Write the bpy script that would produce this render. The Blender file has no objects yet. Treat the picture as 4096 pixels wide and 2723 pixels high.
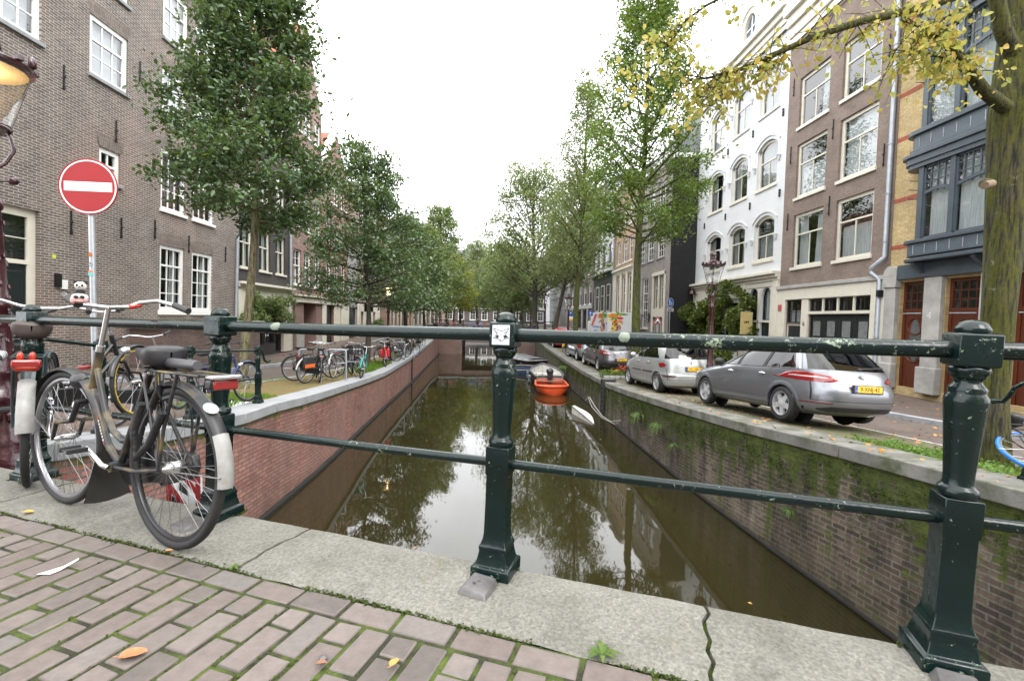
import bpy, math, random
import numpy as np
from mathutils import Vector, Matrix
R = math.radians; PI = math.pi
sc = bpy.context.scene
COL = sc.collection
rnd = random.Random(7)

# ------------------------------------------------------------------ mesh builder
class MB:
    def __init__(s): s.v = []; s.f = []; s.m = []; s.uv = {}
    def add(s, vs, fs, mi=0, M=None, uvs=None):
        b = len(s.v)
        s.v += [tuple(M @ Vector(p)) if M is not None else tuple(p) for p in vs]
        for k, f in enumerate(fs):
            if uvs: s.uv[len(s.f)] = uvs[k]
            s.f.append([b + i for i in f]); s.m.append(mi)
        return s
    def bx(s, x0, x1, y0, y1, z0, z1, mi=0, M=None):
        return s.add([(x0,y0,z0),(x1,y0,z0),(x1,y1,z0),(x0,y1,z0),(x0,y0,z1),(x1,y0,z1),(x1,y1,z1),(x0,y1,z1)],
                     [(0,3,2,1),(4,5,6,7),(0,1,5,4),(1,2,6,5),(2,3,7,6),(3,0,4,7)], mi, M)
    def box(s, c, d, mi=0, M=None):
        return s.bx(c[0]-d[0]/2,c[0]+d[0]/2,c[1]-d[1]/2,c[1]+d[1]/2,c[2]-d[2]/2,c[2]+d[2]/2,mi,M)
    def quad(s, a, b, c, d, mi=0): return s.add([a,b,c,d],[(0,1,2,3)],mi)
    def tube(s, pts, r, n=8, mi=0, cap=True, M=None):
        P = [Vector(p) for p in pts]
        rs = r if isinstance(r,(list,tuple)) else [r]*len(P)
        vs=[]; up=None
        for i,p in enumerate(P):
            t = (P[min(i+1,len(P)-1)]-P[max(i-1,0)])
            t = t.normalized() if t.length>1e-9 else Vector((0,0,1))
            if up is None:
                up = Vector((0,0,1)) if abs(t.z)<.9 else Vector((1,0,0))
            a = up - t*up.dot(t)
            if a.length<1e-6: a = Vector((1,0,0)) - t*t.x
            a.normalize(); up=a; b=t.cross(a)
            for k in range(n):
                q=2*PI*k/n; vs.append(p+a*(math.cos(q)*rs[i])+b*(math.sin(q)*rs[i]))
        fs=[]
        for i in range(len(P)-1):
            for k in range(n):
                k2=(k+1)%n; fs.append((i*n+k,i*n+k2,(i+1)*n+k2,(i+1)*n+k))
        if cap: fs.append(tuple(range(n))[::-1]); fs.append(tuple((len(P)-1)*n+k for k in range(n)))
        return s.add(vs,fs,mi,M)
    def lathe(s, prof, n=16, mi=0, M=None, off=0., sq=1., cap=True):
        vs=[]; fs=[]
        for r,z in prof:
            for k in range(n):
                q=2*PI*(k+off)/n; vs.append((r*sq*math.cos(q),r*sq*math.sin(q),z))
        for i in range(len(prof)-1):
            for k in range(n):
                k2=(k+1)%n; fs.append((i*n+k,i*n+k2,(i+1)*n+k2,(i+1)*n+k))
        if cap: fs.append(tuple(range(n))[::-1]); fs.append(tuple((len(prof)-1)*n+k for k in range(n)))
        return s.add(vs,fs,mi,M)
    def sqlathe(s, prof, mi=0, M=None): return s.lathe(prof,4,mi,M,.5,math.sqrt(2))
    def prism(s, poly, z0, z1, mi=0, M=None):
        n=len(poly)
        vs=[(x,y,z0) for x,y in poly]+[(x,y,z1) for x,y in poly]
        fs=[tuple(range(n))[::-1],tuple(range(n,2*n))]+[(i,(i+1)%n,n+(i+1)%n,n+i) for i in range(n)]
        return s.add(vs,fs,mi,M)
    def torus(s, c, R1, r, n=32, m=8, mi=0, M=None):   # in the local xz plane, axis y
        vs=[];fs=[]
        for i in range(n):
            a=2*PI*i/n
            for k in range(m):
                b=2*PI*k/m; q=R1+r*math.cos(b)
                vs.append((c[0]+q*math.cos(a),c[1]+r*math.sin(b),c[2]+q*math.sin(a)))
        for i in range(n):
            for k in range(m):
                fs.append((i*m+k,((i+1)%n)*m+k,((i+1)%n)*m+(k+1)%m,i*m+(k+1)%m))
        return s.add(vs,fs,mi,M)
    def ball(s, c, r, n=12, mi=0, M=None):
        r = r if isinstance(r,(tuple,list)) else (r,r,r)
        m=n//2; vs=[(c[0],c[1],c[2]-r[2])]; fs=[]
        for i in range(1,m):
            th=PI*i/m-PI/2
            for k in range(n):
                q=2*PI*k/n; vs.append((c[0]+r[0]*math.cos(th)*math.cos(q),c[1]+r[1]*math.cos(th)*math.sin(q),c[2]+r[2]*math.sin(th)))
        vs.append((c[0],c[1],c[2]+r[2])); T=len(vs)-1
        for k in range(n): fs.append((0,1+(k+1)%n,1+k)); fs.append((T,1+(m-2)*n+k,1+(m-2)*n+(k+1)%n))
        for i in range(m-2):
            for k in range(n): fs.append((1+i*n+k,1+i*n+(k+1)%n,1+(i+1)*n+(k+1)%n,1+(i+1)*n+k))
        return s.add(vs,fs,mi,M)
    def disc(s, c, r, axis='y', n=24, mi=0, M=None):
        vs=[]
        for k in range(n):
            q=2*PI*k/n; a,b=r*math.cos(q),r*math.sin(q)
            vs.append({'y':(c[0]+a,c[1],c[2]+b),'z':(c[0]+a,c[1]+b,c[2]),'x':(c[0],c[1]+a,c[2]+b)}[axis])
        return s.add(vs,[tuple(range(n))],mi,M)
    def build(s, name, mats, parent=None, loc=None, rotz=0., smooth=40, bevel=0., seg=2, rot=None):
        me=bpy.data.meshes.new(name); me.from_pydata(s.v,[],s.f)
        for m in (mats if isinstance(mats,(list,tuple)) else [mats]): me.materials.append(m)
        if any(s.m): me.polygons.foreach_set('material_index',s.m)
        if s.uv:
            uvl=me.uv_layers.new(name='UVMap').data
            for p in me.polygons:
                u=s.uv.get(p.index)
                if u:
                    for li,q in zip(p.loop_indices,u): uvl[li].uv=q
        if smooth:
            me.polygons.foreach_set('use_smooth',[True]*len(me.polygons)); me.update()
            me.set_sharp_from_angle(angle=R(smooth))
        me.update()
        o=bpy.data.objects.new(name,me); COL.objects.link(o)
        if parent: o.parent=parent
        if loc: o.location=loc
        o.rotation_euler=rot if rot else (0,0,rotz)
        if bevel:
            b=o.modifiers.new('bevel','BEVEL'); b.width=bevel; b.segments=seg; b.limit_method='ANGLE'; b.angle_limit=R(35)
            b.harden_normals=False
        return o

def tag(o,label=None,cat=None,group=None,kind=None):
    if label: o['label']=label
    if cat: o['category']=cat
    if group: o['group']=group
    if kind: o['kind']=kind
    return o
def thing(name,label,cat,loc=(0,0,0),rotz=0.,group=None,rot=None,scale=1.):
    o=bpy.data.objects.new(name,None); COL.objects.link(o); o.location=loc
    o.rotation_euler=rot if rot else (0,0,rotz); o.scale=(scale,)*3
    o.empty_display_size=.1
    return tag(o,label,cat,group)
def dup(root,loc,rotz=None,label=None,scale=None,rot=None):
    r=root.copy(); COL.objects.link(r); r.location=loc
    if rotz is not None: r.rotation_euler=(0,0,rotz)
    if rot is not None: r.rotation_euler=rot
    if scale: r.scale=(scale,)*3
    if label: r['label']=label
    for ch in list(root.children):
        c=ch.copy(); COL.objects.link(c); c.parent=r
        for g in ch.children:
            d=g.copy(); COL.objects.link(d); d.parent=c
    return r
def structure(name,mb,m,**k): return tag(mb.build(name,m,**k),kind='structure')
def text_mesh(name,txt,size,mat,parent,M,ext=.002,align='CENTER',sx=1.):
    cu=bpy.data.curves.new(name,'FONT'); cu.body=txt; cu.size=size; cu.align_x=align; cu.align_y='CENTER'; cu.extrude=ext
    t=bpy.data.objects.new(name+'_tmp',cu); COL.objects.link(t)
    dg=bpy.context.evaluated_depsgraph_get()
    me=bpy.data.meshes.new_from_object(t.evaluated_get(dg)); bpy.data.objects.remove(t); bpy.data.curves.remove(cu)
    me.materials.clear(); me.materials.append(mat)
    o=bpy.data.objects.new(name,me); COL.objects.link(o); o.parent=parent
    o.matrix_local=M @ Matrix.Diagonal((sx,1,1,1))
    return o
def lerp(pts):
    xs=[p[0] for p in pts]; ys=[p[1] for p in pts]
    return lambda x: float(np.interp(x,xs,ys))
def basis(o,x,y,z):   # matrix from origin and three axes
    return Matrix(((x[0],y[0],z[0],o[0]),(x[1],y[1],z[1],o[1]),(x[2],y[2],z[2],o[2]),(0,0,0,1)))

# ------------------------------------------------------------------ materials
class NT:
    def __init__(s,name):
        s.mat=bpy.data.materials.new(name); s.mat.use_nodes=True
        s.t=s.mat.node_tree; s.n=s.t.nodes; s.n.clear()
        s.out=s.N('ShaderNodeOutputMaterial')
    def N(s,t,**k):
        n=s.n.new(t)
        for a,b in k.items(): setattr(n,a,b)
        return n
    def L(s,a,b): s.t.links.new(a,b)
    def S(s,node,**k):
        for a,b in k.items():
            i=node.inputs[a.replace('_',' ')] if a.replace('_',' ') in node.inputs else node.inputs[a]
            if hasattr(b,'is_output'): s.L(b,i)
            else: i.default_value=b
        return node
    def coord(s,kind='Object',scale=(1,1,1),swap=None):
        if kind=='World': o=s.N('ShaderNodeNewGeometry').outputs['Position']
        else: o=s.N('ShaderNodeTexCoord').outputs[kind]
        if swap:
            sp=s.N('ShaderNodeSeparateXYZ'); s.L(o,sp.inputs[0]); cb=s.N('ShaderNodeCombineXYZ')
            for i,a in enumerate(swap):
                if a in 'XYZ': s.L(sp.outputs[a],cb.inputs[i])
            o=cb.outputs[0]
        if scale!=(1,1,1):
            m=s.N('ShaderNodeMapping'); s.L(o,m.inputs[0]); m.inputs['Scale'].default_value=scale; o=m.outputs[0]
        return o
    def noise(s,vec,scale=5,detail=4,rough=.6,out=0):
        n=s.N('ShaderNodeTexNoise'); s.L(vec,n.inputs['Vector']); s.S(n,Scale=scale,Detail=detail,Roughness=rough); return n.outputs[out]
    def ramp(s,fac,stops,interp='LINEAR'):
        r=s.N('ShaderNodeValToRGB'); r.color_ramp.interpolation=interp
        e=r.color_ramp.elements
        while len(e)<len(stops): e.new(.5)
        for i,(p,c) in enumerate(stops):
            e[i].position=p; e[i].color=(c,c,c,1) if isinstance(c,(int,float)) else (*c,1)
        s.L(fac,r.inputs[0]); return r.outputs[0]
    def mix(s,fac,a,b,mode='MIX'):
        m=s.N('ShaderNodeMix',data_type='RGBA',blend_type=mode)
        for i,x in ((0,fac),(6,a),(7,b)):
            if hasattr(x,'is_output'): s.L(x,m.inputs[i])
            else: m.inputs[i].default_value = x if isinstance(x,(int,float)) else (*x[:3],1)
        return m.outputs[2]
    def math(s,op,a,b=0.,clamp=False):
        m=s.N('ShaderNodeMath',operation=op,use_clamp=clamp)
        for i,x in ((0,a),(1,b)):
            if hasattr(x,'is_output'): s.L(x,m.inputs[i])
            else: m.inputs[i].default_value=x
        return m.outputs[0]
    def bump(s,h,strength=.3,dist=.02,nrm=None):
        b=s.N('ShaderNodeBump'); s.L(h,b.inputs['Height']); b.inputs['Strength'].default_value=strength; b.inputs['Distance'].default_value=dist
        if nrm is not None: s.L(nrm,b.inputs['Normal'])
        return b.outputs[0]
    def bsdf(s,color=(.5,.5,.5),rough=.6,metal=0.,nrm=None,**k):
        p=s.N('ShaderNodeBsdfPrincipled')
        for nm,x in (('Base Color',color),('Roughness',rough),('Metallic',metal)):
            if hasattr(x,'is_output'): s.L(x,p.inputs[nm])
            else: p.inputs[nm].default_value = x if isinstance(x,(int,float)) else (*x[:3],1)
        if nrm is not None: s.L(nrm,p.inputs['Normal'])
        for a,b in k.items(): p.inputs[a.replace('_',' ')].default_value=b
        s.L(p.outputs[0],s.out.inputs[0]); return p
MATS={}
def simple(name,c,rough=.6,metal=0.,var=.18,ns=6.,bump=0.,bs=40.,dirt=None,coord='Object',**k):
    """colour with a soft mottling, optional dirt (colour,scale,lo,hi) and fine bump"""
    if name in MATS: return MATS[name]
    t=NT(name); v=t.coord(coord)
    n=t.noise(v,ns,5)
    c=tuple(c); d=tuple(max(0,x*(1-var)) for x in c); l=tuple(min(1,x*(1+var)) for x in c)
    col=t.ramp(n,[(.3,d),(.7,l)])
    if dirt:
        dm=t.ramp(t.noise(v,dirt[1],6,.7),[(dirt[2],0.),(dirt[3],1.)]); col=t.mix(dm,col,dirt[0])
    nr=t.bump(t.noise(v,bs,4),bump,.01) if bump else None
    t.bsdf(col,rough,metal,nr,**k); MATS[name]=t.mat; return t.mat
def brick(name,c1,c2,mortar,bw=.22,bh=.062,ms=.009,coord='Object',swap='XZ0',patch=None,patch_scale=.5,plo=.45,phi=.6,moss=None,rough=.85,sq=1.0):
    """running bond; swap picks the two in-plane axes; patch = second brick tone in large weathered areas"""
    if name in MATS: return MATS[name]
    t=NT(name); v=t.coord(coord,swap=swap)
    wob=t.noise(v,9,2); wv=t.N('ShaderNodeVectorMath',operation='SCALE'); t.L(t.noise(v,11,2,out=1),wv.inputs[0]); wv.inputs['Scale'].default_value=.012
    ad=t.N('ShaderNodeVectorMath',operation='ADD'); t.L(v,ad.inputs[0]); t.L(wv.outputs[0],ad.inputs[1])
    b=t.N('ShaderNodeTexBrick'); t.L(ad.outputs[0],b.inputs['Vector']); b.offset=.5; b.squash=sq
    t.S(b,Scale=1.,Mortar_Size=ms,Mortar_Smooth=.3,Bias=0.,Brick_Width=bw,Row_Height=bh)
    b.inputs['Color1'].default_value=(*c1,1); b.inputs['Color2'].default_value=(*c2,1); b.inputs['Mortar'].default_value=(*mortar,1)
    col=b.outputs['Color']
    if patch:
        pm=t.ramp(t.noise(v,patch_scale,6,.65),[(plo,0.),(phi,1.)])
        pc=t.mix(b.outputs['Fac'],patch,mortar); col=t.mix(pm,col,pc)
    col=t.mix(1.,col,t.ramp(t.noise(v,1.3,6,.7),[(.3,.72),(.75,1.18)]),'MULTIPLY')
    col=t.mix(1.,col,t.ramp(t.noise(v,14,3,.7),[(.3,.75),(.75,1.2)]),'MULTIPLY')
    h=t.math('SUBTRACT',t.math('MULTIPLY',t.noise(v,40,3),.3),b.outputs['Fac'])
    if moss: col=moss(t,v,col)
    t.bsdf(col,rough,0,t.bump(h,.5,.012)); MATS[name]=t.mat; return t.mat
def two_sided_ior(t,ge,i):
    # the Fresnel node inverts the index on back faces; a thin pane reflects the same from both sides
    return t.math('ADD',i,t.math('MULTIPLY',ge.outputs['Backfacing'],1/i-i))
def glass(name='window_glass',tint=.72,boost=1.0,wav=.012,col=(.9,.95,.97)):
    if name in MATS: return MATS[name]
    t=NT(name); v=t.coord('World')
    nr=t.bump(t.noise(v,1.1,2),wav*10,.02)
    fr=t.N('ShaderNodeFresnel'); ge=t.N('ShaderNodeNewGeometry'); t.L(two_sided_ior(t,ge,1.95*boost),fr.inputs['IOR']); t.L(nr,fr.inputs['Normal'])
    tr=t.N('ShaderNodeBsdfTransparent'); tr.inputs[0].default_value=(tint*col[0],tint*col[1],tint*col[2],1)
    gl=t.N('ShaderNodeBsdfGlossy'); gl.inputs['Roughness'].default_value=.015; gl.inputs[0].default_value=(1,1,1,1); t.L(nr,gl.inputs['Normal'])
    mx=t.N('ShaderNodeMixShader'); t.L(fr.outputs[0],mx.inputs[0]); t.L(tr.outputs[0],mx.inputs[1]); t.L(gl.outputs[0],mx.inputs[2])
    t.L(mx.outputs[0],t.out.inputs[0]); MATS[name]=t.mat; return t.mat
def leafmat(name,cols,rough=.45,trans=.35,patch=1.2,spec=.4):
    """per-leaf random colour from a list plus a drift over the crown"""
    if name in MATS: return MATS[name]
    t=NT(name); g=t.N('ShaderNodeNewGeometry')
    n=len(cols); fac=t.math('ADD',t.math('MULTIPLY',g.outputs['Random Per Island'],.62),t.math('MULTIPLY',t.noise(g.outputs['Position'],patch,3),.45))
    fac=t.math('SUBTRACT',fac,.04,True)
    col=t.ramp(fac,[(i/(n-1),c) for i,c in enumerate(cols)])
    p=t.bsdf(col,rough,0); p.inputs['Specular IOR Level'].default_value=spec
    tl=t.N('ShaderNodeBsdfTranslucent'); t.L(t.mix(.35,col,(.25,.3,.02)),tl.inputs[0])
    mx=t.N('ShaderNodeMixShader'); mx.inputs[0].default_value=trans; t.L(p.outputs[0],mx.inputs[1]); t.L(tl.outputs[0],mx.inputs[2])
    t.L(mx.outputs[0],t.out.inputs[0]); MATS[name]=t.mat; return t.mat
def emit(name,c,s):
    if name in MATS: return MATS[name]
    t=NT(name); e=t.N('ShaderNodeEmission'); e.inputs[0].default_value=(*c,1); e.inputs[1].default_value=s; t.L(e.outputs[0],t.out.inputs[0]); MATS[name]=t.mat; return t.mat

# ------------------------------------------------------------------ camera, sky, sun
CZ=1.03; F_PX=1877.; CX,CY=2048.,1361.5
psi,th,rho=R(1.824),R(2.754),.02
R0=Vector((math.cos(psi),-math.sin(psi),0)); FW=Vector((math.sin(psi)*math.cos(th),math.cos(psi)*math.cos(th),-math.sin(th))); U0=R0.cross(FW)
RT=R0*math.cos(rho)+U0*math.sin(rho); UP=-R0*math.sin(rho)+U0*math.cos(rho)
cam=bpy.data.cameras.new('camera'); cam.sensor_width=36.; cam.lens=36.*F_PX/4096.; cam.clip_start=.05; cam.clip_end=600.
co=bpy.data.objects.new('camera',cam); COL.objects.link(co)
co.matrix_world=basis((0,0,CZ),RT,UP,-FW); sc.camera=co
def gz(x,y,z):
    d=FW+RT*((x-CX)/F_PX)-UP*((y-CY)/F_PX); t=(z-CZ)/d.z; return Vector((d.x*t,d.y*t,z))
def pxX(px,Y): return ((px-CX)/F_PX+math.tan(psi))*Y      # world x of an image column at depth Y
W=bpy.data.worlds.new('World'); sc.world=W; W.use_nodes=True
wt=W.node_tree; wn=wt.nodes; wn.clear()
sky=wn.new('ShaderNodeTexSky'); sky.sky_type='NISHITA'; sky.sun_disc=False; sky.sun_elevation=R(48); sky.sun_rotation=R(150); sky.dust_density=4.
tc=wn.new('ShaderNodeTexCoord'); sx=wn.new('ShaderNodeSeparateXYZ'); wt.links.new(tc.outputs['Generated'],sx.inputs[0])
rp=wn.new('ShaderNodeValToRGB'); wt.links.new(sx.outputs['Z'],rp.inputs[0]); e=rp.color_ramp.elements
e[0].position=0.; e[0].color=(.82,.84,.87,1); e[1].position=.9; e[1].color=(1,1,1.0,1)
nz=wn.new('ShaderNodeTexNoise'); nz.inputs['Scale'].default_value=2.2; nz.inputs['Detail'].default_value=5; wt.links.new(tc.outputs['Generated'],nz.inputs[0])
nr=wn.new('ShaderNodeMapRange'); wt.links.new(nz.outputs[0],nr.inputs[0]); nr.inputs[1].default_value=.3; nr.inputs[2].default_value=.7; nr.inputs[3].default_value=9.; nr.inputs[4].default_value=15.
vm=wn.new('ShaderNodeVectorMath'); vm.operation='SCALE'; wt.links.new(rp.outputs[0],vm.inputs[0]); wt.links.new(nr.outputs[0],vm.inputs['Scale'])
mx=wn.new('ShaderNodeMix'); mx.data_type='RGBA'; mx.inputs[0].default_value=.93; wt.links.new(sky.outputs[0],mx.inputs[6]); wt.links.new(vm.outputs[0],mx.inputs[7])
bg=wn.new('ShaderNodeBackground'); bg.inputs[1].default_value=.1; wt.links.new(mx.outputs[2],bg.inputs[0])
wo=wn.new('ShaderNodeOutputWorld'); wt.links.new(bg.outputs[0],wo.inputs[0])
sl=bpy.data.lights.new('sun','SUN'); sl.energy=.5; sl.angle=R(25); sl.color=(1,.97,.92)
so=bpy.data.objects.new('sun',sl); COL.objects.link(so); so.rotation_euler=(R(42),0,R(30)); so.location=(0,0,40)
sc.view_settings.view_transform='Standard'; sc.view_settings.look='None'; sc.view_settings.exposure=2.0; sc.view_settings.gamma=1.
sc.cycles.use_denoising=True
sc.cycles.max_bounces=8; sc.cycles.transparent_max_bounces=16; sc.cycles.diffuse_bounces=4; sc.cycles.caustics_reflective=False; sc.cycles.caustics_refractive=False
WZ=-2.47
# ------------------------------------------------------------------ levels and quay lines
XLw=lerp([(-2,-3.97),(8,-3.96),(10,-3.95),(11,-3.97),(12.5,-4.04),(15,-4.16),(18,-4.28),(25,-4.52),(37,-5.1),(44,-5.42),(70,-5.6)])
XRw=lerp([(-2,4.75),(3.9,4.64),(4.9,4.53),(7.1,4.31),(9.4,4.15),(12.7,4.05),(15,3.99),(20,3.86),(30,3.72),(44,3.6),(70,3.6)])
pL=lerp([(-3,0),(0,-.02),(1.6,-.28),(3.9,-.54),(5.1,-.57),(6.3,-.66),(7.7,-.74),(9.2,-.83),(10.6,-.92),(12,-1.),(14.6,-1.12),(21,-1.1),(33,-.83),(38,-.45),(40,-.25),(120,-.2)])
pR=lerp([(-4,0),(0,0),(2,-.2),(3.6,-.38),(5.7,-.52),(7.1,-.65),(11.7,-.97),(13.7,-1.1),(15.7,-1.2),(19.7,-1.24),(34,-1.1),(39,-.89),(43,-.4),(45,-.25),(120,-.2)])
edge=lambda X: 1.918-.368*X
def zL(X,Y): return pL(Y-edge(X))
def zR(X,Y): return pR(Y-edge(X)) - .05*max(0,min(2.2,X-4.9))*max(0,min(1,(16-Y)/6))
SROWS=sorted(set([round(.5*i,2) for i in range(-1,90)]+[48,54,60,70,80,95,120,160]))
def strip(name,Xa,Xb,zf,zo,m,s0=0.,s1=160.,nx=6):
    """ground strip between two lines Xa(Y), Xb(Y), following the quay levels"""
    mb=MB(); rows=[s for s in SROWS if s0<=s<=s1]
    vs=[];fs=[];uv=[]
    for s in rows:
        for i in range(nx+1):
            X=Xa(s+3)+(Xb(s+3)-Xa(s+3))*i/nx; Y=edge(X)+s; X=Xa(Y)+(Xb(Y)-Xa(Y))*i/nx
            vs.append((X,Y,zf(X,Y)+zo))
    for j in range(len(rows)-1):
        for i in range(nx):
            q=(j*(nx+1)+i,j*(nx+1)+i+1,(j+1)*(nx+1)+i+1,(j+1)*(nx+1)+i); fs.append(q)
    mb.add(vs,fs); return structure(name,mb,m,smooth=60)
K=lambda c: (lambda Y:c)
# materials of the ground
pave=brick('street_brick',(.105,.07,.055),(.15,.1,.08),(.075,.07,.055),.2,.1,.008,swap='XY0',patch=(.125,.095,.08),patch_scale=.35,rough=.75)
pave_v=brick('road_brick',(.1,.075,.065),(.14,.1,.085),(.08,.075,.06),.2,.1,.008,swap='YX0',patch=(.13,.105,.09),patch_scale=.3,rough=.75)
park=brick('parking_brick',(.12,.1,.07),(.15,.115,.085),(.07,.085,.03),.2,.1,.01,swap='XY0',patch=(.1,.11,.04),patch_scale=.7,plo=.48,phi=.62,rough=.8)
mat_strip=simple('coconut_mat',(.15,.105,.035),.95,var=.35,ns=16,bump=.8,bs=120,dirt=((.09,.12,.03),1.6,.5,.7))
stone=simple('kerb_stone',(.3,.31,.33),.7,var=.15,ns=4,bump=.2,bs=60,dirt=((.17,.17,.16),2.5,.55,.75))
granite_grey=simple('coping_stone_light',(.27,.28,.29),.75,var=.13,ns=3,bump=.25,bs=90,dirt=((.25,.25,.22),1.6,.52,.75))
concrete_old=simple('coping_concrete_old',(.145,.142,.128),.85,var=.35,ns=2.5,bump=.5,bs=50,dirt=((.055,.065,.028),2.4,.48,.66))
# left bank: mat strip with the trees and bicycles, road, pavement
strip('ground',K(-70.),K(-8.8),zL,-.14,pave,-.5)
strip('bike_strip',lambda Y:XLw(Y)-.42,K(-6.2),zL,-.012,mat_strip,4.6)
strip('quay_corner',lambda Y:XLw(Y)-.42,K(-6.2),zL,-.02,pave,-.02,4.7)
strip('road',K(-6.3),K(-8.95),zL,-.03,pave_v,-.02)
strip('pavement',K(-9.0),K(-14.),zL,.06,pave,-.02)
def kerb(Xc,w,zf,top,s0,s1,name='kerb'):
    mb=MB(); s=s0
    while s<s1:
        Y0=edge(Xc)+s; Y1=Y0+1.0-.012
        z0,z1=zf(Xc,Y0)+top,zf(Xc,Y1)+top
        mb.add([(Xc-w/2,Y0,z0-.25),(Xc+w/2,Y0,z0-.25),(Xc+w/2,Y1,z1-.25),(Xc-w/2,Y1,z1-.25),(Xc-w/2,Y0,z0),(Xc+w/2,Y0,z0),(Xc+w/2,Y1,z1),(Xc-w/2,Y1,z1)],
               [(0,3,2,1),(4,5,6,7),(0,1,5,4),(1,2,6,5),(2,3,7,6),(3,0,4,7)]); s+=1.0
    return structure(name,mb,stone,bevel=.012,smooth=30)
kerb(-8.95,.16,zL,.085,.1,70)
kerb(-6.22,.14,zL,.004,4.6,60)
# right bank: parking bay, road, pavement
strip('ground',K(13.),K(70.),zR,-.14,pave,-.5)
strip('parking_bay',lambda Y:XRw(Y)+.4,K(6.85),zR,-.012,park,-.02,nx=8)
strip('road',K(6.8),K(9.35),zR,-.02,pave_v,-.02)
strip('pavement',K(9.3),K(13.6),zR,.07,pave,-.02)
kerb(9.32,.16,zR,.09,.1,80)
# painted bay line along the parked cars
wp=simple('road_paint',(.55,.54,.5),.7,var=.35,ns=18)
mb=MB()
for a in range(0,60):
    Y0,Y1=4.+a,4.97+a
    mb.quad((6.78,Y0,zR(6.78,Y0)-.004),(6.86,Y0,zR(6.86,Y0)-.004),(6.86,Y1,zR(6.86,Y1)-.004),(6.78,Y1,zR(6.78,Y1)-.004))
structure('bay_marking',mb,wp)
mb=MB()
for k,(a,b) in enumerate([(-7.9,-7.2),(-8.3,-7.0)]):
    Y0=19.2+k*1.2
    for q in range(3):
        X0=a+q*.35; z=zL(X0,Y0)-.026
        mb.quad((X0,Y0,z),(X0+.14,Y0,z),(X0+.14,Y0+.9,zL(X0,Y0+.9)-.026),(X0,Y0+.9,zL(X0,Y0+.9)-.026))
structure('road_marking',mb,wp)
# far ground that closes the view
mb=MB(); mb.quad((-120,86,-.3),(120,86,-.3),(120,330,-.3),(-120,330,-.3)); structure('ground',mb,pave)

# ------------------------------------------------------------------ water
t=NT('canal_water'); v=t.coord('World',(1,.55,1))
n1=t.noise(v,1.1,3,.5); n2=t.noise(v,6.,2,.5)
h=t.math('ADD',n1,t.math('MULTIPLY',n2,.05))
murk=t.ramp(t.noise(v,.25,3),[(.3,(.017,.0145,.0055)),(.7,(.024,.020,.0075))])
p=t.bsdf(murk,.03,0,t.bump(h,.10,.05)); p.inputs['IOR'].default_value=1.55
mb=MB(); nx=2
mb.quad((-7,-9,WZ),(7,-9,WZ),(7,100,WZ),(-7,100,WZ)); structure('canal_water',mb,t.mat)
# canal bed so the sheet has something under it
mb=MB(); mb.quad((-8,-9,WZ-1.6),(8,-9,WZ-1.6),(8,100,WZ-1.6),(-8,100,WZ-1.6)); structure('canal_bed',mb,simple('mud',(.04,.03,.015),.9))

# ------------------------------------------------------------------ quay walls
def moss_fn(top,streak,lo,hi,nearw=.3,green=((.045,.07,.008),(.09,.12,.012)),dark=.5):
    def f(t,v,col):
        sp=t.N('ShaderNodeSeparateXYZ'); t.L(v,sp.inputs[0])
        def sc_(a,b):
            cb=t.N('ShaderNodeCombineXYZ'); t.L(t.math('MULTIPLY',sp.outputs[0],a),cb.inputs[0]); t.L(t.math('MULTIPLY',sp.outputs[1],b),cb.inputs[1]); return cb.outputs[0]
        st=t.noise(sc_(2.2,.35),1.6,5,.6)                  # vertical streaks
        fine=t.noise(sc_(1,1),9,5,.7)
        near=t.math('SUBTRACT',1.,t.math('DIVIDE',sp.outputs[1],top),True)   # 1 at the coping
        m=t.math('ADD',t.math('ADD',t.math('MULTIPLY',st,streak),t.math('MULTIPLY',fine,.5)),t.math('MULTIPLY',near,nearw))
        mk=t.ramp(m,[(lo,0.),(hi,1.)])
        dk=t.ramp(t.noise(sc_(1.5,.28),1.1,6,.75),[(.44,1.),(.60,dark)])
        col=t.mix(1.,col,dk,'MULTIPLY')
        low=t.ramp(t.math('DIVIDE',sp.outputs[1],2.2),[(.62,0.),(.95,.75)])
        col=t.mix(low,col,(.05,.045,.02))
        return t.mix(mk,col,t.ramp(fine,[(.35,green[0]),(.65,green[1])]))
    return f
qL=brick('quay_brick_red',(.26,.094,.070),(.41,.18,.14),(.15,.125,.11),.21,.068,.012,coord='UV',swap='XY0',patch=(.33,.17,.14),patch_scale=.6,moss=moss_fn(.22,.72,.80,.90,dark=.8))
qR=brick('quay_brick_brown',(.055,.038,.030),(.142,.102,.074),(.15,.14,.105),.21,.072,.013,coord='UV',swap='XY0',patch=(.23,.185,.155),patch_scale=1.1,plo=.56,phi=.70,moss=moss_fn(.8,.95,.775,.875,nearw=.22,dark=.30,green=((.022,.033,.004),(.065,.085,.010))))
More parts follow.
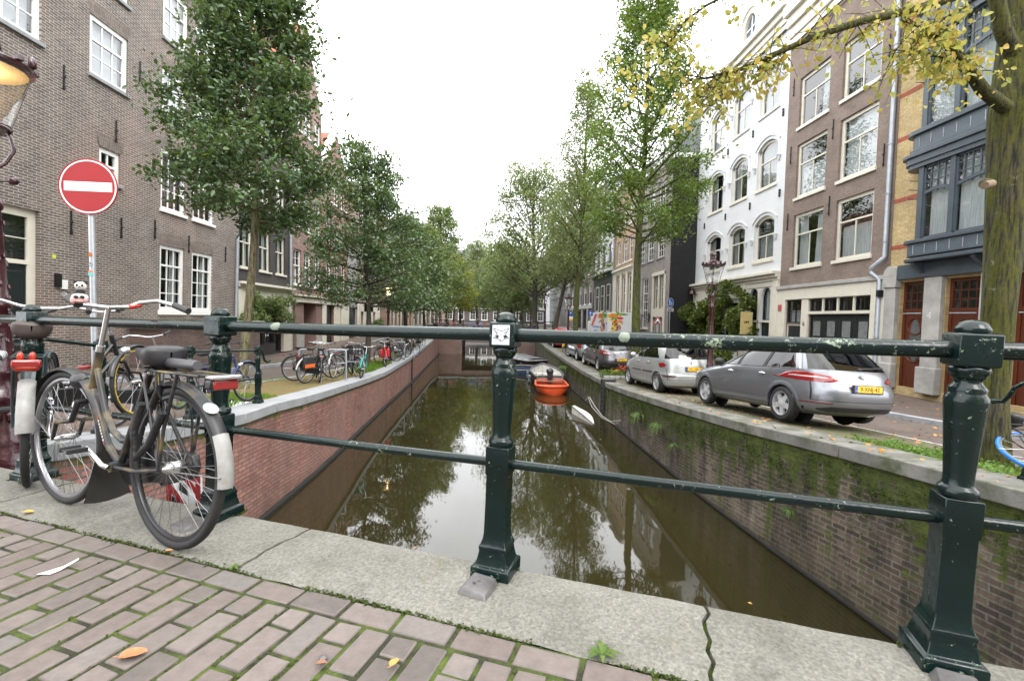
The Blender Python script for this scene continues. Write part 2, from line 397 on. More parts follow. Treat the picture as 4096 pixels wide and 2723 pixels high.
def quay(label,Xf,zf,m,side,Y0,Y1,cm,ch,cw,joint,over=.05):
    root=thing('quay_wall',label,'wall',(Xf(Y0),Y0,0))
    off=Vector((Xf(Y0),Y0,0)); Ys=list(np.arange(Y0,Y1,.5))+[Y1]
    mb=MB(); acc=0; prev=None; vs=[];fs=[];uvs=[]
    zt=[0,.12,.3,.6,1.,1.5,2.2,3.2]
    U=[]
    for Y in Ys:
        p=Vector((Xf(Y),Y,0)); 
        if prev is not None: acc+=(p-prev).length
        prev=p; U.append(acc); top=zf(Xf(Y)-side*.0,Y)-ch
        for d in zt: vs.append(tuple(p-off+Vector((side*-.012*d*0,0,top-d))))
    n=len(zt)
    for j in range(len(Ys)-1):
        for i in range(n-1):
            q=[j*n+i,(j+1)*n+i,(j+1)*n+i+1,j*n+i+1]; w=[(U[j],zt[i]),(U[j+1],zt[i]),(U[j+1],zt[i+1]),(U[j],zt[i+1])]
            if side<0: q=q[::-1]; w=w[::-1]
            fs.append(tuple(q)); uvs.append(w)
    mb.add(vs,fs,0,None,uvs); mb.build('brickwork',m,root,smooth=30)
    cb=MB(); Y=Y0
    while Y<Y1-.01:
        L=min(joint,Y1-Y); a,b=Y+.006,Y+L-.006
        xa,xb=Xf(a),Xf(b); za,zb=zf(xa,a),zf(xb,b)
        A=[];  
        for (x,yy,z) in ((xa,a,za),(xb,b,zb)):
            for dx,dz in ((side*over,0),(side*over,-ch),(-side*cw,-ch),(-side*cw,0)):
                A.append((x+dx-off.x,yy-off.y,z+dz))
        f=[(0,4,5,1),(1,5,6,2),(2,6,7,3),(3,7,4,0),(0,1,2,3),(7,6,5,4)]
        if side>0: f=[q[::-1] for q in f]
        cb.add(A,f); Y+=L
    cb.build('coping',cm,root,bevel=.014,smooth=30)
    # dark fender beam at the water line
    mb=MB(); P=[(Xf(Y)+side*.05-off.x,Y-off.y,WZ+.03) for Y in Ys]
    mb.tube(P,.055 if side>0 else .03,6); mb.build('fender_beam',simple('wet_timber',(.010,.009,.007),.95),root)
    return root
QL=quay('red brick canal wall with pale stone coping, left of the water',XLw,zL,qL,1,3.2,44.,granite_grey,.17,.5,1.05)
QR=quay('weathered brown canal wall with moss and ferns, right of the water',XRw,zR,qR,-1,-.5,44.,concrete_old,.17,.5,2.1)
mb=MB(); mb.bx(-.03,.03,-.05,.05,-1.5,-.0); o=mb.build('expansion_joint',simple('black_rubber',(.012,.012,.012),.6),QL,loc=(XLw(25)+.03-XLw(3.2),25-3.2,-1.1))

# ------------------------------------------------------------------ the near bridge
BA=R(-20.2); ev=Vector((math.cos(BA),math.sin(BA),0)); nv=Vector((-ev.y,ev.x,0))
def tn(p): return (p.dot(ev),p.dot(nv))
BM=Matrix.Rotation(BA,4,'Z')
# paving: individual clinkers over a mossy bed
mossbed=NT('moss_bed'); v=mossbed.coord()
mossbed.bsdf(mossbed.ramp(mossbed.noise(v,7,6,.7),[(.34,(.028,.026,.018)),(.46,(.042,.05,.014)),(.58,(.085,.125,.012)),(.75,(.14,.19,.022))]),.95,0,mossbed.bump(mossbed.noise(v,220,4),1.,.02))
clk=NT('clinker'); g=clk.N('ShaderNodeNewGeometry'); v=clk.coord()
c=clk.ramp(g.outputs['Random Per Island'],[(0,(.08,.066,.059)),(.15,(.134,.111,.100)),(.4,(.112,.089,.079)),(.7,(.148,.124,.112)),(1,(.112,.102,.094))])
c=clk.mix(1.,c,clk.ramp(clk.noise(v,22,6,.7),[(.3,.78),(.7,1.15)]),'MULTIPLY'); c=clk.mix(clk.ramp(clk.noise(v,3.1,6,.7),[(.52,0.),(.72,.45)]),c,(.115,.103,.093))
clk.bsdf(c,.72,0,clk.bump(clk.noise(v,130,5),.35,.006)); clk=clk.mat
mb=MB(); rng=random.Random(3)
def clinker(t0,t1,n0,n1):
    j=lambda a:rng.uniform(-a,a)
    g=.0062; z=j(.0026); tl=[j(.0022) for _ in range(4)]
    mb.add([(t0+g+j(.002),n0+g+j(.002),-.05),(t1-g+j(.002),n0+g+j(.002),-.05),(t1-g+j(.002),n1-g+j(.002),-.05),(t0+g+j(.002),n1-g+j(.002),-.05)]+
           [(t0+g+j(.002),n0+g+j(.002),z+tl[0]),(t1-g+j(.002),n0+g+j(.002),z+tl[1]),(t1-g+j(.002),n1-g+j(.002),z+tl[2]),(t0+g+j(.002),n1-g+j(.002),z+tl[3])],
           [(4,5,6,7),(0,1,5,4),(1,2,6,5),(2,3,7,6),(3,0,4,7)])
NI=1.392; T0,T1=-5.2,3.6
x=T0
while x<T1: clinker(x,x+.205,NI-.105,NI); x+=.208
x=T0; k=0
while x<T1:
    y=NI-.108; first=[.1,.2][k%2]
    y1=y-first; clinker(x,x+.1,y1,y); y=y1
    while y>-.2: clinker(x,x+.1,y-.2,y); y-=.203
    x+=.1045; k+=1
structure('bridge_paving',mb,clk,rotz=BA,bevel=.005,seg=2,smooth=50)
mb=MB(); mb.quad((T0-.1,-.3,-.005),(T1+.1,-.3,-.005),(T1+.1,NI+.0,-.005),(T0-.1,NI+.0,-.005)); structure('joint_bed',mb,mossbed.mat,rotz=BA)
mb=MB()
for a,b,c_,d in ((-70,T0,-9,1.8),(T1,70,-9,1.8),(T0,T1,-9,-.2)): mb.quad((a,c_,-.018),(b,c_,-.018),(b,d,-.018),(a,d,-.018))
structure('bridge_road',mb,pave,rotz=BA)
mb=MB(); mb.bx(-4.35,4.95,-9,1.775,-.55,-.19); structure('bridge_deck',mb,concrete_old,rotz=BA)
# granite edge: long slabs with ragged joints
gr=NT('granite'); v=gr.coord()
vo=gr.N('ShaderNodeTexVoronoi'); gr.L(v,vo.inputs['Vector']); vo.inputs['Scale'].default_value=110
c=gr.ramp(gr.noise(v,85,4,.75),[(.3,(.095,.09,.078)),(.5,(.17,.165,.145)),(.7,(.25,.245,.22))])
c=gr.mix(.35,c,gr.ramp(vo.outputs['Color'],[(0,.05),(.5,.17),(1,.33)]))
c=gr.mix(1.,c,gr.ramp(gr.noise(v,2.2,6,.65),[(.28,(.42,.41,.36)),(.48,(.78,.77,.71)),(.72,(1.02,1.0,.93))]),'MULTIPLY')
c=gr.mix(gr.ramp(gr.noise(v,5,6,.7),[(.56,0.),(.74,.55)]),c,(.09,.088,.05))
hh=gr.math('ADD',gr.noise(v,26,5,.7),gr.math('MULTIPLY',gr.noise(v,120,3),.45))
gr.bsdf(c,.8,0,gr.bump(hh,.55,.012)); granite=gr.mat
joints=[]
for a,b in (((1241,2112),(950,2270)),((2822,2420),(2852,2723)),((330,1920),(0,2010))):
    joints.append((tn(gz(*a,0))[0],tn(gz(*b,0))[0]))
joints.sort(); joints=[(-7.,-7.)]+[(a,b) for a,b in joints]+[(3.1,3.05),(6,6)]
mb=MB(); rng=random.Random(5)
def jl(j): return [(j[1]+(j[0]-j[1])*k/8+(rng.uniform(-.011,.011) if 0<k<8 else 0),NI+.004+(1.803-NI-.004)*k/8) for k in range(9)]
jls=[jl(j) for j in joints]
for k in range(len(jls)-1):
    A=[(x+.007,y) for x,y in jls[k]]; B=[(x-.007,y) for x,y in jls[k+1]]
    nseg=max(2,int((B[0][0]-A[0][0])/.12)); vs=[];fs=[]
    for i in range(nseg+1):
        f=i/nseg
        for q in range(9):
            ed=rng.uniform(-.004,.004) if q in(0,8) else 0
            vs.append((A[q][0]+(B[q][0]-A[q][0])*f,A[q][1]+ed,rng.uniform(-.002,.0015)+(.004 if 0<q<8 else -.004)))
    for i in range(nseg):
        for q in range(8): fs.append((i*9+q,(i+1)*9+q,(i+1)*9+q+1,i*9+q+1))
    n0=len(vs)
    for i in range(nseg+1): vs.append((vs[i*9+8][0],vs[i*9+8][1],-.24))
    for i in range(nseg): fs.append((i*9+8,(i+1)*9+8,n0+i+1,n0+i))
    n1=len(vs)
    for q in range(9): vs.append((vs[q][0],vs[q][1],-.06)); 
    for q in range(9): vs.append((vs[nseg*9+q][0],vs[nseg*9+q][1],-.06))
    for q in range(8): fs.append((q,q+1,n1+q+1,n1+q)); fs.append((nseg*9+q+1,nseg*9+q,n1+9+q,n1+9+q+1))
    mb.add(vs,fs)
structure('granite_edge',mb,granite,rotz=BA,smooth=35)
mb=MB()
for j,l in zip(joints[1:-1],jls[1:-1]):
    for k in range(8):
        (x0,y0),(x1,y1)=l[k],l[k+1]; mb.quad((x0-.018,y0,-.014),(x0+.018,y0,-.014),(x1+.018,y1,-.014),(x1-.018,y1,-.014))
structure('joint_bed',mb,mossbed.mat,rotz=BA)

# ------------------------------------------------------------------ green cast iron railing
def green_paint(name,chips=.64,rust=.7):
    if name in MATS: return MATS[name]
    t=NT(name); v=t.coord()
    base=t.ramp(t.noise(v,3,4),[(.3,(.0022,.0085,.008)),(.7,(.004,.014,.0125))])
    wide=t.noise(v,2.6,3); fine=t.noise(v,46,5,.75)
    m=t.math('ADD',t.math('MULTIPLY',wide,.34),t.math('MULTIPLY',fine,.66))
    ch=t.ramp(m,[(chips-.035,0.),(chips,1.)]); c=t.mix(ch,base,(.22,.28,.2))
    big=t.ramp(t.noise(v,5.3,4,.6),[(rust,0.),(rust+.02,1.)]); c=t.mix(big,c,t.ramp(fine,[(.4,(.13,.055,.03)),(.6,(.26,.31,.22))]))
    t.bsdf(c,t.ramp(fine,[(.3,.12),(.7,.26)]),0,t.bump(t.math('ADD',t.noise(v,26,4,.6),t.math('MULTIPLY',ch,-.5)),.32,.006),Coat_Weight=.0).inputs['Specular IOR Level'].default_value=.36; MATS[name]=t.mat; return t.mat
GP=green_paint('green_iron_paint',.628,.70); GP2=green_paint('green_rail_paint',.628,.715)
RAIL=thing('bridge_railing','dark green cast iron bridge railing with chipped paint across the foreground','railing',(0,0,0),BA)
def post_mb(s=1.,h=1.):
    mb=MB()
    mb.sqlathe([(.080,-.004),(.080,.040),(.077,.046),(.068,.050),(.064,.058),(.0585,.085),(.0555,.105),(.0575,.112),(.0575,.122),(.053,.128),(.046,.150),(.0435,.172),(.0425,.30),(.0425,.405),(.0465,.412),(.0475,.515),(.045,.522)])
    mb.lathe([(.030,.515),(.046,.521),(.0505,.530),(.051,.540),(.047,.550),(.040,.556),(.0375,.566),(.0365,.585),(.040,.64),(.0455,.72),(.0505,.79),(.0525,.808),(.0515,.822),(.045,.832),(.044,.838),(.0455,.846),(.043,.853),(.035,.862),(.033,.870),(.034,.876),(.042,.882),(.0415,.888),(.0475,.894),(.0495,.903),(.047,.912),(.04,.918)],20)
    mb.sqlathe([(.046,.914),(.051,.918),(.051,1.006),(.049,1.010),(.040,1.014)])
    mb.lathe([(.040,1.012),(.042,1.016),(.0425,1.026),(.039,1.031),(.0375,1.034),(.032,1.043),(.018,1.050),(.002,1.052)],20)
    mb.v=[(x*s,y*s,z*h) for x,y,z in mb.v]; return mb
TP=[-3.62,-2.13,-.632,.832,2.30]; NP=1.752; LEAN=R(1.4)
pm=None
lead=simple('lead_foot',(.11,.105,.105),.5,.3,var=.3,ns=14,bump=.4,bs=60)
for k,tp in enumerate(TP):
    mb=post_mb(); 
    if pm is None: po=mb.build('post',GP,RAIL,smooth=38,bevel=.004); pm=po
    else: po=pm.copy(); COL.objects.link(po)
    po.parent=RAIL; po.location=(tp,NP,0); po.rotation_euler=(0,LEAN,0)
    if k in (1,2,3):
        m2=MB(); m2.add([(a*1.25,b*1.3,c) for a,b,c in [(-.047,-.045,0),(.047,-.045,0),(.047,.045,0),(-.047,.045,0),(-.040,-.036,.02),(.040,-.036,.02),(.036,.04,.032),(-.036,.04,.032)]],[(4,5,6,7),(0,1,5,4),(1,2,6,5),(2,3,7,6),(3,0,4,7)])
        fo=m2.build('foot_block',lead,po,loc=(-.016,-.148,.004),rotz=R(-6),bevel=.006)
        if k==2:
            for q in range(3):
                m3=MB()
                for sg in (1,-1): m3.box((0,0,0),(.016,.0022,.002),M=Matrix.Rotation(R(45*sg),4,'Z'))
                m3.build('cross_mark',simple('dark_groove',(.05,.045,.045),.7),po,loc=(-.03+.013*q,-.155+.015*q,.0305),rot=(R(8),0,R(30)))
for k in range(len(TP)-1):
    a,b=TP[k],TP[k+1]; dx=.0235
    for nm,z,r in (('top_rail',.962,.0262),('lower_rail',.449,.0185)):
        mb=MB(); x0=a+z*dx+.03; x1=b+z*dx-.03; sag=.002
        mb.tube([(x0,NP,z),(x0+.018,NP,z)],r*1.22,16); mb.tube([(x1-.018,NP,z),(x1,NP,z)],r*1.22,16)
        P=[(x0+(x1-x0)*i/12,NP,z-sag*math.sin(PI*i/12)) for i in range(13)]
        mb.tube(P,r,18); mb.build(nm,GP2,RAIL,smooth=50)
mb=MB(); mb.tube([(TP[0]-.40,NP-.0,.955),(TP[0]-.38,NP,.96),(TP[0]+.03,NP,.962)],[.018,.0262,.0262],16); mb.build('top_rail',GP2,RAIL,smooth=50)
mb=MB(); mb.tube([(TP[-1],NP,.962),(TP[-1]+1.6,NP,.962)],.0262,16); mb.build('top_rail',GP2,RAIL,smooth=50)
mb=MB(); mb.tube([(TP[-1],NP,.449),(TP[-1]+1.6,NP,.449)],.0185,16); mb.build('lower_rail',GP2,RAIL,smooth=50)
# pale paint scars on the rail
scar=simple('bare_paint',(.15,.18,.14),.45,var=.25,ns=40)
for (k,f,L) in ((2,.315,.026),(1,.245,.036)):
    a,b=TP[k],TP[k+1]; x=a+(b-a)*f+.022; mb=MB(); rr=.0266; N=10; vs=[];fs=[]; rg=random.Random(k)
    for i in range(N+1):
        u=i/N-.5; wv=math.sqrt(max(0,1-(2*u)**2))
        c0=R(95)-wv*R(62)*rg.uniform(.8,1.1); c1=R(95)+wv*R(40)*rg.uniform(.8,1.1)
        for q in range(7):
            a_=c0+(c1-c0)*q/6; vs.append((x+u*L*1.6,NP-rr*math.cos(a_ ) if False else NP-rr*math.sin(a_-R(20)+R(0)),.962-.001+rr*math.cos(a_-R(20))))
    for i in range(N):
        for q in range(6): fs.append((i*7+q,(i+1)*7+q,(i+1)*7+q+1,i*7+q+1))
    mb.add(vs,fs); mb.build('paint_scar',scar,RAIL)
# sticker with the line drawn fox head on the middle post
def stk(x,y):   # pixels of the close-up -> sticker plane, metres
    o=Vector((170,692)); ux=Vector((460-170,712-692)); uy=Vector((190-170,388-692))
    d=Vector((x,y))-o; det=ux.x*uy.y-ux.y*uy.x
    return ((d.x*uy.y-d.y*uy.x)/det*.071,(ux.x*d.y-ux.y*d.x)/det*.076)
post2=[c for c in RAIL.children if c.name.startswith('post')][2]
SM=basis((-.0375,-.0518,.925),(1,0,.035),(-.0,0,1),(0,-1,0))
mb=MB(); mb.prism([(0,0),(.071,0),(.071,.076),(0,.076)],-.0004,.0006,0,SM)
ink=lambda pts,w=.0021: [mb.prism([(p[0]+q[0]*w/2,p[1]+q[1]*w/2) for p,q in zip((a,b,b,a),(nn,nn,(-nn[0],-nn[1]),(-nn[0],-nn[1])))],.0006,.0009,1,SM)
    for a,b,nn in [(lambda A,B:(A,B,((A[1]-B[1])/math.hypot(B[0]-A[0],B[1]-A[1]),(B[0]-A[0])/math.hypot(B[0]-A[0],B[1]-A[1]))))(stk(*pts[i]),stk(*pts[i+1])) for i in range(len(pts)-1)]]
ink([(205,442),(318,486),(358,490),(462,460),(402,552),(456,607),(376,624),(342,652),(318,656),(282,618),(198,592),(258,532),(205,442)])
ink([(225,480),(280,515)],.0016); ink([(440,500),(385,528)],.0016)
fill=lambda pts: mb.prism([stk(*p) for p in pts],.0006,.0009,1,SM)
fill([(262,538),(305,580),(280,582),(284,606),(228,590)]); fill([(404,550),(350,580),(376,584),(372,612),(440,598)])
fill([(252,500),(285,517),(268,522)]); fill([(412,508),(376,524),(396,528)]); fill([(305,626),(335,628),(326,642),(312,640)])
tag(mb.build('sticker',[simple('sticker_paper',(.62,.64,.68),.45,var=.05),simple('ink',(.015,.015,.02),.5)],post2),label='white sticker with a black line drawing of a fox head')

# quay railing of the left bank and its end curl
def quay_railing(label,pts,zf,curl_dir,hook):
    root=thing('quay_railing',label,'railing',(pts[0][0],pts[0][1],zf(*pts[0])))
    o=Vector(root.location); tops=[];lows=[]; pm=None
    for (x,y) in pts:
        b=Vector((x,y,zf(x,y)))-o
        if pm is None: pm=post_mb(.86,.97); po=pm.build('post',GP,root,smooth=38); pm=po
        else: po=pm.copy(); COL.objects.link(po); po.parent=root
        po.location=b; tops.append(b+Vector((0,0,.93))); lows.append(b+Vector((0,0,.435)))
    mb=MB(); mb.tube(tops,.02,12); mb.build('top_rail',GP2,root)
    mb=MB(); mb.tube(lows,.016,12); mb.build('lower_rail',GP2,root)
    if hook:
        a=tops[-1]; d=Vector(curl_dir).normalized(); mb=MB()
        P=[a,a+d*.10+Vector((0,0,.0)),a+d*.17+Vector((0,0,-.05)),a+d*.21+Vector((0,0,-.14)),a+d*.25+Vector((0,0,-.20)),a+d*.33+Vector((0,0,-.215)),a+d*.40+Vector((0,0,-.205))]
        mb.tube(P,.021,12); mb.ball(tuple(P[-1]),.034,14); mb.lathe([(.024,-.01),(.03,0),(.024,.01)],12,M=Matrix.Translation(P[-2])@d.to_track_quat('Z','Y').to_matrix().to_4x4()); mb.build('end_curl',GP,root)
    return root
quay_railing('green quay railing with bicycles against it, left behind the bridge',[(-4.2,4.35),(-4.2,5.1),(-4.22,6.58),(-4.22,8.4)],zL,(0,1,-.03),True)
quay_railing('end curl of the green quay railing at the right picture edge',[(5.12,3.1),(5.06,4.2)],zR,(-.22,1,0),True)
# ------------------------------------------------------------------ houses
CREAM=simple('cream_paint',(.62,.59,.50),.45,var=.06,ns=3,bump=.05)
WHITEP=simple('white_paint',(.74,.74,.72),.4,var=.05,ns=3)
WHITEWALL=None
SILL=simple('blue_stone_sill',(.24,.25,.26),.7,var=.15)
GLASS=glass('window_glass',.80)
GLASSD=glass('window_glass_old',.62,wav=.03)
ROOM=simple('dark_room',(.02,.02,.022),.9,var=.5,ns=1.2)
CURT=NT('curtain'); v=CURT.coord(scale=(14,1,.6)); CURT.bsdf(CURT.ramp(CURT.noise(v,3,3),[(.35,(.42,.42,.41)),(.65,(.66,.66,.65))]),.9); CURT=CURT.mat
BLIND_GLARE=simple('blind_sky_glare',(.62,.63,.64),.8,var=.08,ns=2)
REDC=simple('red_curtain',(.14,.045,.04),.9,var=.3,ns=9)
IRON=simple('black_iron',(.012,.012,.013),.45,.3)
DGREEN=simple('dark_door_paint',(.012,.018,.018),.3,var=.2)
ZINC=simple('zinc_pipe',(.33,.36,.40),.45,.35,var=.12,ns=5)
TILE=simple('grey_roof_tile',(.08,.085,.095),.6,var=.3,ns=8,bump=.5,bs=20)
RTILE=simple('red_roof_tile',(.24,.08,.04),.7,var=.3,ns=8,bump=.5,bs=20)
STONEL=simple('pale_stone',(.34,.33,.31),.8,var=.18,ns=2.2,bump=.25,dirt=((.2,.2,.19),1.2,.5,.75))
class House:
    def __init__(s,name,label,side,X,Ya,Yb,zb,zt,wall,lean=0.,cat='house'):
        s.sd=1 if side=='R' else -1; s.X=X; s.Ya=Ya; s.Yb=Yb; s.zb=zb; s.zt=zt; s.wall=wall; s.holes=[]; s.extra=MB(); s.lean=lean
        s.root=thing(name,label,cat,(X,Ya,zb),R(90)*s.sd)
        if lean: s.root.rotation_euler=(lean,0,R(90)*s.sd)
    def U(s,a,b):
        a,b=s.sd*(a-s.Ya),s.sd*(b-s.Ya); return min(a,b),max(a,b)
    def Z(s,z): return z-s.zb
    def u(s,Y): return s.sd*(Y-s.Ya)
    def box(s,name,Ya,Yb,za,zb,m,y0=0.,y1=.06,bevel=0.,child=None):
        mb=MB(); u0,u1=s.U(Ya,Yb); mb.bx(u0,u1,min(y0,y1),max(y0,y1),s.Z(za),s.Z(zb)); return mb.build(name,m,child or s.root,bevel=bevel,smooth=30)
    def boxes(s,name,L,m,bevel=0.):
        for (Ya,Yb,za,zb,y0,y1) in L:
            mb=MB(); u0,u1=s.U(Ya,Yb); mb.bx(u0,u1,y0,y1,s.Z(za),s.Z(zb)); o=mb.build(name,m,s.root,bevel=bevel,smooth=30)
        return o
    def hole(s,Ya,Yb,za,zb,dep=.16): u0,u1=s.U(Ya,Yb); s.holes.append((u0,u1,s.Z(za),s.Z(zb),dep))
    def window(s,Ya,Yb,za,zb,secs=((.4,1,1),(.6,2,1)),fm=None,fw=.09,rec=.10,curtain=None,sill=True,arch=0.,glass_=None,sillm=None,lod=0,bar=.026,sh=.09,room=.35,hood=False):
        fm=fm or CREAM; u0,u1=s.U(Ya,Yb); z0,z1=s.Z(za),s.Z(zb); s.holes.append((u0,u1,z0,z1,rec+.05))
        mb=MB(); yf=-rec; d=.07
        def b(a0,a1,c0,c1,y0=yf-d,y1=yf): mb.bx(a0,a1,y0,y1,c0,c1)
        b(u0,u0+fw,z0,z1); b(u1-fw,u1,z0,z1); b(u0+fw,u1-fw,z0,z0+fw*.8)
        aw=u1-u0
        if arch:
            r=arch; Rr=(aw*aw/4+r*r)/(2*r); cz=z1-Rr; uc=(u0+u1)/2; n=10
            arc=[(uc-aw/2+aw*i/n, cz+math.sqrt(max(0,Rr*Rr-(aw/2-aw*i/n)**2))) for i in range(n+1)]
            e=MB()
            for i in range(n):
                (a0,c0),(a1,c1)=arc[i],arc[i+1]
                s.extra.add([(a0,0,c0),(a1,0,c1),(a1,0,z1+.001),(a0,0,z1+.001)],[(0,1,2,3)])
                s.extra.add([(a0,0,c0),(a1,0,c1),(a1,-rec-.05,c1),(a0,-rec-.05,c0)],[(3,2,1,0)])
                mb.add([(a0,yf,c0),(a1,yf,c1),(a1,yf,c1-fw),(a0,yf,c0-fw),(a0,yf-d,c0-fw),(a1,yf-d,c1-fw)],[(0,3,2,1),(3,4,5,2)])
            if hood:
                h=MB(); n=14; ow=aw/2+.17; r2=arch*1.25; R2=(ow*ow+r2*r2)/(2*r2); cz2=z1+.16-R2
                P=[(uc-ow+2*ow*i/n,cz2+math.sqrt(R2*R2-(ow-2*ow*i/n)**2)) for i in range(n+1)]
                P=[(uc-ow,P[0][1]-.75)]+P+[(uc+ow,P[-1][1]-.75)]
                for i in range(len(P)-1):
                    (a0,c0),(a1,c1)=P[i],P[i+1]; L=math.hypot(a1-a0,c1-c0); nx,nz=-(c1-c0)/L*.07,(a1-a0)/L*.07
                    vert=abs(a1-a0)<1e-6; y1=.02 if vert else .05
                    h.add([(a0,0,c0),(a1,0,c1),(a1,y1,c1),(a0,y1,c0),(a0+nx,0,c0+nz),(a1+nx,0,c1+nz),(a1+nx,y1,c1+nz),(a0+nx,y1,c0+nz)],[(0,3,2,1),(4,5,6,7),(3,7,6,2),(0,1,5,4)])
                for sg in (-1,1):
                    ux=uc+sg*ow; zz=P[1][1]-.78
                    h.lathe([(.035,zz-.26),(.06,zz-.2),(.055,zz-.14),(.11,zz-.04),(.12,zz)],10,M=Matrix.Translation((ux,.05,0)))
                h.build('hood_mould',s.wall,s.root,smooth=35)
            top=z1-fw
        else:
            b(u0+fw,u1-fw,z1-fw,z1); top=z1-fw
        H=top-(z0+fw*.8); zc=top
        for k,(f,cols,rows) in enumerate(secs):
            zb_=zc-H*f
            if k<len(secs)-1: b(u0+fw,u1-fw,zb_-.03,zb_+.03,yf-d,yf-.005)
            for c in range(1,cols):
                x=u0+fw+(aw-2*fw)*c/cols; w=bar if cols>2 else bar*1.5
                b(x-w/2,x+w/2,zb_+.03 if k<len(secs)-1 else zb_,zc-(.03 if k else 0),yf-d+.01,yf-.02)
            for r in range(1,rows):
                zz=zb_+(zc-zb_)*r/rows
                b(u0+fw,u1-fw,zz-bar/2,zz+bar/2,yf-d+.012,yf-.022)
            zc=zb_
        w=mb.build('window',fm,s.root,smooth=20)
        g=MB(); yg=yf-d*.62; g.quad((u0+fw*.5,yg,z0+.02),(u1-fw*.5,yg,z0+.02),(u1-fw*.5,yg,z1-.02-(arch*.0)),(u0+fw*.5,yg,z1-.02)); g.build('pane',glass_ or GLASS,w)
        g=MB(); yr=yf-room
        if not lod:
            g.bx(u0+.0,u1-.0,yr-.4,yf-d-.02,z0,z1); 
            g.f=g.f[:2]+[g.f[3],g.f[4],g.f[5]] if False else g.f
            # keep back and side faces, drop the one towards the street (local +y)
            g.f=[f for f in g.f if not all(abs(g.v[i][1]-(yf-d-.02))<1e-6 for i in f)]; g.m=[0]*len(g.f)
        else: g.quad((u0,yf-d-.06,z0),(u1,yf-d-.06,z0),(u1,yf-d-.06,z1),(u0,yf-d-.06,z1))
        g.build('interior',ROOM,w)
        if curtain:
            cm={'w':CURT,'b':BLIND_GLARE,'r':REDC}[curtain[0]]; parts=curtain[1:]; g=MB(); yc=yf-d-.09
            if 'f' in parts: g.quad((u0+fw,yc,z0),(u1-fw,yc,z0),(u1-fw,yc,z1-.02),(u0+fw,yc,z1-.02))
            if 'l' in parts: g.quad((u0+fw,yc,z0),(u0+fw+aw*.33,yc,z0),(u0+fw+aw*.26,yc,z1-.02),(u0+fw,yc,z1-.02))
            if 'r' in parts: g.quad((u1-fw-aw*.33,yc,z0),(u1-fw,yc,z0),(u1-fw,yc,z1-.02),(u1-fw-aw*.26,yc,z1-.02))
            if 't' in parts: zt_=z1-(z1-z0)*.36; g.quad((u0+fw,yc,zt_),(u1-fw,yc,zt_),(u1-fw,yc,z1-.02),(u0+fw,yc,z1-.02))
            if 'h' in parts: zt_=z0+(z1-z0)*.55; g.quad((u0+fw,yc,z0),(u1-fw,yc,z0),(u1-fw,yc,zt_),(u0+fw,yc,zt_))
            g.build('curtain',cm,w)
        if sill:
            g=MB(); g.bx(u0-.06,u1+.06,-rec,.07,z0-sh,z0-.001); g.build('sill',sillm or fm,w,bevel=0 if lod else .01)
        return w
    def door(s,Ya,Yb,za,zb,m,fm=None,fw=.08,rec=.14,top=.28,cols=2,leaves=1,gl=None,toprows=2,topcols=3):
        """framed door with a glazed top light and panelled leaves"""
        u0,u1=s.U(Ya,Yb); z0,z1=s.Z(za),s.Z(zb); s.holes.append((u0,u1,z0,z1,rec+.06)); yf=-rec
        mb=MB(); fm=fm or CREAM
        for a0,a1,c0,c1 in ((u0,u0+fw,z0,z1),(u1-fw,u1,z0,z1),(u0+fw,u1-fw,z1-fw,z1)): mb.bx(a0,a1,yf-.06,yf,c0,c1)
        zt_=z1-(z1-z0)*top
        if top: mb.bx(u0+fw,u1-fw,yf-.06,yf+.01,zt_-.05,zt_+.05)
        dr=mb.build('door',fm,s.root,smooth=20)
        L=MB(); w=(u1-u0-2*fw)/leaves; zl=zt_-.05 if top else z1-fw
        for k in range(leaves):
            a=u0+fw+w*k; 
            L.bx(a+.006,a+w-.006,yf-.06,yf-.025,z0+.02,zl-.004)
            for (c0,c1) in ((.06,.40),(.46,.94)):
                for c in range(cols):
                    x0=a+.08+(w-.16)*c/cols+.02; x1=a+.08+(w-.16)*(c+1)/cols-.02
                    L.bx(x0,x1,yf-.03,yf-.012,z0+(zl-z0)*c0,z0+(zl-z0)*c1)
        L.build('leaf',m,dr,bevel=.006)
        if top:
            g=MB(); g.quad((u0+fw,yf-.035,zt_),(u1-fw,yf-.035,zt_),(u1-fw,yf-.035,z1-fw),(u0+fw,yf-.035,z1-fw)); g.build('pane',GLASS,dr)
            g=MB(); g.quad((u0,yf-.2,zt_),(u1,yf-.2,zt_),(u1,yf-.2,z1),(u0,yf-.2,z1)); g.build('interior',ROOM,dr)
            g=MB()
            for c in range(1,topcols): x=u0+fw+(u1-u0-2*fw)*c/topcols; g.bx(x-.012,x+.012,yf-.05,yf-.015,zt_+.05,z1-fw)
            for r in range(1,toprows): z=zt_+.05+(z1-fw-zt_-.05)*r/toprows; g.bx(u0+fw,u1-fw,yf-.048,yf-.017,z-.012,z+.012)
            if g.f: g.build('glazing_bars',m if fm is m else fm,dr)
        return dr
    def anchors(s,L,h=.55):
        for (Y,z) in L:
            mb=MB(); u=s.u(Y); zz=s.Z(z); mb.box((u,.03,zz),(.03,.03,h)); mb.ball((u,.045,zz+.02),(.035,.03,.05),8); mb.box((u,.035,zz-h*.5+.05),(.045,.04,.1)); mb.build('wall_anchor',IRON,s.root)
    def cornice(s,Ya,Yb,z0,z1,m,out=.45,steps=4,name='cornice',cap=None):
        mb=MB(); u0,u1=s.U(Ya,Yb)
        for k in range(steps):
            f0,f1=k/steps,(k+1)/steps; o=out*(.12+.88*(k/(steps-1))**1.5)
            mb.bx(u0,u1,-.05,o,s.Z(z0+(z1-z0)*f0)+(.0 if k==0 else .002),s.Z(z0+(z1-z0)*f1))
        return mb.build(name,m,s.root,bevel=.012,smooth=30)
